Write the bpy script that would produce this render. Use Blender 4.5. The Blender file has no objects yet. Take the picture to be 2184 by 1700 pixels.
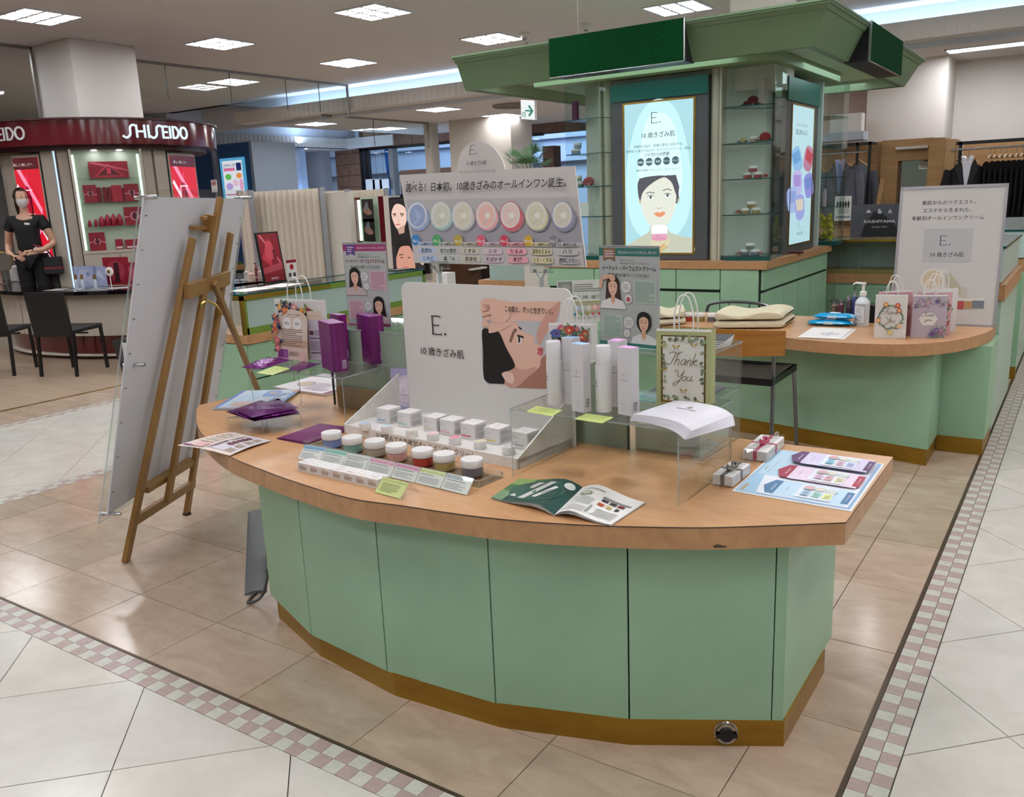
import bpy, bmesh, math, random
from mathutils import Vector, Matrix
random.seed(7)
SC = bpy.context.scene
COL = SC.collection
# ---------------------------------------------------------------- camera, world, exposure
YAW, PITCH, ROLL, FPX, CAMH = -0.5945, 0.2290, -0.0415, 1828.0, 1.54
_cy, _sy, _cp, _sp, _cr, _sr = math.cos(YAW), math.sin(YAW), math.cos(PITCH), math.sin(PITCH), math.cos(ROLL), math.sin(ROLL)
FWD = Vector((_sy*_cp, _cy*_cp, -_sp)); _r = Vector((_cy, -_sy, 0)); _u = _r.cross(FWD)
RGT = _cr*_r + _sr*_u; UPV = -_sr*_r + _cr*_u
CAM = Vector((0, 0, CAMH))
cam_d = bpy.data.cameras.new('camera'); cam = bpy.data.objects.new('camera', cam_d); COL.objects.link(cam)
cam_d.sensor_width = 36; cam_d.lens = FPX/2184*36; cam_d.clip_start = .05; cam_d.clip_end = 200
_m = Matrix((RGT, UPV, -FWD)).transposed().to_4x4(); _m.translation = CAM; cam.matrix_world = _m
SC.camera = cam
W = bpy.data.worlds.new('world'); SC.world = W; W.use_nodes = True
W.node_tree.nodes['Background'].inputs[0].default_value = (.66, .66, .68, 1)
W.node_tree.nodes['Background'].inputs[1].default_value = .3
SC.view_settings.view_transform = 'Standard'; SC.view_settings.look = 'None'
SC.view_settings.exposure = 0.0; SC.view_settings.gamma = 1; SC.view_settings.use_curve_mapping = False
LAMP = 32.            # radiance of the ceiling panels
SC.cycles.use_denoising = True
SC.cycles.transparent_max_bounces = 40
SC.cycles.max_bounces = 9; SC.cycles.diffuse_bounces = 5
SC.cycles.sample_clamp_indirect = 4

def area(name, loc, sx, sy, power, color, aim):
    l = bpy.data.lights.new(name, 'AREA'); l.shape = 'RECTANGLE'; l.size = sx; l.size_y = sy; l.energy = power; l.color = color
    o = bpy.data.objects.new(name, l); o.location = loc; COL.objects.link(o)
    o.rotation_euler = (Vector(aim)).to_track_quat('-Z', 'Y').to_euler(); return o
# cool daylight in the mall arcade outside the far windows, and the cool tubes in the ceiling cove
area('arcade_daylight', (-12, 19.5, 4.8), 16, 2.5, 900, (.55, .75, 1), (0, .9, -.5))
area('cove_tube_light', (-5, 11.83, 3.2), 16, .05, 170, (.55, .75, 1), (0, .6, 1))
area('cove_tube_side_light', (-16.4, 15.5, 3.1), .1, 6, 60, (.55, .75, 1), (-.15, 0, 1))
area('booth_wash_light', (-15.2, 15.2, 1.6), 4, .3, 60, (.45, .65, 1), (0, 1, .3))

# ---------------------------------------------------------------- measuring helpers (pixels of the 2184x1700 photograph to world planes)
def ray(x, y): return FWD + RGT*((x-1092)/FPX) - UPV*((y-850)/FPX)
def G(x, y, z=0.0):
    d = ray(x, y); return CAM + d*((z-CAMH)/d.z)
def GP(x, y, p0, n):
    d = ray(x, y); n = Vector(n); return CAM + d*((Vector(p0)-CAM).dot(n)/d.dot(n))
def GX(x, y, X): return GP(x, y, (X, 0, 0), (1, 0, 0))
def GY(x, y, Y): return GP(x, y, (0, Y, 0), (0, 1, 0))
def PX(p):
    q = Vector(p)-CAM; f = q.dot(FWD)
    return (1092+FPX*q.dot(RGT)/f, 850-FPX*q.dot(UPV)/f) if f > .05 else (1e5, 1e5)
def ZAT(X, Y, py):
    lo, hi = -2., 8.
    for i in range(40):
        m = (lo+hi)/2
        if PX((X, Y, m))[1] > py: lo = m
        else: hi = m
    return m
def inview(p, mx=260):
    x, y = PX(p); return -mx < x < 2184+mx and -mx < y < 1700+mx
TOP = .70            # worktop height
CASE = 1.04          # top of the low glass case on the front counter
def c4(x, y): return (370+x*.27055, 560+y*.27055)
def c5(x, y): return (620+x*.29304, 780+y*.29304)
def c6(x, y): return (1030+x*.38236, 500+y*.38236)
def r1(x, y): return (1400+x*.35897, 560+y*.35897)

# ---------------------------------------------------------------- materials
def lin(c):
    if isinstance(c, str): c = tuple(int(c[i:i+2], 16)/255 for i in (0, 2, 4))
    return tuple(v/12.92 if v <= .04045 else ((v+.055)/1.055)**2.4 for v in c[:3])
_mats = {}
def mat(name, c='808080', rough=.5, metal=0., spec=.5, noise=None, bump=None, coat=0., emis=0., alpha=None):
    if name in _mats: return _mats[name]
    m = bpy.data.materials.new(name); m.use_nodes = True; _mats[name] = m
    nt = m.node_tree; b = nt.nodes['Principled BSDF']; L = lin(c)
    b.inputs['Base Color'].default_value = (*L, 1); b.inputs['Roughness'].default_value = rough
    b.inputs['Metallic'].default_value = metal; b.inputs['Specular IOR Level'].default_value = spec
    b.inputs['Coat Weight'].default_value = coat; b.inputs['Coat Roughness'].default_value = .08
    if emis:
        b.inputs['Emission Color'].default_value = (*L, 1); b.inputs['Emission Strength'].default_value = emis
    if alpha is not None: b.inputs['Alpha'].default_value = alpha
    if noise or bump:
        tc = nt.nodes.new('ShaderNodeTexCoord'); mp = nt.nodes.new('ShaderNodeMapping')
        nt.links.new(tc.outputs['Object'], mp.inputs[0])
    if noise:      # (colour2, scale xyz, detail, contrast lo, hi)
        c2, sc, det, lo, hi = noise
        mp.inputs['Scale'].default_value = sc if isinstance(sc, tuple) else (sc, sc, sc)
        n = nt.nodes.new('ShaderNodeTexNoise'); n.inputs['Scale'].default_value = 1; n.inputs['Detail'].default_value = det
        n.inputs['Roughness'].default_value = .65; n.inputs['Distortion'].default_value = .6
        nt.links.new(mp.outputs[0], n.inputs['Vector'])
        r = nt.nodes.new('ShaderNodeValToRGB'); r.color_ramp.elements[0].position = lo; r.color_ramp.elements[1].position = hi
        r.color_ramp.elements[0].color = (*L, 1); r.color_ramp.elements[1].color = (*lin(c2), 1)
        nt.links.new(n.outputs[0], r.inputs[0]); nt.links.new(r.outputs[0], b.inputs['Base Color'])
    if bump:       # (scale, strength)
        n2 = nt.nodes.new('ShaderNodeTexNoise'); n2.inputs['Scale'].default_value = bump[0]; n2.inputs['Detail'].default_value = 3
        nt.links.new(tc.outputs['Object'], n2.inputs['Vector'])
        bp = nt.nodes.new('ShaderNodeBump'); bp.inputs['Strength'].default_value = bump[1]; bp.inputs['Distance'].default_value = .01
        nt.links.new(n2.outputs[0], bp.inputs['Height']); nt.links.new(bp.outputs[0], b.inputs['Normal'])
    return m
def clear(name, tint='ffffff', refl=.06, rough=.03, veil=0., veilc='ffffff'):
    """thin clear sheet: straight-through tint, fresnel reflection, optional milky veil"""
    if name in _mats: return _mats[name]
    m = bpy.data.materials.new(name); m.use_nodes = True; _mats[name] = m; nt = m.node_tree
    for n in list(nt.nodes): nt.nodes.remove(n)
    out = nt.nodes.new('ShaderNodeOutputMaterial'); tr = nt.nodes.new('ShaderNodeBsdfTransparent'); gl = nt.nodes.new('ShaderNodeBsdfGlossy')
    tr.inputs[0].default_value = (*lin(tint), 1); gl.inputs['Roughness'].default_value = rough
    fr = nt.nodes.new('ShaderNodeLayerWeight'); pw = nt.nodes.new('ShaderNodeMath'); pw.operation = 'POWER'; pw.inputs[1].default_value = 4
    ml = nt.nodes.new('ShaderNodeMath'); ml.operation = 'MULTIPLY_ADD'; ml.inputs[1].default_value = .45; ml.inputs[2].default_value = refl*.5
    nt.links.new(fr.outputs['Facing'], pw.inputs[0]); nt.links.new(pw.outputs[0], ml.inputs[0])
    mx = nt.nodes.new('ShaderNodeMixShader'); nt.links.new(ml.outputs[0], mx.inputs[0]); nt.links.new(tr.outputs[0], mx.inputs[1]); nt.links.new(gl.outputs[0], mx.inputs[2])
    last = mx
    if veil:
        df = nt.nodes.new('ShaderNodeBsdfDiffuse'); df.inputs[0].default_value = (*lin(veilc), 1)
        m2 = nt.nodes.new('ShaderNodeMixShader'); m2.inputs[0].default_value = veil
        nt.links.new(mx.outputs[0], m2.inputs[1]); nt.links.new(df.outputs[0], m2.inputs[2]); last = m2
    nt.links.new(last.outputs[0], out.inputs[0]); return m
def glow(name, c, s):
    if name in _mats: return _mats[name]
    m = bpy.data.materials.new(name); m.use_nodes = True; _mats[name] = m; nt = m.node_tree
    b = nt.nodes['Principled BSDF']; b.inputs['Base Color'].default_value = (.02, .02, .02, 1); b.inputs['Roughness'].default_value = .25
    b.inputs['Emission Color'].default_value = (*lin(c), 1); b.inputs['Emission Strength'].default_value = s
    return m
def P(c, rough=.45): return mat('ink_'+c, c, rough)            # flat printing ink on paper
def PG(c, s=1.0): return glow('lit_ink_%s_%d' % (c, round(s*100)), c, s)   # ink on a back-lit sheet
GREEN = mat('mint_laminate', '94b998', .38, noise=('8aae8e', 3., 3, .3, .8))
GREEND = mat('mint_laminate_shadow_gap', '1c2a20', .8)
MAPLE = mat('maple_laminate', 'c79c70', .3, noise=('b4865c', (9., 22., 9.), 6, .3, .75))
MAPLEE = mat('maple_edge_laminate', 'b98e63', .42, noise=('a17750', (22., 22., 16.), 6, .3, .72))
BRASS = mat('aged_brass_sheet', 'a07c24', .4, .45, noise=('8a6518', (3., 3., 14.), 4, .3, .7))
GOLD = mat('polished_gold_trim', 'b89a48', .2, .9)
OLIVE = mat('olive_green_frame', '66832f', .4)
WHITE = mat('white_board', 'd9d8d3', .45)
WPLAS = mat('white_plastic', 'e4e3e0', .3)
PAPER = mat('white_paper', 'dfdeda', .6)
BLACK = mat('black_plastic', '0c0c0d', .35)
CHROME = mat('chrome', 'b9babd', .18, 1.)
STEEL = mat('grey_steel_tube', '74767a', .3, .8)
CREAM = mat('cream_panel', 'cfc9bd', .5)
WALLM = mat('warm_white_wall', 'd0cbc5', .7)
CEILM = mat('ceiling_paint', 'dcd9d7', .8)
ACRY = clear('clear_acrylic', 'fbfdfc', .06)
ACRE = clear('acrylic_edge', 'c9d4d2', .3, .1, .25, 'dfe6e6')
GLASS = clear('shop_glass', 'f8fcfb', .07)
GLASSE = mat('glass_edge_green', '0c4a48', .2)
FILM = clear('wrap_film', 'fdfdfd', .22, .08)
OAK = mat('oak_panel', 'a98356', .5, noise=('8b6840', (2., 2., 14.), 5, .3, .75))

# ---------------------------------------------------------------- mesh building
ROOTM = {}
class M:
    def __init__(s): s.v = []; s.f = []; s.m = []
    def add(s, vs, fs, mi=0):
        k = len(s.v); s.v += [Vector(v) for v in vs]; s.f += [tuple(i+k for i in f) for f in fs]; s.m += [mi]*len(fs); return s
    def box(s, x0, x1, y0, y1, z0, z1, mi=0, F=None, mie=None):
        vs = [Vector(p) for p in ((x0,y0,z0),(x1,y0,z0),(x1,y1,z0),(x0,y1,z0),(x0,y0,z1),(x1,y0,z1),(x1,y1,z1),(x0,y1,z1))]
        if F: vs = [F(v) for v in vs]
        k = len(s.v); s.v += vs
        fs = [(0,3,2,1),(4,5,6,7),(0,1,5,4),(1,2,6,5),(2,3,7,6),(3,0,4,7)]
        d = (abs(z1-z0), abs(z1-z0), abs(y1-y0), abs(x1-x0), abs(y1-y0), abs(x1-x0)); thin = min(d)
        for f, t in zip(fs, d):
            s.f.append(tuple(i+k for i in f)); s.m.append(mi if (mie is None or t <= thin+1e-9) else mie)
        return s
    def prism(s, pts, z0, z1, mi=0, mie=None, top=None):
        n = len(pts); k = len(s.v)
        s.v += [Vector((p[0], p[1], z0)) for p in pts] + [Vector((p[0], p[1], z1)) for p in pts]
        s.f.append(tuple(k+i for i in reversed(range(n)))); s.m.append(mi)
        s.f.append(tuple(k+n+i for i in range(n))); s.m.append(mi if top is None else top)
        for i in range(n):
            j = (i+1) % n; s.f.append((k+i, k+j, k+n+j, k+n+i)); s.m.append(mi if mie is None else mie)
        return s
    def slab(s, pts, n, t, mi=0, mie=None):
        """polygon of 3d points extruded by t along n"""
        n = Vector(n).normalized(); c = len(pts); k = len(s.v)
        s.v += [Vector(p) for p in pts] + [Vector(p)+n*t for p in pts]
        s.f.append(tuple(k+i for i in range(c))); s.m.append(mi)
        s.f.append(tuple(k+c+i for i in reversed(range(c)))); s.m.append(mi)
        for i in range(c):
            j = (i+1) % c; s.f.append((k+j, k+i, k+c+i, k+c+j)); s.m.append(mi if mie is None else mie)
        return s
    def tube(s, pts, r, n=8, mi=0, closed=False):
        pts = [Vector(p) for p in pts]; N = len(pts); rs = r if isinstance(r, (list, tuple)) else [r]*N
        k = len(s.v); up = Vector((0, 0, 1))
        t0 = (pts[1]-pts[0]).normalized(); a = t0.cross(up)
        if a.length < .05: a = t0.cross(Vector((1, 0, 0)))
        a.normalize()
        for i, p in enumerate(pts):
            t = (pts[(i+1) % N if closed else min(i+1, N-1)]-pts[(i-1) if (closed or i) else 0]).normalized()
            a = (a-t*a.dot(t)); a.normalize(); b = t.cross(a)
            for j in range(n):
                w = 2*math.pi*j/n; s.v.append(p+(a*math.cos(w)+b*math.sin(w))*rs[i])
        for i in range(N if closed else N-1):
            for j in range(n):
                q = (i+1) % N; s.f.append((k+i*n+j, k+i*n+(j+1) % n, k+q*n+(j+1) % n, k+q*n+j)); s.m.append(mi)
        if not closed:
            s.f.append(tuple(k+j for j in reversed(range(n)))); s.m.append(mi)
            s.f.append(tuple(k+(N-1)*n+j for j in range(n))); s.m.append(mi)
        return s
    def lathe(s, prof, c=(0, 0, 0), n=20, mi=0, axis=None):
        """prof: (r, z) list; mi int or list per segment"""
        k = len(s.v); c = Vector(c); q = Vector((0, 0, 1)).rotation_difference(Vector(axis)) if axis else None
        for r, z in prof:
            for j in range(n):
                w = 2*math.pi*j/n; p = Vector((r*math.cos(w), r*math.sin(w), z))
                if q: p = q @ p
                s.v.append(c+p)
        for i in range(len(prof)-1):
            for j in range(n):
                s.f.append((k+i*n+j, k+i*n+(j+1) % n, k+(i+1)*n+(j+1) % n, k+(i+1)*n+j)); s.m.append(mi if isinstance(mi, int) else mi[i])
        if prof[0][0] > 1e-5: s.f.append(tuple(k+j for j in reversed(range(n)))); s.m.append(mi if isinstance(mi, int) else mi[0])
        e = k+(len(prof)-1)*n
        if prof[-1][0] > 1e-5: s.f.append(tuple(e+j for j in range(n))); s.m.append(mi if isinstance(mi, int) else mi[-1])
        return s
    def bar(s, a, b, w, h, mi=0, up=(0, 0, 1)):
        a = Vector(a); b = Vector(b); d = (b-a).normalized(); x = d.cross(Vector(up)).normalized(); y = x.cross(d).normalized()
        vs = [p+x*(w/2*i)+y*(h/2*j) for p in (a, b) for i, j in ((-1,-1),(1,-1),(1,1),(-1,1))]
        return s.add(vs, [(0,1,2,3),(7,6,5,4),(0,4,5,1),(1,5,6,2),(2,6,7,3),(3,7,4,0)], mi)
    def grid(s, fn, nu, nv, mi=0):
        k = len(s.v)
        for i in range(nu+1):
            for j in range(nv+1): s.v.append(Vector(fn(i/nu, j/nv)))
        for i in range(nu):
            for j in range(nv):
                a = k+i*(nv+1)+j; s.f.append((a, a+nv+1, a+nv+2, a+1)); s.m.append(mi)
        return s
    def blob(s, c, r, n=8, mi=0, jit=0.):
        k = len(s.v); c = Vector(c); r = Vector(r) if hasattr(r, '__len__') else Vector((r, r, r))
        for i in range(n+1):
            th = math.pi*i/n
            for j in range(2*n):
                ph = math.pi*j/n; q = 1+random.uniform(-jit, jit)
                s.v.append(c+Vector((r.x*q*math.sin(th)*math.cos(ph), r.y*q*math.sin(th)*math.sin(ph), r.z*q*math.cos(th))))
        for i in range(n):
            for j in range(2*n):
                s.f.append((k+i*2*n+j, k+(i+1)*2*n+j, k+(i+1)*2*n+(j+1) % (2*n), k+i*2*n+(j+1) % (2*n))); s.m.append(mi)
        return s
    def mesh(s, mats, inv=None, smooth=False):
        me = bpy.data.meshes.new('m'); vs = [inv @ v for v in s.v] if inv is not None else s.v
        me.from_pydata([tuple(v) for v in vs], [], s.f)
        for m_ in (mats if isinstance(mats, (list, tuple)) else [mats]): me.materials.append(m_)
        me.polygons.foreach_set('material_index', s.m)
        if smooth:
            me.polygons.foreach_set('use_smooth', [True]*len(s.f))
            try: me.set_sharp_from_angle(angle=math.radians(38))
            except Exception: pass
        me.update(); return me
    def build(s, name, mats, parent=None, world=False, smooth=False, bevel=0., label=None):
        inv = None
        if parent is not None and world: inv = rootm(parent).inverted()
        me = s.mesh(mats, inv, smooth); me.name = name
        if bevel:
            bm = bmesh.new(); bm.from_mesh(me); bmesh.ops.remove_doubles(bm, verts=bm.verts, dist=1e-5)
            es = [e for e in bm.edges if len(e.link_faces) == 2 and e.calc_face_angle(0) > .6]
            bmesh.ops.bevel(bm, geom=es, offset=bevel, segments=2, profile=.5, affect='EDGES'); bm.to_mesh(me); bm.free()
        o = bpy.data.objects.new(name, me); COL.objects.link(o)
        if parent is not None: o.parent = parent; ROOTM[o.name] = rootm(parent)
        else: ROOTM[o.name] = Matrix()
        if label: o['label'] = label
        return o
def rootm(o): return ROOTM[o.name]
def tag(o, label, cat, group=None, kind=None):
    if label: o['label'] = label
    if cat: o['category'] = cat
    if group: o['group'] = group
    if kind: o['kind'] = kind
    return o
def thing(name, label, cat, loc=(0, 0, 0), rz=0., group=None):
    o = bpy.data.objects.new(name, None); o.empty_display_size = .05; COL.objects.link(o); o.location = loc; o.rotation_euler = (0, 0, rz)
    tag(o, label, cat, group); ROOTM[o.name] = Matrix.Translation(Vector(loc)) @ Matrix.Rotation(rz, 4, 'Z'); return o
def struct(name, m, mats, label=None, **k):
    o = m.build(name, mats, **k); o['kind'] = 'structure'
    if label: o['label'] = label
    return o
def dup(o, loc, rz=None, label=None, group=None):
    r = o.copy(); COL.objects.link(r); r.location = loc
    if rz is not None: r.rotation_euler = (0, 0, rz)
    if label: r['label'] = label
    if group: r['group'] = group
    ROOTM[r.name] = Matrix.Translation(Vector(loc)) @ Matrix.Rotation(r.rotation_euler.z, 4, 'Z')
    for ch in list(o.children):
        c = ch.copy(); COL.objects.link(c); c.parent = r; ROOTM[c.name] = ROOTM[r.name]
        for g_ in list(ch.children):
            d = g_.copy(); COL.objects.link(d); d.parent = c; ROOTM[d.name] = ROOTM[r.name]
    return r

# ---------------------------------------------------------------- lettering and flat print
_tc = {}
def textgeo(t, bold=0., shear=0., font=None):
    key = (t, bold, shear)
    if key in _tc: return _tc[key]
    cu = bpy.data.curves.new('t', 'FONT'); cu.body = t; cu.size = 1; cu.resolution_u = 2; cu.offset = bold; cu.shear = shear
    ob = bpy.data.objects.new('t', cu); COL.objects.link(ob)
    dg = bpy.context.evaluated_depsgraph_get(); me = bpy.data.meshes.new_from_object(ob.evaluated_get(dg))
    vs = [(v.co.x, v.co.y) for v in me.vertices]; fs = [tuple(p.vertices) for p in me.polygons]
    bpy.data.objects.remove(ob); bpy.data.curves.remove(cu); bpy.data.meshes.remove(me)
    if not vs: vs = [(0, 0)]
    x0 = min(v[0] for v in vs); x1 = max(v[0] for v in vs); _tc[key] = (vs, fs, x0, x1); return _tc[key]
def crom(pts, n=5, closed=True):
    out = []; N = len(pts)
    for i in range(N if closed else N-1):
        p = [pts[(i+k) % N] if closed else pts[max(0, min(N-1, i+k))] for k in (-1, 0, 1, 2)]
        for j in range(n):
            t = j/n
            out.append(tuple(.5*((2*b)+(-a+c)*t+(2*a-5*b+4*c-d)*t*t+(-a+3*b-3*c+d)*t**3) for a, b, c, d in zip(*p)))
    if not closed: out.append(tuple(pts[-1]))
    return out
class Fr:
    """flat frame: o lower-left corner, unit u, v, size w x h (coordinates of items run 0..1)"""
    def __init__(s, o, u, v, w, h): s.o = Vector(o); s.u = Vector(u).normalized(); s.v = Vector(v).normalized(); s.w = w; s.h = h; s.n = s.u.cross(s.v).normalized()
    def __call__(s, a, b, k=0.): return s.o+s.u*(a*s.w)+s.v*(b*s.h)+s.n*k
def serifE(x, y, h, asp):
    """the slim E. mark as rectangles; asp = frame h/w so widths stay true"""
    q = h*asp; t = .075*q; th = .075*h; r = []
    r.append((x, y, x+t, y+h)); r.append((x-.03*q, y+h-th*.7, x+.62*q, y+h)); r.append((x, y+h*.5-th*.35, x+.5*q, y+h*.5+th*.35)); r.append((x-.03*q, y, x+.68*q, y+th*.7))
    r.append((x+.59*q, y+h-th*2, x+.62*q, y+h)); r.append((x+.65*q, y, x+.68*q, y+th*2)); r.append((x+.47*q, y+h*.5-th, x+.5*q, y+h*.5+th))
    return r
def art(parent, F, items, world=True, name='print', lift=.0006):
    """items: ('r',x0,y0,x1,y1,mat) ('p',pts,mat) ('s',ctrlpts,mat) ('c',x,y,r[,ry],mat) ('t',text,x,y,h,mat[,align,bold,shear]) ('l',x0,y0,x1,y1,n,mat) ('E',x,y,h,mat) ('k',pts,width,mat)"""
    A = M(); T = M(); am = []; tm = []; asp = F.h/F.w
    def mi(lst, m):
        if m not in lst: lst.append(m)
        return lst.index(m)
    def poly(B, lst, pts, m, k):
        B.add([F(p[0], p[1], k) for p in pts], [tuple(range(len(pts)))], mi(lst, m))
    for i, it in enumerate(items):
        k = lift*(1+.22*i); c = it[0]
        if c == 'r': poly(A, am, [(it[1], it[2]), (it[3], it[2]), (it[3], it[4]), (it[1], it[4])], it[5], k)
        elif c == 'p': poly(A, am, it[1], it[2], k)
        elif c == 's': poly(A, am, crom(it[1]), it[2], k)
        elif c == 'c':
            x, y, r = it[1:4]; ry = it[4] if len(it) > 5 else r; m = it[-1]
            poly(A, am, [(x+r*math.cos(w*math.pi/12), y+ry/asp*math.sin(w*math.pi/12)) for w in range(24)], m, k)
        elif c == 'k':
            pts, wd, m = it[1:4]
            for (a, b), (c2, d2) in zip(pts[:-1], pts[1:]):
                dx, dy = (c2-a), (d2-b)*asp; L = math.hypot(dx, dy) or 1e-6; nx, ny = -dy/L*wd/2, dx/L*wd/2/asp
                poly(A, am, [(a-nx, b-ny), (c2-nx, d2-ny), (c2+nx, d2+ny), (a+nx, b+ny)], m, k)
        elif c == 'l':
            x0, y0, x1, y1, n, m = it[1:7]; st = (y1-y0)/n
            for q in range(n):
                e = x1-(x1-x0)*random.choice((0, 0, 0, .08, .3)); yy = y0+st*q
                poly(A, am, [(x0, yy+st*.25), (e, yy+st*.25), (e, yy+st*.7), (x0, yy+st*.7)], m, k)
        elif c == 'E':
            for rr in serifE(it[1], it[2], it[3], asp): poly(T, tm, [(rr[0], rr[1]), (rr[2], rr[1]), (rr[2], rr[3]), (rr[0], rr[3])], it[4], k)
            q = it[3]*asp; x, y, r = it[1]+.92*q, it[2]+.07*it[3], .065*q
            poly(T, tm, [(x+r*math.cos(w*math.pi/6), y+r/asp*math.sin(w*math.pi/6)) for w in range(12)], it[4], k)
        elif c == 't':
            t, x, y, h, m = it[1:6]; al = it[6] if len(it) > 6 else 'c'; bo = it[7] if len(it) > 7 else 0.; sh = it[8] if len(it) > 8 else 0.
            vs, fs, x0, x1 = textgeo(t, bo, sh); s_ = h*F.h; sx = s_/F.w
            if len(it) > 9 and it[9]:      # fit to width
                sx = min(it[9]/(x1-x0), sx*1.35)
            off = x-(x0+x1)/2*sx if al == 'c' else (x-x0*sx if al == 'l' else x-x1*sx)
            T.add([F(off+v[0]*sx, y+v[1]*h, k) for v in vs], fs, mi(tm, m))
    out = []
    if A.v: out.append(A.build(name, am, parent, world))
    if T.v: out.append(T.build('lettering', tm, parent, world))
    return out
def upright(pbl, pbr, z, ptop):
    """vertical sheet standing at height z, from photo pixels of its lower corners and one upper point"""
    A = G(*pbl, z); B = G(*pbr, z); u = (B-A); w = u.length; u.normalize(); n = u.cross(Vector((0, 0, 1)))
    t = GP(*ptop, A, n); return Fr(A, u, (0, 0, 1), w, t.z-z)
def sheet(m, F, t, mi=0, mie=None): return m.slab([F(0, 0), F(1, 0), F(1, 1), F(0, 1)], -F.n, t, mi, mie)
SKIN = P('d9a98a'); SKIN2 = P('c99274'); HAIR = P('1b1412'); LIP = P('b8545a')
def portrait(x, y, s, asp, hair='1e1512', top='e6dcd8', long=True, face='dcb295', bg=None, glowing=0):
    """small printed bust, centred on x, shoulders from y up; s = head height as share of sheet height"""
    I = (lambda c: PG(c, glowing)) if glowing else P
    a = asp; q = s*a; it = []
    if bg: it.append(('r', x-.95*q, y, x+.95*q, y+2.1*s, I(bg)))
    if long: it.append(('s', [(x-.55*q, y+.25*s), (x-.5*q, y+1.2*s), (x-.42*q, y+1.75*s), (x, y+1.98*s), (x+.42*q, y+1.75*s), (x+.5*q, y+1.2*s), (x+.58*q, y+.25*s), (x+.2*q, y+.1*s), (x-.2*q, y+.1*s)], I(hair)))
    else: it.append(('s', [(x-.48*q, y+1.1*s), (x-.42*q, y+1.75*s), (x, y+1.95*s), (x+.42*q, y+1.75*s), (x+.48*q, y+1.1*s), (x, y+.7*s)], I(hair)))
    it.append(('p', [(x-.95*q, y), (x-.8*q, y+.42*s), (x-.25*q, y+.62*s), (x+.25*q, y+.62*s), (x+.8*q, y+.42*s), (x+.95*q, y)], I(top)))
    it.append(('p', [(x-.15*q, y+.45*s), (x-.14*q, y+.95*s), (x+.14*q, y+.95*s), (x+.15*q, y+.45*s), (x, y+.25*s)], I('c99a7c')))
    it.append(('s', [(x-.33*q, y+1.3*s), (x-.29*q, y+1.6*s), (x, y+1.78*s), (x+.29*q, y+1.6*s), (x+.33*q, y+1.3*s), (x+.24*q, y+.95*s), (x, y+.78*s), (x-.24*q, y+.95*s)], I(face)))
    for sg in (-1, 1):
        it.append(('c', x+sg*.14*q, y+1.31*s, .055*q, .028*q, I('2a1c18'))); it.append(('r', x+sg*.14*q-.075*q, y+1.42*s, x+sg*.14*q+.075*q, y+1.445*s, I('4a3428')))
    it.append(('c', x, y+.98*s, .09*q, .032*q, I('b35a5a')))
    it.append(('s', [(x-.36*q, y+1.35*s), (x-.3*q, y+1.72*s), (x, y+1.9*s), (x+.3*q, y+1.72*s), (x+.36*q, y+1.35*s), (x+.27*q, y+1.55*s), (x+.02*q, y+1.66*s), (x-.27*q, y+1.55*s)], I(hair)))
    return it
# ================================================================ SETTING: floor
GROUT = mat('dark_grout', '4d443c', .6)
TILEB = [mat('beige_stone_tile_%d' % i, a, .17, noise=(b, (5., 11., 5.), 7, .28, .75), spec=.5) for i, (a, b) in enumerate((('b7a38f', '9a8571'), ('b1a08b', '978672'), ('baa693', 'a08b78')))]
TILEW = [mat('white_stone_tile_%d' % i, a, .2, noise=(b, 6., 6, .3, .8), spec=.5) for i, (a, b) in enumerate((('cbc8be', 'bab6aa'), ('c7c5bd', 'b9b6ad')))]
MOSP = mat('pink_mosaic_stone', 'ab9891', .28, noise=('9a8682', 30., 5, .3, .8)); MOSW = mat('grey_white_mosaic_stone', 'c2c3b9', .28, noise=('adb0a5', 30., 5, .3, .8))
WOODF = mat('pale_wood_plank', 'b09c86', .28, noise=('95826c', (2., 16., 2.), 6, .3, .75))
fl = struct('floor', M().box(-24, 7, -6, 30, -.06, -.006), [GROUT], 'department store floor of stone tiles, dark joints between them')
def clip(poly, x0, x1, y0, y1):
    for ax, lim, sg in ((0, x0, 1), (0, x1, -1), (1, y0, 1), (1, y1, -1)):
        out = []
        for i in range(len(poly)):
            a, b = poly[i-1], poly[i]; da, db = sg*(a[ax]-lim), sg*(b[ax]-lim)
            if (da >= 0) != (db >= 0):
                t = da/(da-db); out.append((a[0]+(b[0]-a[0])*t, a[1]+(b[1]-a[1])*t))
            if db >= 0: out.append(b)
        poly = out
        if len(poly) < 3: return []
    return poly
def inset(poly, g):
    cx = sum(p[0] for p in poly)/len(poly); cy = sum(p[1] for p in poly)/len(poly); out = []
    n = len(poly)
    for i in range(n):
        p0, p, p1 = Vector(poly[i-1]), Vector(poly[i]), Vector(poly[(i+1) % n]); a = (p-p0).normalized(); b = (p1-p).normalized()
        na = Vector((-a.y, a.x)); nb = Vector((-b.y, b.x)); w = (na+nb); d = 1+na.dot(nb)
        out.append(tuple(p+w*(g/max(d, .25))))
    return out
def area2(p): return sum(p[i-1][0]*p[i][1]-p[i][0]*p[i-1][1] for i in range(len(p)))/2
far = {}
def put_tile(poly, mats, name, limit, cnt, zt=0., g=.0016):
    if len(poly) < 3: return
    if area2(poly) < 0: poly = poly[::-1]
    if area2(poly) < .0006: return
    c = (sum(p[0] for p in poly)/len(poly), sum(p[1] for p in poly)/len(poly), 0)
    vis = inview(c, 420)
    q = inset(poly, g); mt = random.choice(mats)
    if vis and cnt[0] < limit and (Vector(c)-CAM).length < 11:
        cnt[0] += 1; M().prism(q, -.006, zt+random.uniform(-.0003, .0003)).build(name, [mt], fl)
    else:
        far.setdefault(mt.name, M()).prism(q, -.006, zt)
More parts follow.
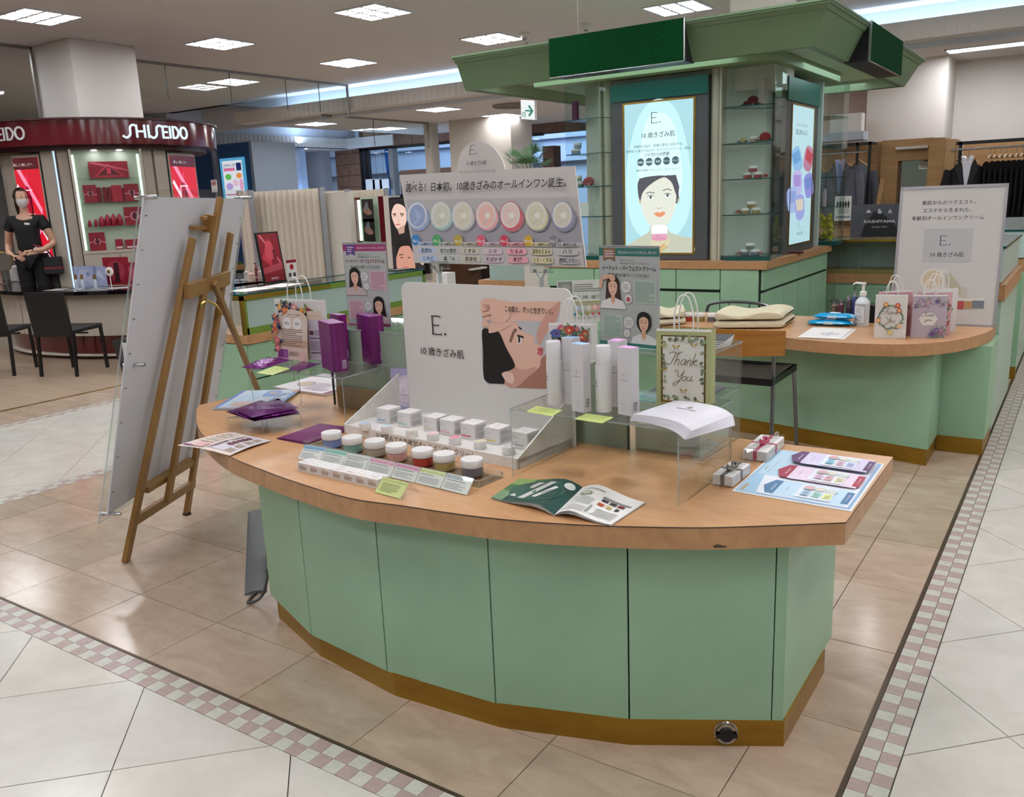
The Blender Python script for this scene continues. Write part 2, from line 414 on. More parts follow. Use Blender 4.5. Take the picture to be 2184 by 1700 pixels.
def square(x0, x1, y0, y1): return [(x0, y0), (x1, y0), (x1, y1), (x0, y1)]
cb = [0]; XS = [-.409]+[-.675-.4965*k for k in range(9)]+[-4.91]; YS = [1.534]+[1.85+.501*k for k in range(20)]
cells = [(XS[i+1], XS[i], YS[j], YS[j+1]) for j in range(len(YS)-1) for i in range(len(XS)-1)]
cells += [(-7.35, -6.862, YS[j], YS[j+1]) for j in range(len(YS)-1)]
cells.sort(key=lambda c: c[0]**2+c[2]**2)
for c in cells: put_tile(square(*c), TILEB, 'tile', 300, cb)
cw = [0]; R2 = math.sqrt(2)
reg = [(-.301, 5, -1, 14), (-6.76, -5.012, 1.43, 14), (-14, -.301, -1, 1.43)]
dia = []
for i in range(-34, 30):
    for j in range(-12, 46):
        u0, v0 = .245+.5*i, .335+.5*j
        dia.append([((u-v)/R2, (u+v)/R2) for u, v in ((u0, v0), (u0+.5, v0), (u0+.5, v0+.5), (u0, v0+.5))])
dia.sort(key=lambda p: (p[0][0])**2+(p[0][1])**2)
for p in dia:
    for r_ in reg: put_tile(clip(p, *r_), TILEW, 'white_tile', 300, cw, 0., .0018)
cm = [0]; mos = []
for k in range(190):
    for i in range(2): mos.append((-.403+.0505*i, -.353+.0505*i, 1.0+.0515*k, 1.0515+.0515*k, (k+i) % 2))
for k in range(110):
    for i in range(2): mos.append((-6.2+.0515*k, -6.1485+.0515*k, 1.43+.0505*i, 1.4805+.0505*i, (k+i) % 2))
for k in range(150):
    for i in range(2):
        mos.append((-5.012+.05*i, -4.962+.05*i, 1.56+.0515*k, 1.6115+.0515*k, (k+i) % 2)); mos.append((-6.862+.05*i, -6.812+.05*i, 1.56+.0515*k, 1.6115+.0515*k, (k+i) % 2))
mos.sort(key=lambda c: c[0]**2+c[2]**2)
mfar = M()
for a, b, c, d, q in mos:
    cc = ((a+b)/2, (c+d)/2, 0)
    if not inview(cc, 300): continue
    p = inset(square(a, b, c, d), .0006)
    if cm[0] < 300: cm[0] += 1; M().prism(p, -.006, .0002).build('mosaic_tile', [MOSP if q else MOSW], fl)
    else: mfar.prism(p, -.006, 0, q)
o = mfar.build('mosaic_tiling', [MOSW, MOSP], fl); o['kind'] = 'stuff'
wf = M()                                                              # wood planks of the red kiosk's area
for k in range(60):
    y = 1.55+.2*k; x = -7.36
    while x > -20:
        w = random.uniform(1.0, 1.5); wf.box(x-w+.002, x-.002, y+.001, y+.199, -.006, 0); x -= w
o = wf.build('wood_planking', [WOODF], fl); o['kind'] = 'stuff'
far.setdefault('beige_stone_tile_0', M()).box(-24, -7.36, -6, 1.42, -.006, 0); far['beige_stone_tile_0'].box(-24, -7.36, 13.6, 30, -.006, 0).box(-7.35, 7, 14, 30, -.006, 0)
for nm, mm in far.items():
    o = mm.build('distant_tiling', [bpy.data.materials[nm]], fl); o['kind'] = 'stuff'
struct('trim_1', M().box(-.418, -.404, 1.52, 10, -.006, .0012), [mat('bronze_strip', '5a4c3e', .35, .6)], 'dark metal strip between beige tiles and the right mosaic band')
struct('trim_2', M().box(-7.0, -.404, 1.5315, 1.5425, -.006, .0012), [mat('bronze_strip')], 'dark metal strip between beige tiles and the front mosaic band')
struct('trim_3', M().box(-7.375, -7.345, 1.6, 12, -.006, .004), [GOLD], 'brass strip edging the wooden floor of the red kiosk')

# ================================================================ SETTING: ceiling, walls
struct('ceiling', M().box(-22, 7, -6, 12.05, 3.6, 3.7).box(-22, 7, -6, -5.9, 0, 3.6), [CEILM], 'warm grey white main ceiling')
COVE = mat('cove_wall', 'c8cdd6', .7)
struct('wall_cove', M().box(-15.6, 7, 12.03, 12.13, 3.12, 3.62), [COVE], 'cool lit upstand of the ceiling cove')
low = M().box(-14.2, 7, 11.75, 17.7, 3.18, 3.2)
lo = struct('ceiling_low', low, [CEILM], 'lower grey ceiling beyond the cove')
FASC = mat('ribbed_fascia', 'cac4bd', .75)
fa = M().box(-14.2, 7, 11.72, 11.75, 3.18, 3.40)
for k in range(170): x = -14.2+.125*k; fa.box(x, x+.06, 11.712, 11.72, 3.19, 3.39)
fa.box(-14.23, -14.2, 11.72, 16.2, 3.18, 3.40)
struct('trim_4', fa, [FASC], 'ribbed grey fascia edging the lower ceiling')
fb = M().box(-16.55, -16.5, 11.0, 17.2, 2.98, 3.24)
for k in range(50): y = 11.0+.124*k; fb.box(-16.5, -16.488, y, y+.06, 2.99, 3.23)
fb.box(-16.5, -14.9, 17.15, 17.2, 2.98, 3.24)
struct('trim_5', fb, [FASC], 'ribbed fascia above the blue booths')
struct('ceiling_booth', M().box(-24, -16.5, 10, 17.6, 2.98, 3.0), [CEILM], 'low ceiling over the blue booths')
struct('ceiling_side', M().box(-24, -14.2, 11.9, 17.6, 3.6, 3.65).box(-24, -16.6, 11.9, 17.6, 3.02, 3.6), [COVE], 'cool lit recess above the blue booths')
struct('wall_left', M().box(-24.1, -24, -6, 30, 0, 3.7), [WALLM], 'far left wall')
struct('wall_right', M().box(7, 7.1, -6, 30, 0, 3.7), [WALLM], 'right wall outside the view')
struct('wall_behind', M().box(-24, 7, -6.1, -6, 0, 3.7), [WALLM], 'wall behind the camera')
# white column through the red kiosk, narrow column through the green kiosk, wall blocks of the menswear shop
struct('column', M().box(-11.1, -10.27, 6.17, 7.03, 0, 3.6), [WALLM], 'square white column rising out of the red kiosk', bevel=.01)
struct('column', M().box(-2.52, -2.15, 7.0, 7.5, 2.3, 3.6), [CREAM], 'cream column rising from the green canopy to the ceiling')
a, b = GY(1845, 300, 13.5), GY(2012, 300, 13.5)
struct('wall_back', M().box(a.x, b.x, 13.5, 16, 0, 3.18).box(b.x, 7, 14.3, 16, 0, 3.18).box(-5.2, a.x, 15, 16, 0, 3.18), [WALLM], 'white wall blocks above the menswear shop')
a = GY(1720, 180, 14.8); b = GY(1860, 268, 14.8)
struct('trim_6', M().box(a.x, b.x-.05, 14.85, 15, 2.25, 3.18), [mat('taupe_wall', '8d7a70', .8)], 'taupe wall panel behind the glass case')
a = GY(1770, 255, 13); b = GY(1847, 320, 13)
struct('trim_7', M().box(a.x, GY(1838, 250, 13).x, 13, 13.2, 2.18, GY(1836, 240, 13).z), [WALLM], 'white bulkhead over the suit rack')
struct('trim_8', M().box(a.x-.4, b.x, 12.8, 13.1, GY(1800, 300, 12.8).z, GY(1800, 282, 12.8).z), [mat('pale_blue_grey', 'a9adb8', .6)], 'pale grey bulkhead over the suit rack')

# recessed louvre lights
LITE = glow('lit_diffuser', 'fbfaff', LAMP); LOUV = mat('louvre_metal', 'dfe3ea', .35, .3)
def louvre():
    t = thing('ceiling_light', '', 'ceiling light', (0, 0, 3.6))
    M().box(-.3, .3, -.3, .3, -.012, -.008).build('diffuser', [LITE], t)
    f = M()
    for s in (-1, 1): f.box(s*.305-.012, s*.305+.012, -.317, .317, -.014, 0).box(-.317, .317, s*.305-.012, s*.305+.012, -.014, 0)
    f.build('frame', [LOUV], t)
    g_ = M()
    for q in (-.1, .1): g_.box(q-.018, q+.018, -.295, .295, -.016, -.0125).box(-.295, .295, q-.018, q+.018, -.016, -.0125)
    g_.build('louvre', [LOUV], t); return t
L0 = louvre(); first = True
spots = [(-9.4+2.6*i, 5.35+2.3*j-4.6) for i in range(-1, 6) for j in range(-1, 5)]
def lname(x, y, z):
    px, py = PX((x, y, z)); v = 0 < px < 2184 and 0 < py < 1700
    return v, px, py
named = {(-6.8, 7.65): 'square louvre ceiling light nearest the top centre of the view, large diamond', (-9.4, 7.65): 'square louvre ceiling light over the aisle between white column and easel',
 (-9.4, 9.95): 'square louvre ceiling light left of the glass barrier end, near the cove', (-9.4, 5.35): 'large square louvre ceiling light at the top left corner in front of the white column',
 (-6.8, 9.95): 'square louvre ceiling light just left of the green canopy'}
for x, y in spots:
    v, px, py = lname(x, y, 3.6)
    if abs(x+2.0) < 1.3 and 6.0 < y < 8.8: continue
    lab = next((t for k, t in named.items() if abs(k[0]-x) < .1 and abs(k[1]-y) < .1), None)
    lab = lab or 'square louvre light in the main ceiling outside or at the edge of the view'
    if x < -11.2: lab = 'square louvre ceiling light seen through the glass smoke barrier' + (' nearer the column' if y < 8 else ' farther along' if y < 10.5 else ' farthest')
    if first: L0.location = (x, y, 3.6); L0['label'] = lab; L0['group'] = 'louvre lights of the main ceiling'; first = False; ROOTM[L0.name] = Matrix.Translation((x, y, 3.6))
    else: dup(L0, (x, y, 3.6), 0, lab, 'louvre lights of the main ceiling')
for (x, y), lab in zip(((-10.1, 12.95), (-10.1, 15.0), (-13.3, 13.0), (-13.3, 15.2), (-7.2, 12.95), (-7.2, 14.0), (-4.2, 13.6), (-4.2, 16)), (
    'louvre light of the lower ceiling left of the exit sign', 'louvre light of the lower ceiling directly left below the exit sign', 'louvre light behind the second glass barrier', 'second louvre light behind the second glass barrier',
    'louvre light of the lower ceiling hidden by the canopy', 'louvre light of the lower ceiling right of the exit sign', 'louvre light of the lower ceiling behind the canopy', 'far louvre light behind the canopy')):
    dup(L0, (x, y, 3.18), 0, lab, 'louvre lights of the lower ceiling')
for k, (pa, pb) in enumerate((((2045, 103), (2170, 99)), ((2082, 136), (2210, 128)))):
    a = G(*pa, 3.18); b = G(*pb, 3.18)
    t = thing('ceiling_light', 'long narrow ceiling light at the top right, ' + ('upper of the pair' if k == 0 else 'lower of the pair'), 'ceiling light', ((a.x+b.x)/2, a.y+.15, 3.18), 0, 'long narrow lights of the lower ceiling')
    M().box(-.45, .45, -.16, .16, -.01, -.004).build('diffuser', [LITE], t)
    f = M()
    for s in (-1, 1): f.box(s*.46-.01, s*.46+.01, -.18, .18, -.016, 0).box(-.47, .47, s*.17-.01, s*.17+.01, -.016, 0)
    f.build('frame', [LOUV], t)
for k, (px, py) in enumerate(((517, 306), (597, 315), (609, 320), (648, 317))):
    g_ = GP(px, py, (0, 0, 2.98), (0, 0, 1)) if False else G(px, py, 2.98)
    t = thing('downlight', ('leftmost', 'second', 'third', 'rightmost')[k]+' small round downlight in the low ceiling over the blue booths', 'ceiling light', g_, 0, 'round downlights over the blue booths')
    M().lathe([(.09, -.01), (.09, -.004)], n=16).build('lens', [LITE], t); M().lathe([(.09, -.004), (.115, -.012), (.12, 0)], n=16).build('ring', [LOUV], t)

# glass smoke barriers
def barrier(name, lab, X, y0, y1, z0, z1, joints):
    t = thing(name, lab, 'glass barrier', (X, y0, z0))
    ys = [y0]+joints+[y1]
    for a_, b_ in zip(ys[:-1], ys[1:]): M().box(X-.004, X+.004, a_+.004, b_-.004, z0, z1-.03).build('pane', [GLASS], t, True)
    M().box(X-.02, X+.02, y0, y1, z1-.035, z1).build('track', [mat('alu', '8f8b87', .4, .6)], t, True)
    for q in joints: M().box(X-.006, X+.006, q-.004, q+.004, z0, z1-.03).build('joint', [mat('dark_joint', '4a4f50', .4)], t, True)
    M().box(X-.02, X+.02, y1-.025, y1, z0, z1).build('end_post', [mat('alu')], t, True)
barrier('smoke_barrier', 'clear glass smoke barrier hanging from the main ceiling right of the white column', -11.1, 7.04, 11.68, 3.1, 3.6, [8.03, 9.14, 10.25, 10.98])
barrier('smoke_barrier', 'clear glass smoke barrier hanging left of the white column', -11.1, 3.2, 6.16, 2.72, 3.6, [4.6])
barrier('smoke_barrier', 'clear glass smoke barrier under the lower ceiling ending at the tall post', -11.9, 11.8, 14.85, 2.66, 3.18, [13.16])
# tall posts and wall at the back, stone front with windows to the arcade
for k, (xa, xb, lab) in enumerate(((905, 917, 'tall narrow cream post at the end of the second glass barrier'), (959, 1090, 'wide cream pillar behind the big cream jar sign'))):
    a = GY(xa, 300, 15); b = GY(xb, 300, 15)
    struct('wall_pier', M().box(a.x, b.x, 15, 15.3 if k == 0 else 15.8, 0, 3.18), [CREAM], lab)
STONE = mat('brown_stone', '6e5140', .6, noise=('8a6650', 8., 5, .3, .7))
def stonewall(x0, x1, z0, z1, lab):
    t = struct('wall_stone', M().box(x0, x1, 17.5, 17.8, z0, z1), [mat('stone_joint', '4a382e', .8)], lab)
    nx = max(1, round((x1-x0)/.6)); nz = max(1, round((z1-z0)/.3)); dx = (x1-x0)/nx; dz = (z1-z0)/nz
    for i in range(nx):
        for j in range(nz): M().box(x0+i*dx+.006, x0+(i+1)*dx-.006, 17.48, 17.5, z0+j*dz+.006, z0+(j+1)*dz-.006).build('stone', [STONE], t)
X = lambda px: GY(px, 340, 17.5).x
Zz = lambda px, py: GY(px, py, 17.5).z
stonewall(X(716), X(770), 0, 3.18, 'brown stone pier between the grey wall and the arcade windows')
stonewall(X(770), X(1240), Zz(850, 312), 3.6, 'brown stone lintel over the arcade windows')
stonewall(X(1158), X(1182), 0, Zz(1160, 312), 'narrow brown stone pier right of the palm window')
win = struct('window_1', M().box(X(770), X(776), 17.45, 17.55, 0, Zz(850, 312)).box(X(783), X(788), 17.45, 17.55, 0, Zz(850, 312)).box(X(770), X(1160), 17.45, 17.55, Zz(850, 316), Zz(850, 311)), [BLACK], 'dark framed shop window to the arcade')
M().box(X(788), X(1160), 17.49, 17.5, 0, Zz(850, 316)).build('pane', [GLASS], win)
M().box(X(834), X(843), 17.4, 17.6, 0, Zz(850, 316)).build('mullion', [mat('alu')], win)
struct('wall_grey', M().box(X(540), X(640), 17.6, 17.8, 0, 2.98).box(X(648), X(676), 17.6, 17.8, 0, 2.98).box(X(676), X(716), 17.0, 17.3, 1.7, 3.0), [mat('cool_grey_wall', '9aa0a8', .7)], 'cool grey wall beyond the pleated screens')
ARC = mat('arcade_wall_daylight_tint', 'aebbd2', .6)  # bluish cast of the daylight is put into this wall colour
struct('wall_arcade', M().box(-26, 2, 24, 24.2, 0, 6).box(-26, 2, 23.6, 24, 2.6, 2.75).box(-26, 2, 23.7, 24, 3.3, 3.36), [ARC], 'pale blue arcade wall outside the windows')
w2 = struct('window_2', M().box(X(655), X(690), 17.55, 17.62, Zz(670, 362), Zz(670, 366)), [BLACK], 'small window with dark grid high on the grey wall')
q = M()
for yy in (330, 344, 353, 362): q.box(X(655), X(690), 17.5, 17.53, Zz(670, yy)-.015, Zz(670, yy)+.015)
q.box(X(671), X(673), 17.5, 17.53, Zz(670, 362), Zz(670, 327)).box(X(668), X(674), 17.48, 17.52, Zz(670, 352), Zz(670, 338)); q.build('window_bar', [BLACK], w2)
# ceiling fittings
for px, py, z, lab in ((1250, 58, 3.6, 'round white smoke detector above the dark green fascia sign'), (1118, 78, 3.6, 'cone shaped white ceiling sensor left of the green canopy')):
    p = G(px, py-8, z); t = thing('smoke_detector', lab, 'smoke detector', p)
    M().lathe([(.07, 0), (.07, -.03), (.045, -.035), (.045, -.07), (.02, -.075)], n=20).build('housing', [WPLAS], t, smooth=True); M().lathe([(.03, -.075), (.02, -.09), (0, -.09)], n=12).build('sensor', [mat('grey_plastic', '77787a', .4)], t)
p = G(1098, 223, 3.18); t = thing('air_diffuser', 'round ringed air diffuser in the lower ceiling above the exit sign', 'ceiling vent', p)
for k in range(4): M().tube([(math.cos(w*math.pi/12)*(.12+.09*k), math.sin(w*math.pi/12)*(.12+.09*k), -.045+.007*k) for w in range(24)], .018, 6, closed=True).build('ring', [mat('vent_grey', '8d867f', .6)], t)
t = thing('exit_sign', 'white hanging exit sign with green right arrow', 'exit sign', GY(1126, 255, 10.5))
A_ = GY(1112, 254, 10.5); B_ = GY(1141, 256, 10.5); Ft = Fr(A_, B_-A_, (0, 0, 1), (B_-A_).length, GY(1112, 213, 10.5).z-A_.z)
sheet(M(), Ft, .06).build('housing', [WPLAS], t, True)
GR = PG('0a6e5e', 1.3)
art(t, Ft, [('r', .03, .03, .97, .97, PG('dfe6e4', 1.1)), ('p', [(.3, .5), (.7, .5), (.52, .68), (.62, .78), (.92, .46), (.62, .14), (.52, .24), (.7, .42), (.3, .42)], GR),
  ('k', [(.1, .12), (.1, .36), (.3, .36), (.3, .1)], .045, GR), ('k', [(.1, .25), (.3, .25)], .03, GR), ('k', [(.2, .2), (.2, .1)], .03, GR)])
M().tube([Ft(.5, 1, -.03), Vector(Ft(.5, 1, -.03))+Vector((0, 0, 3.6-Ft(.5, 1).z))], .008, 6).build('hanger', [mat('alu')], t, True)
# ================================================================ GREEN KIOSK
def jarmesh(body, cap, r=.036, h=.05, ch=.021, n=24):
    """round cream jar: glass body, cream inside, white lid (local coordinates)"""
    m = M().lathe([(r*.9, 0), (r, .003), (r, h-ch-.003), (r*.9, h-ch)], n=n); c = M().lathe([(r*1.02, h-ch), (r*1.05, h-ch+.002), (r*1.05, h-.003), (r*1.01, h), (0, h)], n=n)
    return m, c
def jar(name, label, loc, body, cap=WPLAS, rz=0., group=None, r=.036, h=.05, ch=.021, text=True):
    t = thing(name, label, 'jar', loc, rz, group); m, c = jarmesh(body, cap, r, h, ch)
    m.build('jar_body', [body], t, smooth=True); c.build('lid', [cap], t, smooth=True)
    if text:
        T = M()
        for k, (zz, hh, w_) in enumerate(((.55, .2, .32), (.3, .06, .5), (.18, .06, .4))):
            for q in range(4):
                a0 = -math.pi/2-.25+w_*q/4*1.2; a1 = a0+w_/4*1.2
                if k == 0: continue
                T.add([((r+.0004)*math.cos(a), (r+.0004)*math.sin(a), (h-ch)*z_) for a, z_ in ((a0, zz), (a1, zz), (a1, zz+hh), (a0, zz+hh))], [(0, 1, 2, 3)])
        for x0, y0, x1, y1 in serifE(0, 0, 1, 1):
            f = lambda u, v: ((r+.0005)*math.cos(-math.pi/2-.3+u*.3), (r+.0005)*math.sin(-math.pi/2-.3+u*.3), (h-ch)*(.5+.32*v))
            T.add([f(x0, y0), f(x1, y0), f(x1, y1), f(x0, y1)], [(0, 1, 2, 3)])
        T.build('lettering', [P('5c5650')], t)
    return t
KZ = .98
kc = G(1634.8, 559, KZ); KX1, KY0 = kc.x, kc.y; KX0 = KX1-2.02; KY1 = GX(1774, 529, KX1).y
kio = thing('kiosk_cabinet', 'mint green drawer cabinet block with maple top carrying the lit columns', 'cabinet', (KX1, KY0, 0))
M().box(KX0, KX1, KY0, KY1, KZ-.06, KZ).build('worktop', [MAPLEE], kio, True)
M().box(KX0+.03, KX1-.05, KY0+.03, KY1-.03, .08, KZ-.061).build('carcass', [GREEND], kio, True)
M().box(KX0+.06, KX1-.07, KY0+.07, KY1-.05, 0, .08).build('kickplate', [BRASS], kio, True)
xs = [KX0+.02, KX0+.5, GY(1441, 600, KY0).x, GY(1535, 600, KY0).x, KX1-.06]
zr = ZAT(KX1-.3, KY0, 622)
for a, b in zip(xs[:-2], xs[1:-1]):
    M().box(a+.004, b-.004, KY0+.008, KY0+.028, zr+.012, KZ-.066).build('drawer_front', [GREEN], kio, True)
    M().box(a+.004, b-.004, KY0+.008, KY0+.028, .09, zr-.012).build('door_panel', [GREEN], kio, True)
M().box(xs[-2]+.004, xs[-1]-.004, KY0+.008, KY0+.028, .09, KZ-.066).build('corner_panel', [GREEN], kio, True)
ys = [KY0+.03]+[GX(px, 600, KX1-.05).y for px in (1697, 1751)]+[KY1-.03]
for a, b in zip(ys[:-1], ys[1:]): M().box(KX1-.05, KX1-.03, a+.004, b-.004, zr+.012, KZ-.066).build('drawer_front', [GREEN], kio, True)
ys = [KY0+.03]+[GX(px, 640, KX1-.05).y for px in (1665, 1695, 1722, 1748)]+[KY1-.03]
for a, b in zip(ys[:-1], ys[1:]): M().box(KX1-.05, KX1-.03, a+.004, b-.004, .09, zr-.012).build('door_panel', [GREEN], kio, True)
# core tower and canopy
CB = 2.47
TEAL = mat('teal_header', '0b6158', .35); SLATE = mat('slate_frame', '53575a', .35, .2); CREAMC = mat('cream_column', 'b7b6a2', .4)
TX0, TX1, TY0, TY1 = KX0+.08, KX1-.09, KY0+.1, KY1-.1
cut = .40
core = [(TX0+cut, TY0+.12), (TX1-cut, TY0+.12), (TX1-.1, TY0+cut), (TX1-.1, TY1-cut+.1), (TX1-cut, TY1), (TX0+cut, TY1), (TX0+.1, TY1-cut), (TX0+.1, TY0+cut)]
tw = thing('display_tower', 'kiosk core tower between counter and green canopy', 'display tower', (TX0+cut, TY0+.2, KZ))
M().prism(core, KZ, CB).build('core', [mat('grey_green_board', 'b9c2b8', .5)], tw, True)
# cream uprights
fy = TY0+.06
for px in (1294, 1522):
    c = GY(px, 400, fy); M().lathe([(.045, 0), (.045, CB-KZ)], (c.x, fy+.05, KZ), 20).build('column_shaft', [CREAMC], tw, True, smooth=True)
    M().box(c.x+(.045 if px > 1400 else -.06), c.x+(.06 if px > 1400 else -.045), fy-.01, fy+.12, KZ, CB).build('column_fin', [CREAMC], tw, True)
for yy in (GX(1740, 400, TX1-.03).y,):
    M().box(TX1-.12, TX1-.0, yy, yy+.05, KZ, CB).build('column_fin', [mat('pale_aqua_fin', 'b8c6c2', .4)], tw, True)
# light boxes
AQ = lambda c, s=1.: PG(c, s)
def lightbox(lab, F, x0, x1, y0, y1, items):
    t = thing('light_box', lab, 'light box', F(.5, 0))
    sheet(M(), F, .08).build('housing', [SLATE], t, True)
    S = Fr(F(x0, y0), F.u, F.v, (x1-x0)*F.w, (y1-y0)*F.h)
    H_ = Fr(F(0, y1+.02, .002), F.u, F.v, F.w, (1-y1-.02)*F.h); m = M(); m.slab([H_(0, 0), H_(1, 0), H_(1, 1), H_(0, 1)], H_.n, .012); m.build('header_board', [TEAL], t, True)
    fr = M()
    for a, b, c, d in ((-.03, 0, -.01, 1.01), (1, 1.03, -.01, 1.01), (0, 1, -.012, 0), (0, 1, 1, 1.012)): fr.slab([S(a, c), S(b, c), S(b, d), S(a, d)], S.n, .006)
    fr.build('trim', [GOLD], t, True)
    sheet(M(), Fr(S(0, 0, .003), S.u, S.v, S.w, S.h), .002).build('screen', [items[0]], t, True)
    art(t, Fr(S(0, 0, .003), S.u, S.v, S.w, S.h), items[1:])
fl_, fr_ = GY(1308, 549, fy-.02), GY(1507, 553, fy-.02)
F1 = Fr((fl_.x, fy-.02, KZ+.005), (1, 0, 0), (0, 0, 1), fr_.x-fl_.x, GY(1409, 170, fy-.02).z-KZ-.005)
scr0 = glow('backlit_aqua', 'a5d3dc', 1.15); INK = PG('3c4a52', .5)
s1 = GY(1335, 540, fy-.02); s2 = GY(1477, 540, fy-.02); x0 = (s1.x-F1.o.x)/F1.w; x1 = (s2.x-F1.o.x)/F1.w
y1 = (GY(1405, 217, fy-.02).z-F1.o.z)/F1.h; y0 = (GY(1405, 539, fy-.02).z-F1.o.z)/F1.h
a_ = F1.h*(y1-y0)/(F1.w*(x1-x0))
SK = PG('dfe3d6', 1.1); SKs = PG('c9cdb8', 1.0); HR = PG('5c5c66', .85)
it = [scr0, ('s', [(.02, .55), (.2, .9), (.5, 1.02), (.8, .9), (.98, .5), (.9, .2), (.5, .05), (.1, .2)], PG('b9e3e8', 1.22)), ('s', [(.2, .5), (.3, .85), (.5, .93), (.72, .85), (.85, .5), (.7, .25), (.5, .2), (.3, .25)], PG('cdeef0', 1.25)),
  ('E', .4, .865, .07, INK), ('t', '10 歳きざみ肌', .5, .775, .04, INK, 'c', .004), ('t', '年齢別の悩み、皮膚の変化に対応する。', .5, .712, .021, INK), ('t', '世界初 10 歳きざみのオールインワンクリーム、誕生。', .5, .683, .02, INK),
  ('t', '1つで5つの機能', .49, .652, .026, INK, 'c', .01, .2)]
for k, w_ in enumerate(('化粧水', '美容液', '乳液', 'クリーム', 'パック')):
    it += [('c', .24+.128*k, .615, .052, PG('54717a', .75)), ('t', w_, .24+.128*k, .608, .016, PG('d8eef0', 1.2), 'c', .01)]
it += [('t', '無香料 無着色 パラベンフリー アルコールフリー', .5, .555, .015, INK),
  ('s', [(.05, 0), (.08, .06), (.3, .12), (.38, .17), (.4, .3), (.62, .3), (.64, .17), (.74, .12), (.95, .1), (1, .07), (1, 0), (.5, -.0)], SKs),
  ('p', [(0, 0), (0, .05), (.2, .1), (.36, .14), (.66, .14), (.85, .11), (1, .1), (1, 0)], SKs),
  ('c', .235, .36, .028, .05, SKs), ('c', .79, .36, .028, .05, SKs),
  ('p', [(.24, .34), (.2, .42), (.22, .508), (.76, .52), (.81, .44), (.78, .33)], HR),
  ('s', [(.24, .4), (.3, .47), (.5, .515), (.7, .48), (.765, .4), (.745, .3), (.68, .215), (.56, .165), (.44, .17), (.33, .22), (.255, .3)], SK),
  ('s', [(.2, .41), (.22, .5), (.45, .52), (.62, .515), (.5, .495), (.36, .455), (.27, .41), (.235, .36)], HR), ('s', [(.6, .515), (.72, .51), (.79, .44), (.8, .36), (.755, .4), (.7, .47)], HR),
  ('k', [(.32, .405), (.38, .413), (.45, .405)], .014, PG('8b8d88', .9)), ('k', [(.57, .42), (.64, .43), (.7, .418)], .014, PG('8b8d88', .9)),
  ('c', .39, .378, .045, .024, PG('eef3ea', 1.2)), ('c', .64, .387, .045, .024, PG('eef3ea', 1.2)), ('c', .39, .378, .02, PG('57646a', .8)), ('c', .64, .387, .02, PG('57646a', .8)),
  ('k', [(.34, .386), (.39, .393), (.44, .384)], .009, PG('6b5f55', .8)), ('k', [(.59, .395), (.64, .402), (.69, .392)], .009, PG('6b5f55', .8)),
  ('k', [(.47, .305), (.52, .3), (.56, .308)], .01, PG('c8b9a4', 1.)), ('s', [(.44, .268), (.49, .277), (.53, .273), (.57, .28), (.61, .27), (.57, .25), (.52, .244), (.48, .25)], PG('e5936c', 1.1)),
  ('s', [(.36, .02), (.42, .1), (.5, .12), (.62, .12), (.68, .08), (.6, .03), (.5, .0)], PG('d9cfae', 1.05)), ('k', [(.46, .0), (.6, .06)], .03, PG('d8a86a', 1.)), ('k', [(.5, -.0), (.64, .045)], .022, PG('d2b06a', 1.)),
  ('r', .405, .095, .635, .135, PG('dba3b8', 1.1)), ('r', .4, .13, .64, .175, PG('e3f2f4', 1.25)), ('c', .52, .175, .12, .03, PG('eefafa', 1.3)), ('c', .52, .095, .115, .025, PG('d795af', 1.1)), ('t', 'E.', .5, .11, .018, PG('6b4a5a', .8))]
lightbox('back-lit poster of a woman holding a pink jar, front of the green kiosk', F1, x0, x1, y0, y1, it)
# right light box, faces +X
rx = TX1+.02
ya, yb = GX(1668, 550, rx).y, GX(1733, 550, rx).y
F2 = Fr((rx, ya, KZ+.005), (0, 1, 0), (0, 0, 1), yb-ya, GX(1668, 158, rx).z-KZ-.005)
z1 = (GX(1700, 225, rx).z-F2.o.z)/F2.h; z0 = (GX(1675, 524, rx).z-F2.o.z)/F2.h
it = [glow('backlit_aqua_pale', 'aed4dc', 1.05), ('t', 'まつわりつくようなジェルが', .45, .86, .022, INK), ('t', '肌に溶けるよう。', .45, .8, .042, INK, 'c', .01), ('E', .42, .115, .045, INK), ('t', '10 歳きざみ肌', .5, .06, .028, INK)]
for x, y, c1, c2, rot in ((.25, .62, '5f9cd0', '86b8e2', .5), (.8, .63, 'b03a4e', 'b07a9a', -.3), (.3, .45, 'a08fd0', 'b7b5e4', .1), (.1, .33, '8aa0d8', '9db6e4', .2), (.85, .43, '6f86c8', '8b8fd4', .3), (.45, .27, 'cfc9b8', '98a2dc', .15)):
    ca, sa = math.cos(rot), math.sin(rot); tr = lambda u, v: (x+(u*ca-v*sa), y+(u*sa+v*ca)*.33)
    it += [('s', [tr(-.2, -.2), tr(-.2, .2), tr(0, .28), tr(.2, .2), tr(.2, -.2), tr(0, -.3)], PG(c2, 1.)), ('p', [tr(-.17, .2), tr(.17, .16), tr(.15, -.1), tr(-.15, -.06)], PG(c1, 1.))]
lightbox('back-lit poster with falling coloured jars, right side of the green kiosk', F2, .17, .85, z0, z1, it)
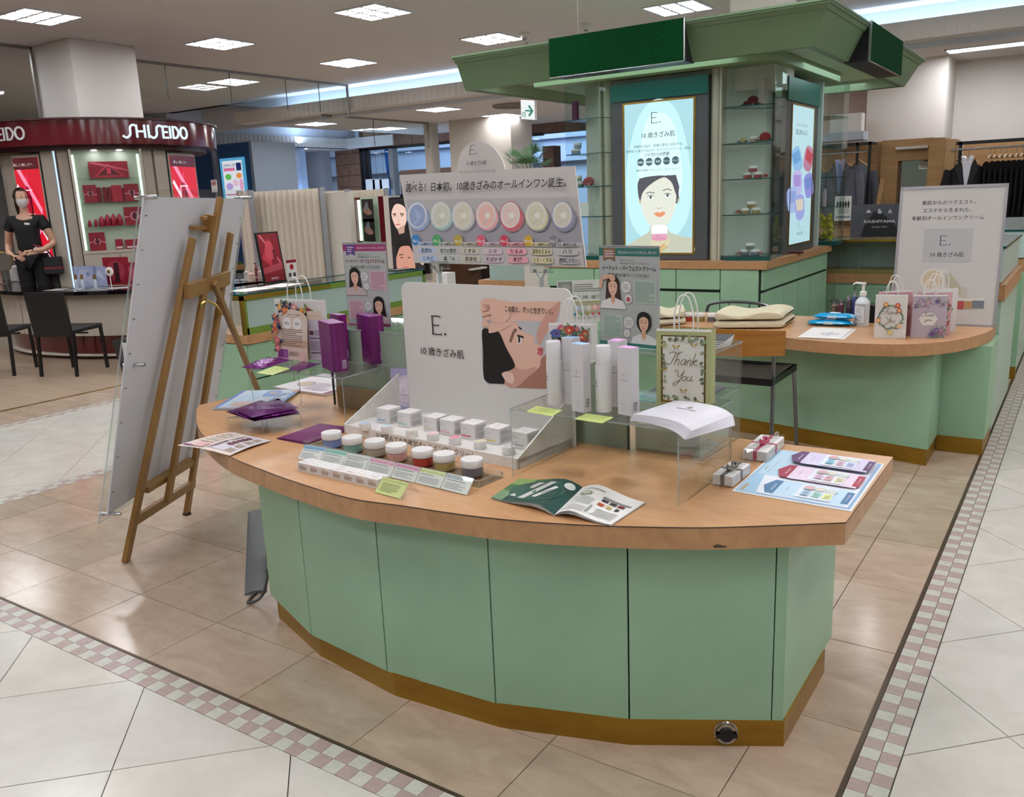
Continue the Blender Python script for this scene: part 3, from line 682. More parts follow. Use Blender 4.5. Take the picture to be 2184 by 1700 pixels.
# glass corner cases with shelves
def case_poly(cx, cy, dx, dy):     # chamfered glass case at a corner, (dx,dy) outward
    w = .36; return [(cx-dx*w, cy+dy*.02), (cx-dx*w*.62, cy+dy*.13), (cx-dx*.1, cy+dy*.13), (cx+dx*.12, cy-dy*.1), (cx+dx*.12, cy-dy*w*.75), (cx-dx*.02, cy-dy*w)]
def glass_case(lab, poly, shelves, zt=CB, back=True):
    c = Vector((sum(p[0] for p in poly)/len(poly), sum(p[1] for p in poly)/len(poly), KZ)); t = thing('corner_glass_case', lab, 'glass case', c)
    M().prism(poly, KZ, KZ+.035).build('base', [GLASSE], t, True)
    for z in shelves:
        M().prism(poly, z-.007, z, 0, 1).build('shelf', [GLASS, GLASSE], t, True)
    g_ = M(); e = M()
    for i in range(len(poly)-1):
        a, b = Vector((*poly[i], 0)), Vector((*poly[i+1], 0)); d = (b-a).normalized()
        m = M().slab([a+Vector((0, 0, KZ+.035)), b+Vector((0, 0, KZ+.035)), b+Vector((0, 0, zt)), a+Vector((0, 0, zt))], Vector((d.y, -d.x, 0)), .005); m.build('pane', [GLASS], t, True)
        e.bar((*poly[i], KZ+.03), (*poly[i], zt), .012, .012)
    e.bar((*poly[-1], KZ+.03), (*poly[-1], zt), .012, .012)
    e.build('edge_strip', [GLASSE], t, True)
    return t
# near corner case: corners measured on the counter top
pc = [GY(1535, 551, TY0+.05), G(1546, 556.5, KZ), G(1641, 556.5, KZ), G(1657, 549, KZ), GX(1660, 546, TX1-.05)]
polyN = [(p.x, p.y) for p in pc]
polyN = [(pc[0].x, TY0+.08), (pc[1].x, pc[1].y+.02), (pc[2].x, pc[2].y+.02), (pc[3].x+.0, pc[3].y), (pc[3].x-.01, ya-.02)]
shy = {k: ZAT(pc[1].x, pc[1].y, v) for k, v in enumerate((228, 306.5, 383, 459))}
SHN = [shy[k] for k in range(4)]
glass_case('glass shelf case at the near corner of the green kiosk, between two lit posters', polyN, SHN)
polyL = [(2*(TX0+TX1)/2-p[0], p[1]) for p in polyN]
lx = GY(1211, 400, KY0+.15).x
dxl = lx-min(p[0] for p in polyL); polyL = [(p[0]+dxl, p[1]) for p in polyL]
glass_case('glass shelf case at the left front corner of the green kiosk', polyL, [ZAT(lx+.2, KY0+.1, v) for v in (253, 327, 398, 462)])
SHL = [ZAT(lx+.2, KY0+.1, v) for v in (253, 327, 398, 462)]
fyy = GX(1748, 520, TX1).y
polyR = [(TX1-.02, fyy), (TX1+.1, fyy), (TX1+.1+.04, fyy+.1), (TX1+.13, fyy+.35), (TX1-.15, fyy+.45)]
glass_case('glass shelf case at the right rear corner of the green kiosk', polyR, SHN)
# canopy
zb, zt_ = 2.45, 2.705
b0, b1 = G(981, 192, zb), G(1742, 101, zb); t0, t1 = G(954.4, 118, zt_), G(1776, 0, zt_)
BX0, BX1, BY0 = b0.x, b1.x, (b0.y+b1.y)/2; QX0, QX1, QY0 = t0.x, t1.x, (t0.y+t1.y)/2
BY1 = GX(1929, 184, BX1).y; QY1 = BY1+(BY0-QY0)
can = thing('canopy', 'large sage green flared canopy of the kiosk hung from the ceiling', 'canopy', ((BX0+BX1)/2, BY0, zb))
SAGE = mat('sage_green_lacquer', '66805e', .5)
bo = [(BX0, BY0), (BX1, BY0), (BX1, BY1), (BX0, BY1)]; to = [(QX0, QY0), (QX1, QY0), (QX1, QY1), (QX0, QY1)]
m = M(); bi = [(BX0+.06, BY0+.06), (BX1-.06, BY0+.06), (BX1-.06, BY1-.06), (BX0+.06, BY1-.06)]
mid = [tuple(b_[i]+(t_[i]-b_[i])*.78 for i in (0, 1)) for b_, t_ in zip(bo, to)]; zm = zb+(zt_-zb)*.78
out = lambda pts, e: [(x+(e if x > (BX0+BX1)/2 else -e), y+(e if y > (BY0+BY1)/2 else -e)) for x, y in pts]
rings = [(bi, zb), (bo, zb), (mid, zm), (out(mid, .012), zm+.004), (out(to, .0), zt_-.03), (out(to, .012), zt_-.028), (out(to, .014), zt_-.016), (out(to, .022), zt_-.014), (out(to, .022), zt_)]
k = 0; vs = []
for pts, z in rings: vs += [(p[0], p[1], z) for p in pts]
fs = [(i*4+j, i*4+(j+1) % 4, i*4+4+(j+1) % 4, i*4+4+j) for i in range(len(rings)-1) for j in range(4)]+[(32, 33, 34, 35)]
m.add(vs, fs).build('fascia', [SAGE], can, True)
ce = M(); ce.add([(p[0], p[1], zb+.004) for p in bi]+[(p[0], p[1], zb+.10) for p in bi], [(0, 1, 5, 4), (1, 2, 6, 5), (2, 3, 7, 6), (3, 0, 4, 7), (4, 5, 6, 7)]); ce.build('soffit', [mat('pale_mint_soffit', 'a8b898', .5)], can, True)
M().box(TX0-.12, TX1+.1, KY0-.02, TY1+.1, CB, CB+.075).build('inner_cornice', [mat('sage_cornice', '82976f', .5)], can, True)
w_ = M()
for px, py in ((1180, 80), (1340, 0), (1848, 45)):
    q = G(px, 3, 3.6) if py else G(px, -120, 3.6)
for x, y in ((QX0+.9, QY0+.5), (QX0+1.5, QY0+1.0), (QX1-.3, QY0+1.0)): w_.tube([(x, y, zt_), (x, y, 3.6)], .004, 5)
w_.build('suspension_wire', [mat('alu')], can, True)
# cool lamp hidden in the canopy soffit on the far side
for nm, loc, sx, sy in (('canopy_tube_light', ((BX0+BX1)/2, BY1-.25, zb+.07), 2.2, .5), ('canopy_tube_light', (BX1-.32, (BY0+BY1)/2+.3, zb+.07), .5, 1.4), ('canopy_tube_light', (BX0+1.2, BY0+.3, zb+.07), 2., .3)):
    area(nm, loc, sx, sy, 4.5, (.75, .97, 1), (0, 0, -1))
# dark green sign boards proud of the fascia
DG = mat('dark_green_sign', '083f20', .9, spec=.08, noise=('063318', 60., 2, .4, .6)); DGF = mat('dark_sign_edge', '17181c', .4)
yS = QY0-.03
sa_, sb_ = GY(1171, 125, yS), GY(1458, 90, yS); zs1 = GY(1171, 83, yS).z; zs0 = GY(1171, 166, yS).z
t = thing('sign_board', 'wide blank dark green sign board on the front of the canopy', 'sign board', (sa_.x, yS, zs0))
M().box(sa_.x, sb_.x, yS, yS+.012, zs0, zs1).build('panel', [DG], t, True)
M().box(sa_.x+.01, sb_.x-.01, yS+.012, BY0+.03, zs0+.002, zs1-.03).build('box_body', [DGF], t, True)
M().box(sb_.x, sb_.x+.01, yS-.002, yS+.014, zs0, zs1).box(sa_.x, sb_.x, yS-.002, yS+.014, zs0-.006, zs0).build('edge_trim', [CHROME], t, True)
xS = QX1+.03
ya_, yb_ = GX(1856, 120, xS).y, GX(1926, 100, xS).y; zs1 = GX(1858, 42, xS).z; zs0 = GX(1853, 128, xS).z
t = thing('sign_board', 'smaller blank dark green sign board on the right side of the canopy', 'sign board', (xS, ya_, zs0))
M().box(xS-.012, xS, ya_, yb_, zs0, zs1).build('panel', [DG], t, True)
M().box(BX1-.03, xS-.012, ya_+.01, yb_-.01, zs0+.002, zs1-.03).build('box_body', [DGF], t, True)
M().box(xS-.014, xS+.002, ya_-.01, ya_, zs0, zs1).box(xS-.014, xS+.002, ya_, yb_, zs0-.006, zs0).build('edge_trim', [CHROME], t, True)
# goods in the glass cases
def jpos(px, Y, z): p = GY(px, 400, Y); return Vector((p.x, Y, z+.001))
def smalljar(lab, loc, col, cap=WPLAS, r=.033, h=.048): return jar('cream_jar', lab, loc, mat('jar_'+col, col, .3), cap, r=r, h=h, text=False, group=None)
YN = pc[1].y+.13
names = ['top', 'second', 'third', 'lowest']
for k, (z, c, cn) in enumerate(((SHN[2], '8f3f40', 'red'), (SHN[3], '8f8050', 'gold'), (KZ+.035, '6d7076', 'grey'))):
    cols = {'red': 'near corner case, third shelf', 'gold': 'near corner case, lowest shelf', 'grey': 'near corner case, on its base'}[cn]
    px = (1596, 1612, 1605)
    r = .036
    ds = ((1594, 0, 'left of the pair'), (1616, 0, 'right of the pair'), (1605, .049, 'on top of the pair'))
    for q, dz, w in ds:
        smalljar('%s cream jar %s, %s' % (cn, w, cols), jpos(q-(0 if k == 0 else 2), YN, z+dz), c)
smalljar('pale pink cream jar between yellow and red flowers, near corner case', jpos(1606, YN, SHN[1]), 'b59a90')
def flower(lab, loc, col, r, n=26, leaf=True, squash=.85):
    t = thing('artificial_flower', lab, 'flower', loc); f = M(); 
    for i in range(n):
        th = math.acos(1-1.25*(i+.5)/n); ph = i*2.4; d = Vector((math.sin(th)*math.cos(ph), math.sin(th)*math.sin(ph), math.cos(th)*squash)); c = d*r*.62+Vector((0, 0, r*.62))
        s = Vector((-math.sin(ph), math.cos(ph), 0)); e = d.cross(s); w_ = r*.42
        f.add([c-s*w_+d*.2*w_, c+e*w_*.9+d*.5*w_, c+s*w_+d*.2*w_, c-e*w_+d*.35*w_, c+d*-.1*w_], [(0, 1, 4), (1, 2, 4), (2, 3, 4), (3, 0, 4)])
    f.build('petals', [mat('petal_'+col, col, .6)], t)
    if leaf:
        l = M()
        for ph in (2.6, 3.6, -.4): l.add([(0, 0, .004), (math.cos(ph-.3)*r*.9, math.sin(ph-.3)*r*.9, .02), (math.cos(ph)*r*1.7, math.sin(ph)*r*1.7, .01), (math.cos(ph+.3)*r*.9, math.sin(ph+.3)*r*.9, .012)], [(0, 1, 2, 3)])
        l.build('leaf', [mat('leaf_dark', '27401f', .6)], t)
    return t
flower('dark red artificial flower on the top shelf, near corner case', jpos(1602, YN, SHN[0]), '6a0f16', .055)
flower('second dark red flower lying left on the top shelf, near corner case', jpos(1588, YN, SHN[0]), '5e0f15', .03)
flower('pale yellow artificial rose on the second shelf, near corner case', jpos(1583, YN, SHN[1]), 'c8c08a', .034)
flower('bright red round artificial flower on the second shelf, near corner case', jpos(1629, YN, SHN[1]), 'a5121c', .052, 34)
flower('small red flower right of the red jars, near corner case', jpos(1632, YN, SHN[2]), 'b02c2a', .022)
flower('small pink flower with dark leaves on the lowest shelf, near corner case', jpos(1576, YN, SHN[3]), 'b9796a', .026)
flower('small pink flower left of the grey jars, near corner case', jpos(1579, YN, KZ+.035), 'b9796a', .022); flower('small pink flower right of the grey jars, near corner case', jpos(1625, YN, KZ+.035), 'b9796a', .022)
p = jpos(1621, YN, SHN[0]); t = thing('product_box', 'tall pale pink carton on the top shelf, near corner case', 'box', p); M().box(-.025, .025, -.02, .02, 0, .2).build('carton', [mat('pale_pink_card', 'a89a94', .6)], t, bevel=.001)
YL = KY0+.22
p = jpos(1231, YL, SHL[0]); t = thing('product_box', 'tall dark purple carton on the top shelf, left corner case', 'box', p); M().box(-.024, .024, -.02, .02, 0, .16).build('carton', [mat('plum_card', '5c1748', .5)], t, bevel=.001)
smalljar('pale blue cream jar under another, left corner case', jpos(1230, YL, SHL[1]), '8a9cb8', r=.04); smalljar('pale blue cream jar stacked on top, left corner case', jpos(1234, YL, SHL[1]+.049), '8a9cb8')
smalljar('pale teal cream jar at the bottom of a stack, left corner case', jpos(1237, YL, SHL[2]), '8aa8a2', r=.034); smalljar('pale teal cream jar on top of a stack, left corner case', jpos(1235, YL, SHL[2]+.049), '8aa8a2', r=.028)
flower('pink artificial carnation with leaves on the third shelf, left corner case', jpos(1256, YL, SHL[2]), 'c06a68', .06, 34)
t = thing('lens_stand', 'small white mirror frame on the lowest shelf, left corner case', 'frame', jpos(1246, YL, SHL[3])); M().box(-.04, .04, -.004, .004, 0, .12).build('board', [WPLAS], t); M().box(-.045, .045, -.02, .03, 0, .012).build('foot', [WPLAS], t)
YR = fyy+.12
t = thing('yellow_flowers', 'bunch of yellow flowers in the right rear glass case', 'flower', (TX1+.0, YR, KZ+.036)); f = M()
for i in range(26): f.blob((random.uniform(-.03, .08), random.uniform(-.05, .05), random.uniform(.02, .24)*(1)), .022, 4, jit=.25)
f.build('blossoms', [mat('yellow_petal', 'a8a01c', .6)], t); l = M()
for i in range(14): a = random.uniform(0, 6.3); l.add([(0, 0, 0), (.04*math.cos(a)-.01, .04*math.sin(a), .05), (.09*math.cos(a), .09*math.sin(a), random.uniform(.01, .1))], [(0, 1, 2)])
l.build('leaf', [mat('leaf_dark')], t)
p = jpos(1731, YR, SHN[3]); t = thing('spray_bottle', 'pale pink lotion bottle on a shelf, right rear glass case', 'bottle', (TX1-.0, YR, SHN[3])); M().lathe([(.018, 0), (.018, .14), (.01, .15), (.01, .17), (0, .17)], n=14).build('bottle', [mat('pale_pink_plastic', 'b09aa0', .35)], t, smooth=True)
p = G(1690, 541, KZ); t = thing('red_case', 'small dark red flat case on the kiosk counter edge', 'case', p, .2); M().box(-.09, .09, -.03, .03, 0, .018).build('shell', [mat('dark_red_lacquer', '56131c', .2)], t, bevel=.002)
# ================================================================ FRONT COUNTER
T = TOP
gt = lambda px, py, z=T: G(px, py, z)
back_y = 2.80
outl = [(-.455, back_y), (-.455, gt(1799, 1113).y)]
arc = [(1799, 1113), (1650, 1120), (1500, 1124.5), (1350, 1122.5), (1250, 1119), (1140, 1112.5), (1036, 1103), (945, 1091), (860, 1078), (745, 1061.5), (633, 1028), (566, 1004), (488, 972), (439, 934), (423, 912), (418, 890)]
ap = [(gt(*p).x, gt(*p).y) for p in arc][1:]
outl += crom([(outl[1])]+ap, 4, False)[1:]
outl += [(gt(419, 874).x, gt(419, 874).y), (gt(425, 864).x, gt(425, 864).y), (gt(517, 844).x-.02, gt(517, 844).y), (-3.12, back_y)]
fc = thing('display_counter', 'large curved mint green display counter with maple top, in the foreground', 'counter', (-1.7, 2.3, 0))
outl = outl[::-1] if area2(outl) < 0 else outl
M().prism(outl, T-.062, T, 0, 1).build('worktop', [MAPLE, MAPLEE], fc, True)
M().tube([(p[0]*1.0, p[1], T-.0016) for p in outl], .0016, 5, closed=True).build('edge_seam', [mat('dark_seam', '2a1c14', .6)], fc, True)
zg = .08
body = [G(*p, zg) for p in ((1669, 1538), (1342, 1535), (1057, 1500), (826, 1432), (664, 1354), (577, 1268))]
bp = [(p.x, p.y) for p in body]; e5 = bp[-1]
bp += [(e5[0]-.30, e5[1]+.36), (e5[0]-.38, 2.72)]
rx_ = bp[0][0]; bodyp = [(rx_, 2.72)]+bp
inner = inset(bodyp if area2(bodyp) > 0 else bodyp[::-1], .022)
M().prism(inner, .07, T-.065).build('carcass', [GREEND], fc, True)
base = [G(*p, 0) for p in ((1671, 1592), (1342, 1589), (1067, 1552), (843, 1484), (684, 1399), (595, 1317))]
kp = [(p.x, p.y) for p in base]; kp += [(kp[-1][0]-.27, kp[-1][1]+.36), (kp[-1][0]-.33, 2.62)]; kp = [(kp[0][0], 2.62)]+kp
for a, b in zip(kp[:-1], kp[1:]):
    d = (Vector(b)-Vector(a)).normalized(); n = Vector((-d.y, d.x)); 
    if n.dot(Vector((-1.6, 2.4))-Vector(a)) < 0: n = -n
    M().slab([(*a, 0), (*b, 0), (*b, .082), (*a, .082)], (n.x, n.y, 0), .012).build('kickplate', [BRASS], fc, True)
def panel(a, b, z0, z1, m, th=.018, nm='panel', g=.0025):
    a = Vector(a); b = Vector(b); d = (b-a).normalized(); n = Vector((-d.y, d.x))
    if n.dot(Vector((-1.6, 2.4))-a) < 0: n = -n
    a2, b2 = a+d*g, b-d*g
    return M().slab([(*a2, z0), (*b2, z0), (*b2, z1), (*a2, z1)], (n.x, n.y, 0), th).build(nm, [m], fc, True)
q = G(1645, 1538, zg); fil = (q.x, q.y+.0)
panel(bodyp[0], bodyp[1], zg, T-.062, GREEN, nm='side_panel', g=0)
dd = (Vector(bodyp[2])-Vector(bodyp[1])); fil = Vector(bodyp[1])+dd*.07
panel(bodyp[1], fil, zg, T-.062, GREEN, nm='filler_panel', g=.001); panel(fil, bodyp[2], zg, T-.062, GREEN)
for i in range(2, 6): panel(bodyp[i], bodyp[i+1], zg, T-.062, GREEN)
panel(bodyp[6], bodyp[7], zg, T-.062, GREEN, nm='end_panel'); panel(bodyp[7], bodyp[8], zg, T-.062, GREEN, nm='end_panel')
# cable outlet cover in the plinth
a, b = Vector(kp[1]), Vector(kp[2]); d = (b-a).normalized(); c = a+d*((G(1549, 1575, .03)-Vector((*a, 0))).xy.length); n = Vector((d.y, -d.x, 0))
if n.y > 0: n = -n
cp = M().lathe([(0, .012), (.03, .012), (.031, .002), (.034, 0)], Vector((c.x, c.y, .044)), 24, axis=n); cp.build('outlet_ring', [CHROME], fc, True, smooth=True)
q = M(); q.lathe([(.021, .0125), (.021, .018), (0, .018)], Vector((c.x, c.y, .044)), 10, axis=n); u3 = Vector((*d, 0))
q.add([Vector((c.x, c.y, .044))+n*.019+u3*x+Vector((0, 0, z)) for x, z in ((-.03, -.007), (.03, -.009), (.031, .006), (-.03, .007))], [(0, 1, 2, 3)]); q.build('outlet_flap', [BLACK], fc, True)
a_, b_ = gt(1515, 1124.3), gt(1565, 1123.4); Fs = Fr(a_-Vector((0, 0, .06)), b_-a_, (0, 0, 1), (b_-a_).length, .06)
art(fc, Fs, [('p', [(.1, .14), (.3, .22), (.75, .12), (.7, .06), (.2, .04)], P('54422c'))], name='scuff')

# cable duct and grey cable on the floor at the left end
p0, p1, p2, p3 = G(524, 1270), G(548, 1268), G(545, 1095), G(531, 1095)
ax = (p3-p0).normalized(); wd = .045
t = thing('cable_duct', 'grey plastic floor cable duct running behind the left end of the counter', 'cable duct', p0)
m = M(); L = (p3-p0).length; sd = Vector((ax.y, -ax.x, 0))
for k in range(9):
    a_ = math.pi*k/8; m.v += [p0+sd*(.04-.045*math.cos(a_))+Vector((0, 0, .014*math.sin(a_))), p0+ax*L+sd*(.04-.045*math.cos(a_))+Vector((0, 0, .014*math.sin(a_)))]
for k in range(8): m.f.append((2*k, 2*k+1, 2*k+3, 2*k+2)); m.m.append(0)
m.f.append(tuple(2*k for k in range(9))); m.m.append(0)
m.build('cover', [mat('grey_duct', '6d7175', .45)], t, True)
q = G(552, 1285); pts = crom([tuple(p0+sd*.04+Vector((0, 0, .006))), tuple(q+Vector((-.03, -.03, .004))), tuple(q+Vector((.02, 0, .03))), tuple(q+Vector((.03, .03, .10))), tuple(q+Vector((-.01, .06, .115))), tuple(q+Vector((-.02, .1, .07)))], 6, False)
o = M().tube(pts, .006, 8).build('power_cable', [mat('grey_cable', '4d4f52', .5)], None, smooth=True); tag(o, 'grey cable looping out of the floor duct beside the counter plinth', 'cable')

# ---- low glass showcase standing on the back of the counter
cx0, cx1, cy0, cy1 = -2.675, -.966, 2.497, 2.815
t = thing('tabletop_showcase', 'long low glass showcase on the back half of the display counter', 'glass case', (cx1, cy0, T)); case_ = t
M().box(cx0, cx1, cy0, cy1, CASE-.007, CASE, 0, None, 1).build('top_pane', [GLASS, ACRE], t, True)
M().box(cx0+.02, cx1-.27, cy0+.004, cy0+.014, T, CASE-.008).build('front_panel', [mat('grey_mint_glass', '8f9f8e', .18)], t, True)
M().box(cx1-.265, cx1, cy0, cy0+.006, T, CASE-.008).build('front_pane', [GLASS], t, True)
for x in (cx0, cx1-.006): M().box(x, x+.006, cy0, cy1, T, CASE-.008).build('side_pane', [GLASS], t, True)
M().box(cx1-.26, cx1-.008, cy0+.01, cy1, T+.17, T+.176, 0, None, 1).build('shelf', [GLASS, ACRE], t, True)
e = M()
for x, y in ((cx0, cy0), (cx0, cy1-.005), (cx1-.27, cy0+.001)): e.box(x-.001, x+.006, y-.001, y+.006, T, CASE-.007)
e.build('corner_edge', [mat('case_edge', '39433f', .3)], t, True); t.rotation_euler = (0, 0, -.045)
for (x0, x1, y0, y1, z0, z1, c, nm, lab) in ((cx1-.25, cx1-.02, cy0+.03, cy1-.02, T+.001, T+.09, 'bdbcae', 'storage_box', 'cream drawer box on the floor of the glass showcase, right end'),
    (cx1-.24, cx1-.03, cy0+.05, cy1-.04, T+.177, T+.185, '4a4650', 'booklet', 'dark booklet on the middle shelf of the glass showcase'),
    (cx0+.05, cx0+.35, cy0+.05, cy1-.05, T+.001, T+.09, '8a7450', 'storage_box', 'brown carton inside the left end of the glass showcase')):
    tt = thing(nm, lab, 'box' if 'box' in nm else 'booklet', ((x0+x1)/2, (y0+y1)/2, z0)); M().box(x0, x1, y0, y1, z0, z1).build('body', [mat('c_'+c, c, .6)], tt, True, bevel=.002)
    if nm == 'storage_box' and c[0] == 'b': M().box(x0+.01, x1-.01, y0-.004, y0, z0+.008, z1-.012).box((x0+x1)/2-.012, (x0+x1)/2+.012, y0-.01, y0-.004, z0+.04, z0+.05).build('drawer', [mat('c_b', 'a9a898', .5)], tt, True)

# ---- white stepped display stand with backboard
A0 = gt(*c5(390, 490)); B0 = gt(*c5(1655, 755)); ux = (B0-A0); SL = ux.length; rz = math.atan2(ux.y, ux.x)
st = thing('display_stand', 'white stepped counter display stand with tall printed backboard and Japanese slogan', 'display stand', A0, rz)
D = .30; hl = .030
m = M().box(0, SL, 0, .006, 0, hl+.004).box(0, SL, .006, D, 0, .030); m.build('tray', [mat('marble_white', 'dcdad6', .35, noise=('cfcbc4', 7., 4, .45, .7))], st)
wh = ZAT(*gt(*c5(2060, 560)).xy, 838)-T
for x in (0, SL-.006): M().prism([(0, 0)], 0, 0) if False else M().add([(x+e_, y, z) for e_ in (0, .006) for y, z in ((0, 0), (D, 0), (D, wh), (0, hl+.004))], [(3, 2, 1, 0), (4, 5, 6, 7), (0, 1, 5, 4), (1, 2, 6, 5), (2, 3, 7, 6), (3, 0, 4, 7)]).build('side_cheek', [mat('marble_white')], st)
R = ROOTM[st.name]; o_ = R @ Vector((0, D, 0)); u_ = (R.to_3x3() @ Vector((1, 0, 0)))
nb = u_.cross(Vector((0, 0, 1))); topz = GP(900, 603, o_, nb).z
xL = (GP(857.5, 640, o_, nb)-o_).dot(u_); xR = (GP(1221, 700, o_, nb)-o_).dot(u_)
Fb = Fr(o_+u_*xL, u_, (0, 0, 1), xR-xL, topz-T)
asp = Fb.h/Fb.w; rc = .045
prof = [(0, 0), (1, 0)]+[(1-rc+rc*math.cos(a), 1+(-rc+rc*math.sin(a))/asp) for a in [i*math.pi/12 for i in range(7)]]+[(rc-rc*math.sin(a), 1+(-rc+rc*math.cos(a))/asp) for a in [i*math.pi/12 for i in range(7)]]
M().slab([Fb(*p) for p in prof], -Fb.n, .006).build('backboard', [mat('backboard_white', 'd6d4cf', .4)], st, True)
def inv(px, py, F=Fb):
    p = GP(px, py, F.o, F.n)-F.o; return (p.dot(F.u)/F.w, p.dot(F.v)/F.h)
K = P('141414'); SKN = P('dfb7a3'); SKM = P('c8998a'); SKD = P('a1735f'); HB = P('0d0b0c'); SKH = P('e6c6b6')
pi = lambda L: [inv(*p) for p in L]
c7 = lambda x, y: (700+x*.27473, 500+y*.27473)
cc = lambda L: pi([c7(*p) for p in L])
e0 = inv(*c7(815, 775)); e1 = inv(*c7(815, 628))
frame_ph = cc([(1192, 505), (1790, 505), (1730, 640), (1700, 690), (1700, 1092), (1900, 1092), (1900, 1180)])
img = pi([(1028, 637), (1195, 637), (1192, 665), (1170, 700), (1168, 826), (1100, 820), (1042, 814), (1034, 805)])
its = [('p', pi([(1029, 640), (1195, 652), (1190, 700), (1178, 700), (1178, 827), (1042, 814), (1033, 806)]), P('b9bbbe')),
  ('s', cc([(1200, 760), (1330, 640), (1480, 650), (1620, 760), (1700, 900), (1690, 1100), (1600, 1180), (1330, 1160), (1215, 1130)]), P('b9bbbe')),
  # raised arm across the top
  ('p', pi([(1029, 640), (1080, 641), (1100, 645), (1150, 642), (1196, 644), (1190, 668), (1182, 680), (1168, 690), (1150, 685), (1120, 684), (1085, 686), (1060, 690), (1031, 680)]), SKN),
  ('s', cc([(1680, 640), (1790, 520), (1800, 560), (1760, 700), (1700, 760), (1640, 860), (1620, 760)]), SKM),
  # neck and shoulder
  ('p', cc([(1440, 1190), (1600, 1060), (1660, 960), (1720, 900), (1720, 1200)]), SKD),
  # face in profile looking right
  ('s', cc([(1290, 770), (1400, 690), (1460, 685), (1500, 745), (1560, 775), (1606, 800), (1600, 845), (1640, 860), (1672, 900), (1655, 925), (1662, 945), (1650, 985), (1640, 1030), (1560, 1100), (1470, 1180), (1400, 1185), (1330, 1100), (1290, 920)]), SKN),
  ('s', cc([(1400, 1000), (1500, 1050), (1620, 1030), (1560, 1100), (1470, 1180), (1400, 1185), (1350, 1090)]), SKM),
  ('k', cc([(1415, 835), (1440, 760), (1462, 735)]), .014, P('7d5b4e')), ('s', cc([(1470, 790), (1500, 800), (1502, 845), (1480, 855)]), P('ece4e0')), ('k', cc([(1470, 785), (1500, 792), (1520, 800)]), .009, HB), ('s', cc([(1478, 795), (1492, 800), (1492, 835), (1480, 838)]), P('2c1f1c')), ('k', cc([(1480, 720), (1505, 735)]), .007, HB),
  ('s', cc([(1628, 885), (1665, 880), (1672, 905), (1640, 915)]), LIP), ('s', cc([(1625, 915), (1668, 908), (1660, 940), (1632, 930)]), P('c2676c')),
  # hair
  ('s', cc([(1200, 740), (1270, 740), (1330, 760), (1385, 880), (1440, 980), (1450, 1030), (1400, 1060), (1352, 1092), (1300, 1150), (1215, 1120), (1205, 900)]), HB),
  ('p', cc([(1198, 740), (1300, 800), (1390, 1000), (1370, 1160), (1250, 1155), (1212, 1120)]), HB),
  # ear
  ('s', cc([(1352, 1080), (1395, 1062), (1440, 1085), (1445, 1150), (1400, 1150), (1370, 1120)]), SKH),
  # hand on the forehead with curled fingers
  ('s', cc([(1195, 510), (1290, 498), (1370, 530), (1415, 600), (1400, 660), (1330, 690), (1240, 650), (1195, 620)]), SKN),
  ('k', cc([(1210, 560), (1255, 556), (1240, 600)]), .02, SKM), ('k', cc([(1200, 620), (1262, 612), (1275, 640), (1215, 655)]), .024, SKN), ('k', cc([(1200, 690), (1250, 700), (1262, 722)]), .026, SKN), ('s', cc([(1270, 690), (1330, 690), (1400, 680), (1420, 700), (1340, 745), (1262, 765), (1250, 745)]), SKN),
  ('k', cc([(1200, 640), (1270, 625)]), .006, SKD), ('k', cc([(1205, 600), (1250, 590)]), .006, SKD), ('k', cc([(1265, 762), (1252, 748), (1262, 740)]), .006, SKH),
  ('E', e0[0], e0[1], e1[1]-e0[1], K)]
tx0 = inv(*c7(725, 905)); tx1 = inv(*c7(1058, 935))
its += [('t', '10 歳きざみ肌', (tx0[0]+tx1[0])/2, inv(*c7(890, 955))[1]+.012, .066, K, 'c', .003, 0, tx1[0]-tx0[0])]
ta = inv(*c7(1378, 585)); its += [('t', 'この肌と、ずっと生きていく。', ta[0], ta[1]-.008, .042, K, 'l', .012, 0, inv(*c7(1755, 600))[0]-ta[0])]
art(st, Fb, its)
Fl = Fr(R @ Vector((0, 0, 0)), u_, (0, 0, 1), SL, hl+.004)
art(st, Fl, [('t', '日本初めての年齢別オールインワンクリーム', .5, .2, .72, P('57503f'), 'c', .01)])
loc = lambda a, b, z: R @ Vector((a, b, z))
names7 = ['blue', 'green', 'beige', 'pink', 'red', 'yellow', 'grey']
cols7 = ['8ea6d6', '8fc2b4', 'cfc6a6', 'e0a6b0', 'd0506a', 'd8c070', '9a9aa0']
ordn = ['first from the left', 'second from the left', 'third from the left', 'middle one', 'third from the right', 'second from the right', 'last on the right']
jx = [(543, 462), (702, 485), (882, 513), (1036, 540), (1198, 570), (1380, 600), (1588, 640)]
bx_ = [(675, 440), (828, 470), (1035, 503), (1157, 528), (1305, 560), (1485, 594), (1724, 616)]
CARD = mat('white_carton', 'dcdad8', .5)
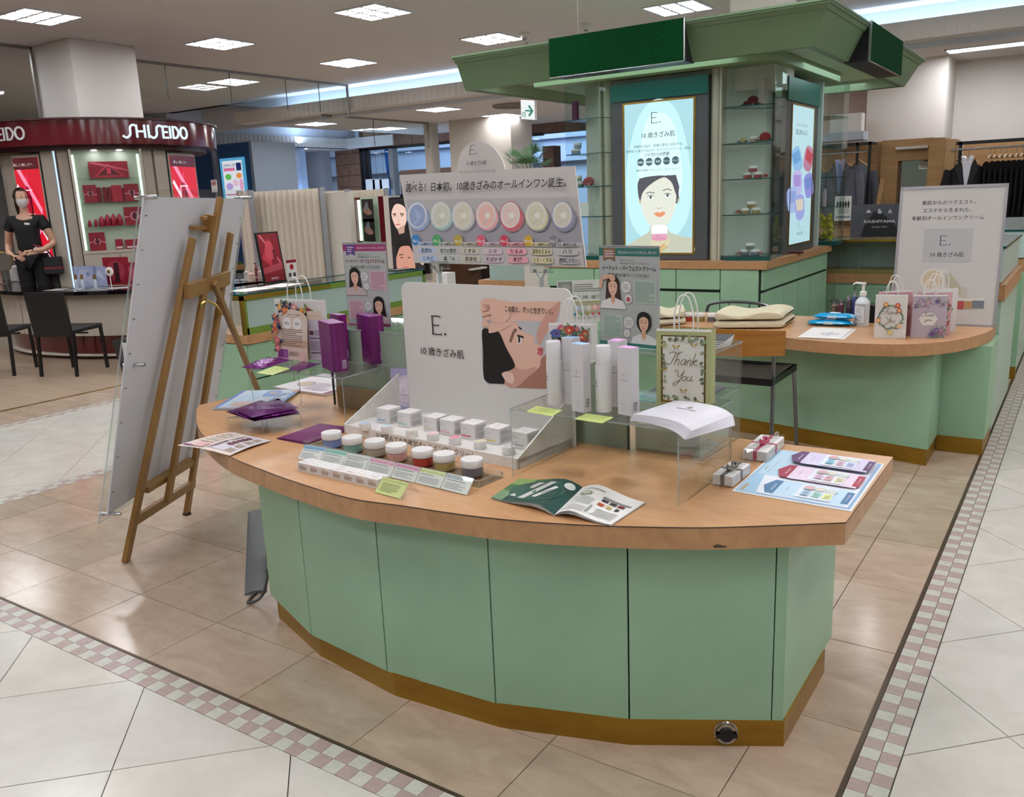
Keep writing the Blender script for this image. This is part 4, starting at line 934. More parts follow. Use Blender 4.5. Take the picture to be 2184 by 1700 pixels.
for i in range(7):
    p = gt(*c5(jx[i][0], jx[i][1]+3), T+.0305)
    s = thing('sample_jar', 'tiny white sample jar with %s lid on the white display stand, %s' % (names7[i], ordn[i]), 'jar', p, rz)
    M().lathe([(.021, 0), (.022, .002), (.022, .012), (.0212, .013), (.022, .014), (.022, .025), (.0212, .027)], n=24).build('jar_body', [WPLAS], s, smooth=True)
    M().lathe([(.0185, .0265), (.0185, .0276), (0, .0276)], n=20).build('lid', [mat('lid_'+names7[i], {'blue': 'b4c6dc', 'green': 'b9d0d2', 'beige': 'd8d2c0', 'pink': 'e6c2c8', 'red': 'd98a9a', 'yellow': 'd8d0b4', 'grey': 'c9c9cb'}[names7[i]], .35)], s)
    q = R.inverted() @ gt(*c5(*bx_[i]), T+.03); w_ = .066; 
    s = thing('cream_carton', 'white cube carton with %s stripe on the white display stand, %s' % (names7[i], ordn[i]), 'box', R @ Vector((q.x-w_/2, max(q.y, .1)+w_/2, .0306)), rz)
    M().box(-w_/2, w_/2, -w_/2, w_/2, 0, .056).build('carton', [CARD], s, bevel=.0012)
    Fx = Fr(s.location+Vector((0, 0, 0))+Matrix.Rotation(rz, 3, 'Z') @ Vector((-w_/2, -w_/2, 0)), u_, (0, 0, 1), w_, .056)
    art(s, Fx, [('r', .03, .16, .72, .25, P(cols7[i])), ('E', .1, .6, .2, P('55504c')), ('l', .25, .62, .42, .74, 2, P('b5b1ad')), ('l', .1, .32, .45, .4, 1, P('b0aca8'))])
    v_ = Matrix.Rotation(rz, 3, 'Z') @ Vector((0, 1, 0)); Fs = Fr(s.location+u_*w_/2-v_*w_/2, v_, (0, 0, 1), w_, .056)
    art(s, Fs, [('l', .12, .12, .88, .45, 5, P('8e8b88')), ('l', .12, .5, .88, .86, 6, P('9a9795'))])
    Ftp = Fr(s.location-u_*w_/2-v_*w_/2+Vector((0, 0, .056)), u_, v_, w_, w_); art(s, Ftp, [('c', .5, .55, .07, P('c6c3c0')), ('l', .35, .38, .65, .44, 1, P('c0bdba'))])
# leaning lilac card with a jar picture at the left back of the stand
Fg = upright((835, 872), (915, 862), T+.03, (835, 790))
a_ = loc(.0, .27, .03); Fg = Fr(gt(836, 872, T+.032)+Vector((0, 0, 0)), (.93, .36, 0), (.0, .05, 1), .15, .165)
s = thing('lilac_card_box', 'lilac promotional card holder with a cream jar picture, left back of the white stand', 'card holder', Fg.o)
sheet(M(), Fg, .03).build('holder', [P('8d88ac', .4)], s, True)
LG = P('cfc2d6')
art(s, Fg, [('r', 0, 0, 1, 1, P('a9a3c6')), ('c', .47, .45, .43, P('d9cdd8')), ('c', .47, .45, .38, P('c4b6cc')), ('c', .47, .47, .35, P('dccfdb')), ('c', .45, .55, .2, P('e6dce4')), ('k', [(.55, .62), (.95, .93)], .1, P('b7b0cf')), ('c', .55, .62, .09, .06, P('cfc8de')),
   ('E', .33, .42, .1, P('4a4450')), ('t', '10 歳きざみ肌', .42, .33, .05, P('6b5f72')), ('t', 'イードット パーフェクトクリーム', .47, .24, .045, P('a0607c'))])

# ---- acrylic tray with seven cream jars
jc = [c5(305, 592), c5(455, 628), c5(620, 655), c5(775, 690), c5(965, 725), c5(1122, 757), c5(1325, 800)]
a0, a1, a2 = gt(*c5(95, 590)), gt(*c5(1370, 890)), gt(*c5(1530, 828))
u2 = (a1-a0); rz2 = math.atan2(u2.y, u2.x); L2 = u2.length
t = thing('acrylic_tray', 'clear thick acrylic tray under the seven open row cream jars', 'tray', a0, rz2)
M().box(0, L2, 0, .115, 0, .003).build('tray_floor', [ACRY], t)
M().box(0, L2, 0, .004, .003, .02, 0, None, 1).box(0, L2, .111, .115, .003, .02, 0, None, 1).box(0, .004, .004, .111, .003, .02, 0, None, 1).box(L2-.004, L2, .004, .111, .003, .02, 0, None, 1).build('tray_rim', [ACRY, ACRE], t)
jcol = ['6f82b4', '6f9c94', '9c9484', 'b98f84', 'a5362e', '9c8a56', '66666c']
jn = ['blue', 'teal green', 'beige', 'dusty pink', 'red', 'golden yellow', 'dark grey']
for i in range(7):
    p = gt(jc[i][0], jc[i][1]-2, T+.004)
    jar('cream_jar', '%s cream jar with white lid in the clear tray, %s' % (jn[i], ordn[i]), p, mat('jarglass_'+jn[i], jcol[i], .12, coat=.6), rz=rz2-.55, r=.0345, h=.053, ch=.024)
# ---- seven tilted information cards
cb_ = [(50, 680), (210, 703), (370, 736), (540, 770), (730, 812), (905, 852), (1090, 895), (1285, 943)]
ct_ = [(130, 577), (285, 603), (445, 637), (612, 672), (795, 708), (978, 745), (1168, 785), (1370, 825)]
hd = ['7fa8cf', '8fc6bd', 'dcdbd6', 'e7a9c4', 'e0a0bd', 'd9dc9a', 'bcbfc6']
for i in range(7):
    a, b = gt(*c5(*cb_[i]), T+.003), gt(*c5(*cb_[i+1]), T+.003); c = gt(*c5(*ct_[i]), T+.043)
    u = (b-a); w_ = u.length*.98; u.normalize(); v = (c-a); v -= u*v.dot(u); h_ = v.length
    F = Fr(a, u, v, w_, h_)
    s = thing('info_card', 'tilted white card with %s heading in front of the jars, %s' % (('blue', 'teal', 'white', 'pink', 'rose', 'lime', 'grey')[i], ordn[i]), 'card', a)
    sheet(M(), F, .0008).build('card', [PAPER], s, True)
    its = [('r', .02, .72, .98, .96, P(hd[i]))] if i != 2 else [('k', [(.04, .74), (.96, .74)], .012, P('8a8a8a'))]
    its += [('t', 'E.パーフェクトクリーム%d' % (i+1), .06, .77, .13, P('3a3a40'), 'l', .01, 0, .86), ('l', .08, .58, .8, .68, 1, P('8d8d90')), ('l', .08, .12, .85, .5, 4, P('a2a2a6'))]
    art(s, F, its)
    n = F.n; mm = M(); F2_ = Fr(F(0, 0, .0025), F.u, F.v, F.w, F.h); sheet(mm, F2_, .0012, 0, 1); tp = F2_(0, 1); 
    bk = Vector((-u.y, u.x, 0)); 
    if bk.y < 0: bk = -bk
    p1_, p2_ = F2_(0, 1), F2_(1, 1); mm.slab([p1_, p2_, Vector((p2_.x, p2_.y, T+.001))+bk*.02, Vector((p1_.x, p1_.y, T+.001))+bk*.02], n, .0012, 0, 1)
    mm.build('holder', [ACRY, ACRE], s, True)
# ---- row of seven small cartons
sb = [(52, 765), (130, 782), (215, 801), (297, 822), (378, 842), (465, 862), (557, 882), (640, 900)]
a, b = gt(*c5(*sb[0])), gt(*c5(*sb[7])); u = (b-a).normalized(); rz3 = math.atan2(u.y, u.x); wd = (b-a).length/7
for i in range(7):
    p = a+u*wd*(i+.5)
    s = thing('small_carton', 'small flat white carton in the front row at the counter edge, %s' % ordn[i], 'box', p, rz3)
    M().box(-wd/2+.0007, wd/2-.0007, 0, .052, 0, .030).build('carton', [CARD], s, bevel=.0008)
    F = Fr(p-u*(wd/2-.0007), u, (0, 0, 1), wd-.0014, .03); art(s, F, [('r', .16, .3, .86, .7, P('cdbcb0')), ('l', .2, .2, .85, .62, 4, P('7d746e')), ('l', .2, .72, .7, .86, 1, P('9a948e'))])
    F = Fr(p-u*(wd/2-.001)+Vector((0, 0, .03)), u, Vector((-u.y, u.x, 0)), wd-.002, .052); art(s, F, [('r', .25, .2, .75, .28, P(cols7[i])), ('l', .3, .55, .7, .66, 1, P('b5b2b0'))])
# ---- yellow card on an acrylic foot
a, b, c = gt(*c5(610, 920), T+.003), gt(*c5(797, 969), T+.003), gt(*c5(690, 812), T+.04)
u = (b-a); w_ = u.length; u.normalize(); v = c-a; v -= u*v.dot(u); F = Fr(a, u, v, w_, v.length)
s = thing('yellow_card', 'pale yellow handwritten card in an acrylic holder at the front edge', 'card', a); sheet(M(), F, .0008).build('card', [P('cfd488')], s, True)
art(s, F, [('t', 'E.パーフェクトクリーム お試しサイズ', .06, .82, .1, P('3b3b2a'), 'l', .01, 0, .9), ('l', .12, .15, .8, .72, 6, P('8b8f55'))])
F2_ = Fr(F(0, 0, .0025), F.u, F.v, F.w, F.h); m = sheet(M(), F2_, .0012, 0, 1); bk = Vector((-u.y, u.x, 0)); m.slab([F2_(0, 1), F2_(1, 1), Vector((*F2_(1, 1).xy, T+.001))+bk*.045, Vector((*F2_(0, 1).xy, T+.001))+bk*.045], F.n, .0012, 0, 1); m.build('holder', [ACRY, ACRE], s, True)
# ---- open green magazine
def curved(m, a, b, c, d, hgt, mi=0, n=8, z=None):
    """page a(outer front) b(spine front) c(spine back) d(outer back) arched by hgt near the spine"""
    m.grid(lambda s_, t_: (Vector(a).lerp(Vector(b), s_)).lerp(Vector(d).lerp(Vector(c), s_), t_)+Vector((0, 0, hgt*math.sin(math.pi*min(1, s_*1.02)**2.2))), n, 1, mi)
def curvedF(a, b, c, d, hgt):
    class CF:
        pass
    F = CF(); F.w = (Vector(b)-Vector(a)).length; F.h = (Vector(d)-Vector(a)).length; F.n = Vector((0, 0, 1)); F.o = Vector(a)
    F.__class__.__call__ = lambda self, s_, t_, k=0.: (Vector(self.a).lerp(Vector(self.b), s_)).lerp(Vector(self.d).lerp(Vector(self.c), s_), t_)+Vector((0, 0, (self.hg*math.sin(math.pi*max(0, min(1, s_*1.02 if self.fl > 0 else 1-s_))**2.2))+k*3))
    F.a, F.b, F.c, F.d, F.hg, F.fl = a, b, c, d, hgt, 1; return F
z0 = T+.001
LP = [gt(1047, 1064, z0), gt(1182, 1101, z0), gt(1243, 1042, z0), gt(1108, 1023, z0)]
RP = [gt(1303, 1122, z0), gt(1182, 1101, z0), gt(1243, 1042, z0), gt(1376, 1074, z0)]
s = thing('magazine', 'open magazine with a dark green left page and white right page on the counter', 'magazine', gt(1215, 1075))
m = M()
for k in range(4): curved(m, *[p+Vector((0, 0, .0012*k)) for p in LP], .012+.002*k); curved(m, *[p+Vector((0, 0, .0012*k)) for p in RP], .014+.002*k)
m.build('pages', [PAPER], s, True, smooth=True)
def warp_art(s, Q, hg, items, subdiv=10):
    """print following the arched page: items only rects/lines/circles, drawn as fine grids"""
    A = M(); am = []
    def at(u, v, k): return (Q[0].lerp(Q[1], u)).lerp(Q[3].lerp(Q[2], u), v)+Vector((0, 0, .0036+hg*math.sin(math.pi*min(1, u*1.02)**2.2)+.0006*(k+1)))
    for k, it in enumerate(items):
        mt = it[-1]; 
        if mt not in am: am.append(mt)
        if it[0] == 'r':
            x0, y0, x1, y1 = it[1:5]; n = max(1, int(abs(x1-x0)*subdiv)+1); A.grid(lambda a_, b_: at(x0+(x1-x0)*a_, y0+(y1-y0)*b_, k*.3), n, 1, am.index(mt))
        elif it[0] == 'c':
            x, y, rx1, ry1 = it[1:5]; A.add([at(x, y, k*.3)]+[at(x+rx1*math.cos(w*math.pi/10), y+ry1*math.sin(w*math.pi/10), k*.3) for w in range(20)], [(0, 1+w, 1+(w+1) % 20) for w in range(20)], am.index(mt))
        elif it[0] == 'q': A.add([at(x, y, k*.3) for x, y in it[1]], [tuple(range(len(it[1])))], am.index(mt))
        elif it[0] == 'l':
            x0, y0, x1, y1, n2 = it[1:6]
            for q in range(n2):
                yy = y0+(y1-y0)*(q+.25)/n2; e = x1-(x1-x0)*random.choice((0, 0, .1)); A.grid(lambda a_, b_: at(x0+(e-x0)*a_, yy+(y1-y0)*.4/n2*b_, k*.3), 3, 1, am.index(mt))
    A.build('print', am, s, True)
warp_art(s, LP, .018, [('r', 0, 0, 1, 1, P('1e4640')), ('r', 0, .35, .55, 1, P('3f6b42')), ('r', 0, .7, .3, 1, P('7d9a58')), ('r', 0, 0, .18, .4, P('6f8f6a')), ('c', .5, .5, .4, .42, P('2c5a4c')), ('c', .5, .5, .385, .4, P('2a564a')),
  ('q', [(.2, .22), (.3, .2), (.5, .82), (.4, .84)], P('c9cac6')), ('q', [(.36, .15), (.46, .13), (.68, .84), (.58, .86)], P('c4c6c2')), ('q', [(.55, .22), (.62, .2), (.78, .66), (.72, .68)], P('d6d7d3')), ('c', .88, .82, .075, .1, P('d9dad6'))])
RQ = [RP[1], RP[0], RP[3], RP[2]]
def warpR(items): 
    fl2 = []
    for it in items: fl2.append(it)
    return fl2
warp_art(s, RP, .020, [('l', .55, .82, .9, .9, 1, P('8f9a88')), ('c', .78, .66, .1, .09, P('8c9a80')), ('c', .78, .68, .07, .05, P('c3ccb8')), ('r', .06, .66, .5, .72, P('7b7f79')), ('r', .38, .56, .48, .64, P('3a1f2a')), ('r', .25, .56, .35, .64, P('2a2a30')), ('r', .12, .56, .22, .64, P('7a2b33')),
  ('r', .38, .42, .48, .5, P('b0502c')), ('r', .26, .42, .34, .5, P('b9a25a')), ('r', .14, .42, .2, .5, P('22262a')), ('l', .56, .3, .92, .55, 6, P('a6a8a4')), ('l', .08, .1, .45, .34, 6, P('a6a8a4')), ('l', .56, .06, .92, .24, 4, P('b2b4b0')), ('q', [(.5, .1), (.53, .1), (.53, .34), (.5, .34)], P('8e938c'))])
# ---- flat A3 gift poster at the right
Q = [gt(1560, 1047, T+.002), gt(1816, 1091, T+.002), gt(1893, 983, T+.002), gt(1660, 958, T+.002)]
F = Fr(Q[0], Q[1]-Q[0], Q[3]-Q[0], (Q[1]-Q[0]).length, (Q[3]-Q[0]).length)
s = thing('gift_poster', 'large pale blue bordered product chart lying flat on the right end of the counter', 'poster', Q[0]); sheet(M(), F, .0015).build('paper', [PAPER], s, True)
BL, WI, VI = '4a78a0', 'a02c48', '5c3a68'
its = [('r', .02, .02, .98, .98, P('86a9cc')), ('r', .045, .045, .955, .955, P('dfe4ec')), ('p', [(.02, .02), (.2, .02), (.1, .5), (.25, .75), (.2, .98), (.02, .98)], P('9cc4dd'))]
its += [('p', [(.045, .4), (.22, .4), (.27, .62), (.22, .955), (.045, .955)], P('b6d3e4')), ('r', .05, .05, .08, .18, P('b59a76')), ('t', 'E.パーフェクトクリーム', 0, 0, .001, K)]
# columns run along u, title text runs along v: use a rotated frame
Fv = Fr(F(1, 0, 0), F.v, -F.u, F.h, F.w)
ro = []
for k, (c, l, bg) in enumerate(((BL, 'Light up', 'bcd8ea'), (WI, 'Rich up', 'e2cfe0'), (VI, 'Fiting up', 'd3cde6'))):
    y = .06+k*.31
    ro += [('r', y, .08, y+.28, .67, P(bg)), ('r', y+.03, .06, y+.25, .12, P(c)), ('p', [(y+.01, .67), (y+.27, .67), (y+.27, .74), (y+.14, .8), (y+.01, .74)], P(c)), ('t', '乾燥でお悩みの方へ', y+.14, .7, .02, P('e8e6ea'), 'c', .01), ('t', '〜'+l+'〜', y+.14, .585, .028, P('7090b0' if k == 0 else 'a0708c')), ('t', 'E.ギフトBOX 第%d弾' % (k+1), y+.14, .08, .018, P('e8e6ea'))]
    ro += [('r', y+.02, .2, y+.26, .5, P('dfe6ee'))]
    for j in range(3):
        yy = .24+j*.09
        ro += [('c', y+.2, yy+.0, .038, P('b9c6c4')), ('c', y+.2, yy, .028, P(['cfd6d2', 'd9cfc4', 'd4a0a8'][j])), ('r', y+.05, yy-.03, y+.14, yy+.035, P([['d9e08a', '9cd0c0', 'a4c4e0'], ['dccfa0', 'e0a8b0', 'dcb4d0'], ['a8b4e4', 'e0b4c8', '8cc8e4']][k][j])), ('l', y+.06, yy-.02, y+.13, yy+.02, 3, P('7a8490'))]
ro += [('t', 'Gift BOX', .45, .87, .035, P('6b6f76')), ('t', 'E.パーフェクトクリーム', .35, .905, .03, P('5a86b0')), ('t', '悩みが違うから、ひとりひとりに合わせて選べる', .5, .83, .018, P('6a6a70'))]
art(s, F, its[:3]+its[3:5]); art(s, Fv, ro, lift=.0012)
# ---- two gift boxes in cellophane
def giftbox(lab, A, B, C, h, rib, rcol):
    a, b, c = gt(*A), gt(*B), gt(*C); u = (c-b); w_ = u.length; u.normalize(); v = Vector((-u.y, u.x, 0)); 
    if v.dot(a-b) < 0: v = -v
    l = abs((a-b).dot(v)); rz_ = math.atan2(u.y, u.x); s = thing('gift_box', lab, 'gift box', (b+c)/2+v*l/2+(Vector((0, 0, .003))), rz_)
    sg = 1 if v.dot(Vector((-u.y, u.x, 0))) > 0 else -1
    M().box(-w_/2, w_/2, -l/2, l/2, 0, h).build('carton', [CARD], s, bevel=.001)
    r_ = M().box(-.006, .006, -l/2-.001, l/2+.001, h, h+.0012).box(-.006, .006, -l/2-.0014, -l/2-.0002, 0, h).box(-.006, .006, l/2+.0002, l/2+.0014, 0, h).box(-w_/2-.001, w_/2+.001, -.006, .006, h+.0002, h+.0014).box(w_/2+.0002, w_/2+.0014, -.006, .006, 0, h).box(-w_/2-.0014, -w_/2-.0002, -.006, .006, 0, h)
    for q in (-1, 1): r_.tube([(0, 0, h+.002), (q*.02, .006, h+.014), (q*.032, .0, h+.008), (q*.02, -.008, h+.003), (0, 0, h+.002)], [.003, .005, .006, .005, .003], 5)
    r_.build('ribbon', [mat(rib, rcol, .4)], s)
    f = M(); rnd = random.Random(3)
    L_ = w_/2+.012; ns = 9
    def wr(t_, ph):
        x = -L_*1.45+2.9*L_*t_; e = max(0, abs(x)-w_/2-.006)/(.45*L_+.001); sc = max(.25, 1-e*1.4) if e > 0 else 1
        if e > .8: sc = .55+.3*math.sin(ph*5)
        r0 = 1+.10*math.sin(7*ph+x*60)+rnd.uniform(-.05, .05)
        cy_, sz = math.cos(ph), math.sin(ph); k = max(abs(cy_), abs(sz))**.6
        return (x, cy_*(l/2+.005)*sc*r0/k*.9, max(.0006, h/2+sz*(h/2+.004)*sc*r0/k*.95))
    k0 = len(f.v)
    for i in range(15):
        for j in range(14): f.v.append(Vector(wr(i/14, 2*math.pi*j/14)))
    for i in range(14):
        for j in range(14): f.f.append((i*14+j, i*14+(j+1) % 14, (i+1)*14+(j+1) % 14, (i+1)*14+j)); f.m.append(0)
    f.build('cellophane', [FILM], s)
giftbox('small white gift box with taupe ribbon wrapped in cellophane, nearer the camera', (1521, 1033), (1562, 1041), (1600, 1011), .03, 'taupe_ribbon', '6b655c')
giftbox('small white gift box with pink ribbon wrapped in cellophane, farther back', (1590, 975), (1636, 987), (1672, 952), .03, 'pink_ribbon', 'b03a5c')
# ================================================================ MORE ON THE COUNTER: right riser and its goods
def riser(lab, pts, zt, th=.005):
    """U-shaped acrylic riser from its four foot corners FL, FR, BR, BL"""
    a, b, c, d = [Vector((p.x, p.y, 0)) for p in pts]; t = thing('acrylic_riser', lab, 'display riser', ((a+c)/2)+Vector((0, 0, T)))
    up = lambda p, z: Vector((p.x, p.y, z))
    n = Vector((0, 0, 1)); M().slab([up(p, zt-th) for p in (a, b, c, d)], n, th, 0, 1).build('top', [ACRY, ACRE], t, True)
    for p, q in ((a, d), (b, c)):
        w = (b-a).normalized()*(th if p is a else -th); m = M(); m.add([up(p, T), up(q, T), up(q+w, T), up(p+w, T), up(p, zt-th), up(q, zt-th), up(q+w, zt-th), up(p+w, zt-th)], [(0, 3, 2, 1), (4, 5, 6, 7), (0, 1, 5, 4), (2, 3, 7, 6)]); m.add([up(p, T), up(p+w, T), up(p+w, zt-th), up(p, zt-th), up(q, T), up(q+w, T), up(q+w, zt-th), up(q, zt-th)], [(0, 1, 2, 3), (7, 6, 5, 4)], 1)
        m.build('side', [ACRY, ACRE], t, True)
    return t
rA = [gt(*c6(165, 1350)), gt(*c6(1093, 1520)), gt(*c6(1315, 1290)), gt(*c6(510, 1165))]
RZ = .918; fv = (rA[1]-rA[0]).normalized(); bv = Vector((-fv.y, fv.x, 0)); wA = (rA[1]-rA[0]).length
rB = [rA[0], rA[1], rA[1]+bv*.385, rA[0]+bv*.385]
riser('large clear acrylic riser on the right carrying lotion bottles and the thank you bag', rB, RZ)
GT = lambda p, z: G(*c6(*p), z)
def markart(t, o, u, w, h, sc=1.):
    F = Fr(o, u, (0, 0, 1), w, h); gy = P('8f9190')
    art(t, F, [('c', .42, .585, .10, P('77797a')), ('c', .42, .585, .075, P('dcdad8')), ('k', [(.44, .60), (.5, .628)], .05, gy), ('l', .2, .515, .74, .535, 1, gy), ('l', .32, .16, .62, .172, 1, gy), ('l', .38, .125, .58, .133, 1, gy), ('l', .3, .09, .66, .098, 1, gy)], lift=.0004)
def bottle(lab, foot, top_px, r):
    b = GT(foot, RZ); h = ZAT(b.x, b.y, c6(0, top_px)[1])-RZ; b = b+ray(*c6(*foot)).xy.to_3d().normalized()*r*.8
    t = thing('lotion_bottle', lab, 'bottle', (b.x, b.y, RZ+.0005), -.6)
    M().lathe([(r*.93, 0), (r, .004), (r, h*.70), (r*.93, h*.71)], n=28).build('bottle', [mat('white_satin', 'dcdbdc', .3)], t, smooth=True)
    M().lathe([(r*.95, h*.712), (r*.97, h*.72), (r*.97, h*.98), (r*.9, h), (0, h)], n=28).build('cap', [mat('white_satin_cap', 'e0dfe0', .22)], t, smooth=True)
    Tt = M(); P_ = lambda a, z: ((r+.0006)*math.cos(a), (r+.0006)*math.sin(a), z)
    for a0, a1, z0, z1 in ((-1.75, -1.35, .44, .46), (-1.65, -1.45, .475, .5), (-1.9, -1.2, .40, .41), (-1.75, -1.35, .17, .18), (-1.7, -1.42, .14, .146), (-1.78, -1.34, .11, .116)):
        for k in range(4): x0, x1 = a0+(a1-a0)*k/4, a0+(a1-a0)*(k+1)/4; Tt.add([P_(x0, h*z0), P_(x1, h*z0), P_(x1, h*z1), P_(x0, h*z1)], [(0, 1, 2, 3)])
    Tt.build('print', [P('7d8a8c')], t)
bottle('tall white cylindrical lotion bottle on the riser, left one', (402, 955), 600, .0235)
bottle('tall white cylindrical lotion bottle on the riser, right one', (675, 995), 626, .0235)
def box3(name, lab, L_, N_, R_, z, ptop, m, top=None, cat='box', conv=c6, pr=None):
    a, b, c = G(*conv(*L_), z), G(*conv(*N_), z), G(*conv(*R_), z); u = (b-a); w = u.length; u.normalize(); v = Vector((-u.y, u.x, 0)); l = .02
    while l < .14 and PX(b+v*l)[0] < conv(*R_)[0]: l += .001
    h = ZAT(b.x, b.y, conv(0, ptop)[1])-z; rz_ = math.atan2(u.y, u.x); t = thing(name, lab, cat, a+(Vector((0, 0, .0006))), rz_)
    M().box(0, w, 0, l, 0, h).build('carton', [m], t, bevel=.001)
    if top: M().box(.0005, w-.0005, .0005, l-.0005, h, h+.0008).build('top_flap', [top], t)
    return t, a, u, v, w, l, h
BL_ = mat('pale_blue_card', '9cc0e0', .5); PK_ = mat('pale_pink_lilac_card', 'dba8d8', .5)
CART = mat('satin_grey_carton', 'cbc9cc', .4)
for lab, L_, N_, R_, pt, top in (('tall white carton with pale blue top on the riser, front one', (497, 985), (563, 998), (605, 975), 618, BL_), ('tall white carton with pink top on the riser, front one', (753, 1003), (828, 1018), (872, 990), 640, PK_),
      ('tall white carton with pale blue top behind the left bottle', (447, 945), (505, 955), (550, 930), 583, BL_), ('tall white carton with pink top behind the right bottle', (700, 960), (765, 968), (808, 945), 600, PK_)):
    t, a, u, v, w, l, h = box3('lotion_carton', lab, L_, N_, R_, RZ, pt, CART, top)
    markart(t, a+Vector((0, 0, .0006)), u, w, h)
    F = Fr(a+u*w, v, (0, 0, 1), l, h); art(t, F, [('r', .3, .08, .7, .2, P('5c5a60')), ('l', .33, .09, .67, .19, 6, P('d0d0d0'))])
# sticky notes
def note(lab, pts, z, conv=c6):
    p = [G(*conv(*q), z) for q in pts]; F = Fr(p[0], p[1]-p[0], p[3]-p[0], (p[1]-p[0]).length, (p[3]-p[0]).length); s = thing('sticky_note', lab, 'note', p[0]); sheet(M(), F, .0006).build('note', [P('bfd078')], s, True)
    its = []
    for k in range(3):
        x = .12
        while x < .85:
            w_ = random.uniform(.04, .09); y = .75-.25*k; its.append(('k', [(x, y+random.uniform(-.08, .08)), (x+w_*.5, y+random.uniform(-.1, .1)), (x+w_, y+random.uniform(-.08, .08))], .012, P('33402c'))); x += w_+.03
    art(s, F, its)
note('pale green handwritten sticky note on the riser edge below the left bottle', [(240, 988), (385, 1014), (440, 985), (300, 957)], RZ+.001)
note('pale green handwritten sticky note on the riser edge below the right bottle', [(508, 1030), (665, 1053), (728, 1022), (575, 998)], RZ+.001)
# pile of white brochures
p = [G(*c6(*q), RZ) for q in ((822, 1040), (1180, 1125), (1345, 1010), (995, 945))]
F = Fr(p[0], p[1]-p[0], p[3]-p[0], .205, .19)
for k in range(6):
    s = thing('brochure', ('topmost' if k == 5 else 'lowest' if k == 0 else 'inner')+' white brochure in the fanned pile on the right end of the riser', 'brochure', F.o+Vector((0, 0, .0006+k*.0034)), 0, 'white brochures piled on the riser'); an = (k-3)*.025
    ca, sa = math.cos(an), math.sin(an); u = F.u*ca+F.v*sa; v = F.v*ca-F.u*sa; v = v-u*v.dot(u); v.normalize()
    o0 = F.o+F.u*.002*k+Vector((0, 0, .0006+k*.0034)); bend = lambda a_, b_: o0+u*(a_*.205)+v*(b_*.19)+Vector((0, 0, .010*math.sin(math.pi*min(1, a_*.8+.1))+.004*b_-(.012*(max(0, a_-.75)/.25)**2)))
    m = M(); m.grid(bend, 10, 1); m.grid(lambda a_, b_: bend(1-a_, b_)-Vector((0, 0, .003)), 10, 1); m.grid(lambda a_, b_: bend(a_, 0)-Vector((0, 0, .003*b_)), 10, 1); m.grid(lambda a_, b_: bend(a_, 1)-Vector((0, 0, .003*(1-b_))), 10, 1); m.grid(lambda a_, b_: bend(1, a_)-Vector((0, 0, .003*(1-b_))), 1, 1)
    m.build('pages', [mat('brochure_white', 'd8d7de', .35)], s, True, smooth=True)
    if k == 5:
        q = M(); q.add([bend(a_, b_)+Vector((0, 0, .0012)) for a_, b_ in ((.34, .56), (.66, .56), (.66, .59), (.34, .59))], [(0, 1, 2, 3)]); q.add([bend(.5+.04*math.cos(w), .67+.05*math.sin(w))+Vector((0, 0, .0012)) for w in [i*.6 for i in range(10)]], [tuple(range(10))]); q.build('print', [P('9b9a9c')], s, True)
# ---- paper bags
def flowers(asp, cols, n, box_, leafc=('4f6a4c', '7d8f6a'), seed=1, size=.09):
    rnd = random.Random(seed); it = []
    for i in range(n):
        x = rnd.uniform(box_[0], box_[2]); y = rnd.uniform(box_[1], box_[3]); r = size*rnd.uniform(.6, 1.2); c = rnd.choice(cols)
        for k in range(3):
            a = rnd.uniform(0, 6.28); it.append(('s', [(x, y), (x+r*1.1*math.cos(a-.35), y+r*1.1*math.sin(a-.35)/asp), (x+r*1.9*math.cos(a), y+r*1.9*math.sin(a)/asp), (x+r*1.1*math.cos(a+.35), y+r*1.1*math.sin(a+.35)/asp)], P(rnd.choice(leafc))))
        for k in range(5): a = 1.257*k+rnd.random(); it.append(('c', x+r*.55*math.cos(a), y+r*.55*math.sin(a)/asp, r*.5, r*.42, P(c)))
        it.append(('c', x, y, r*.3, P(rnd.choice(('d9b070', 'e8d8b0', '6a3040')))))
    return [q for q in it if True]
def bag(lab, F, depth, base, handles=True, its=(), hz=.09, side=None, gold=False):
    s = thing('paper_bag', lab, 'paper bag', F(.5, 0)); n = -F.n
    m = M(); P8 = [F(0, 0), F(1, 0), F(1, 0)+n*depth, F(0, 0)+n*depth]; Tt = [p+F.v*F.h for p in P8]
    m.add(P8+Tt, [(0, 1, 2, 3), (1, 0, 4, 5)], 0)
    mid = [(P8[1]+P8[2])/2+F.u*-.012, (P8[0]+P8[3])/2+F.u*.012]; midt = [p+F.v*F.h for p in mid]
    m.add(P8+Tt+mid+midt, [(3, 2, 6, 7), (1, 5, 10, 8), (2, 8, 10, 6), (0, 9, 11, 4), (3, 7, 11, 9)], 1 if side else 0)
    m.build('bag_body', [base, side or base], s, True)
    M().add([Tt[0]-F.v*.004+n*.002, Tt[1]-F.v*.004+n*.002, Tt[1]+F.v*.006+n*.004, Tt[0]+F.v*.006+n*.004], [(0, 1, 2, 3)]).build('fold', [PAPER], s, True)
    if handles:
        for dn in (.004, depth-.004):
            o = F(.5, 1)+n*dn; w = F.w*.17; pts = crom([tuple(o-F.u*w-F.v*.02), tuple(o-F.u*w+F.v*hz*.45), tuple(o-F.u*w*.55+F.v*hz*.9), tuple(o+F.v*hz), tuple(o+F.u*w*.55+F.v*hz*.9), tuple(o+F.u*w+F.v*hz*.45), tuple(o+F.u*w-F.v*.02)], 4, False)
            M().tube(pts, .0024, 7).build('handle', [mat('white_cord', 'dcdad6', .6)], s, True, smooth=True)
    if its: art(s, F, its)
    return s
GOLDI = mat('gold_foil_ink', '6b5220', .3, .6)
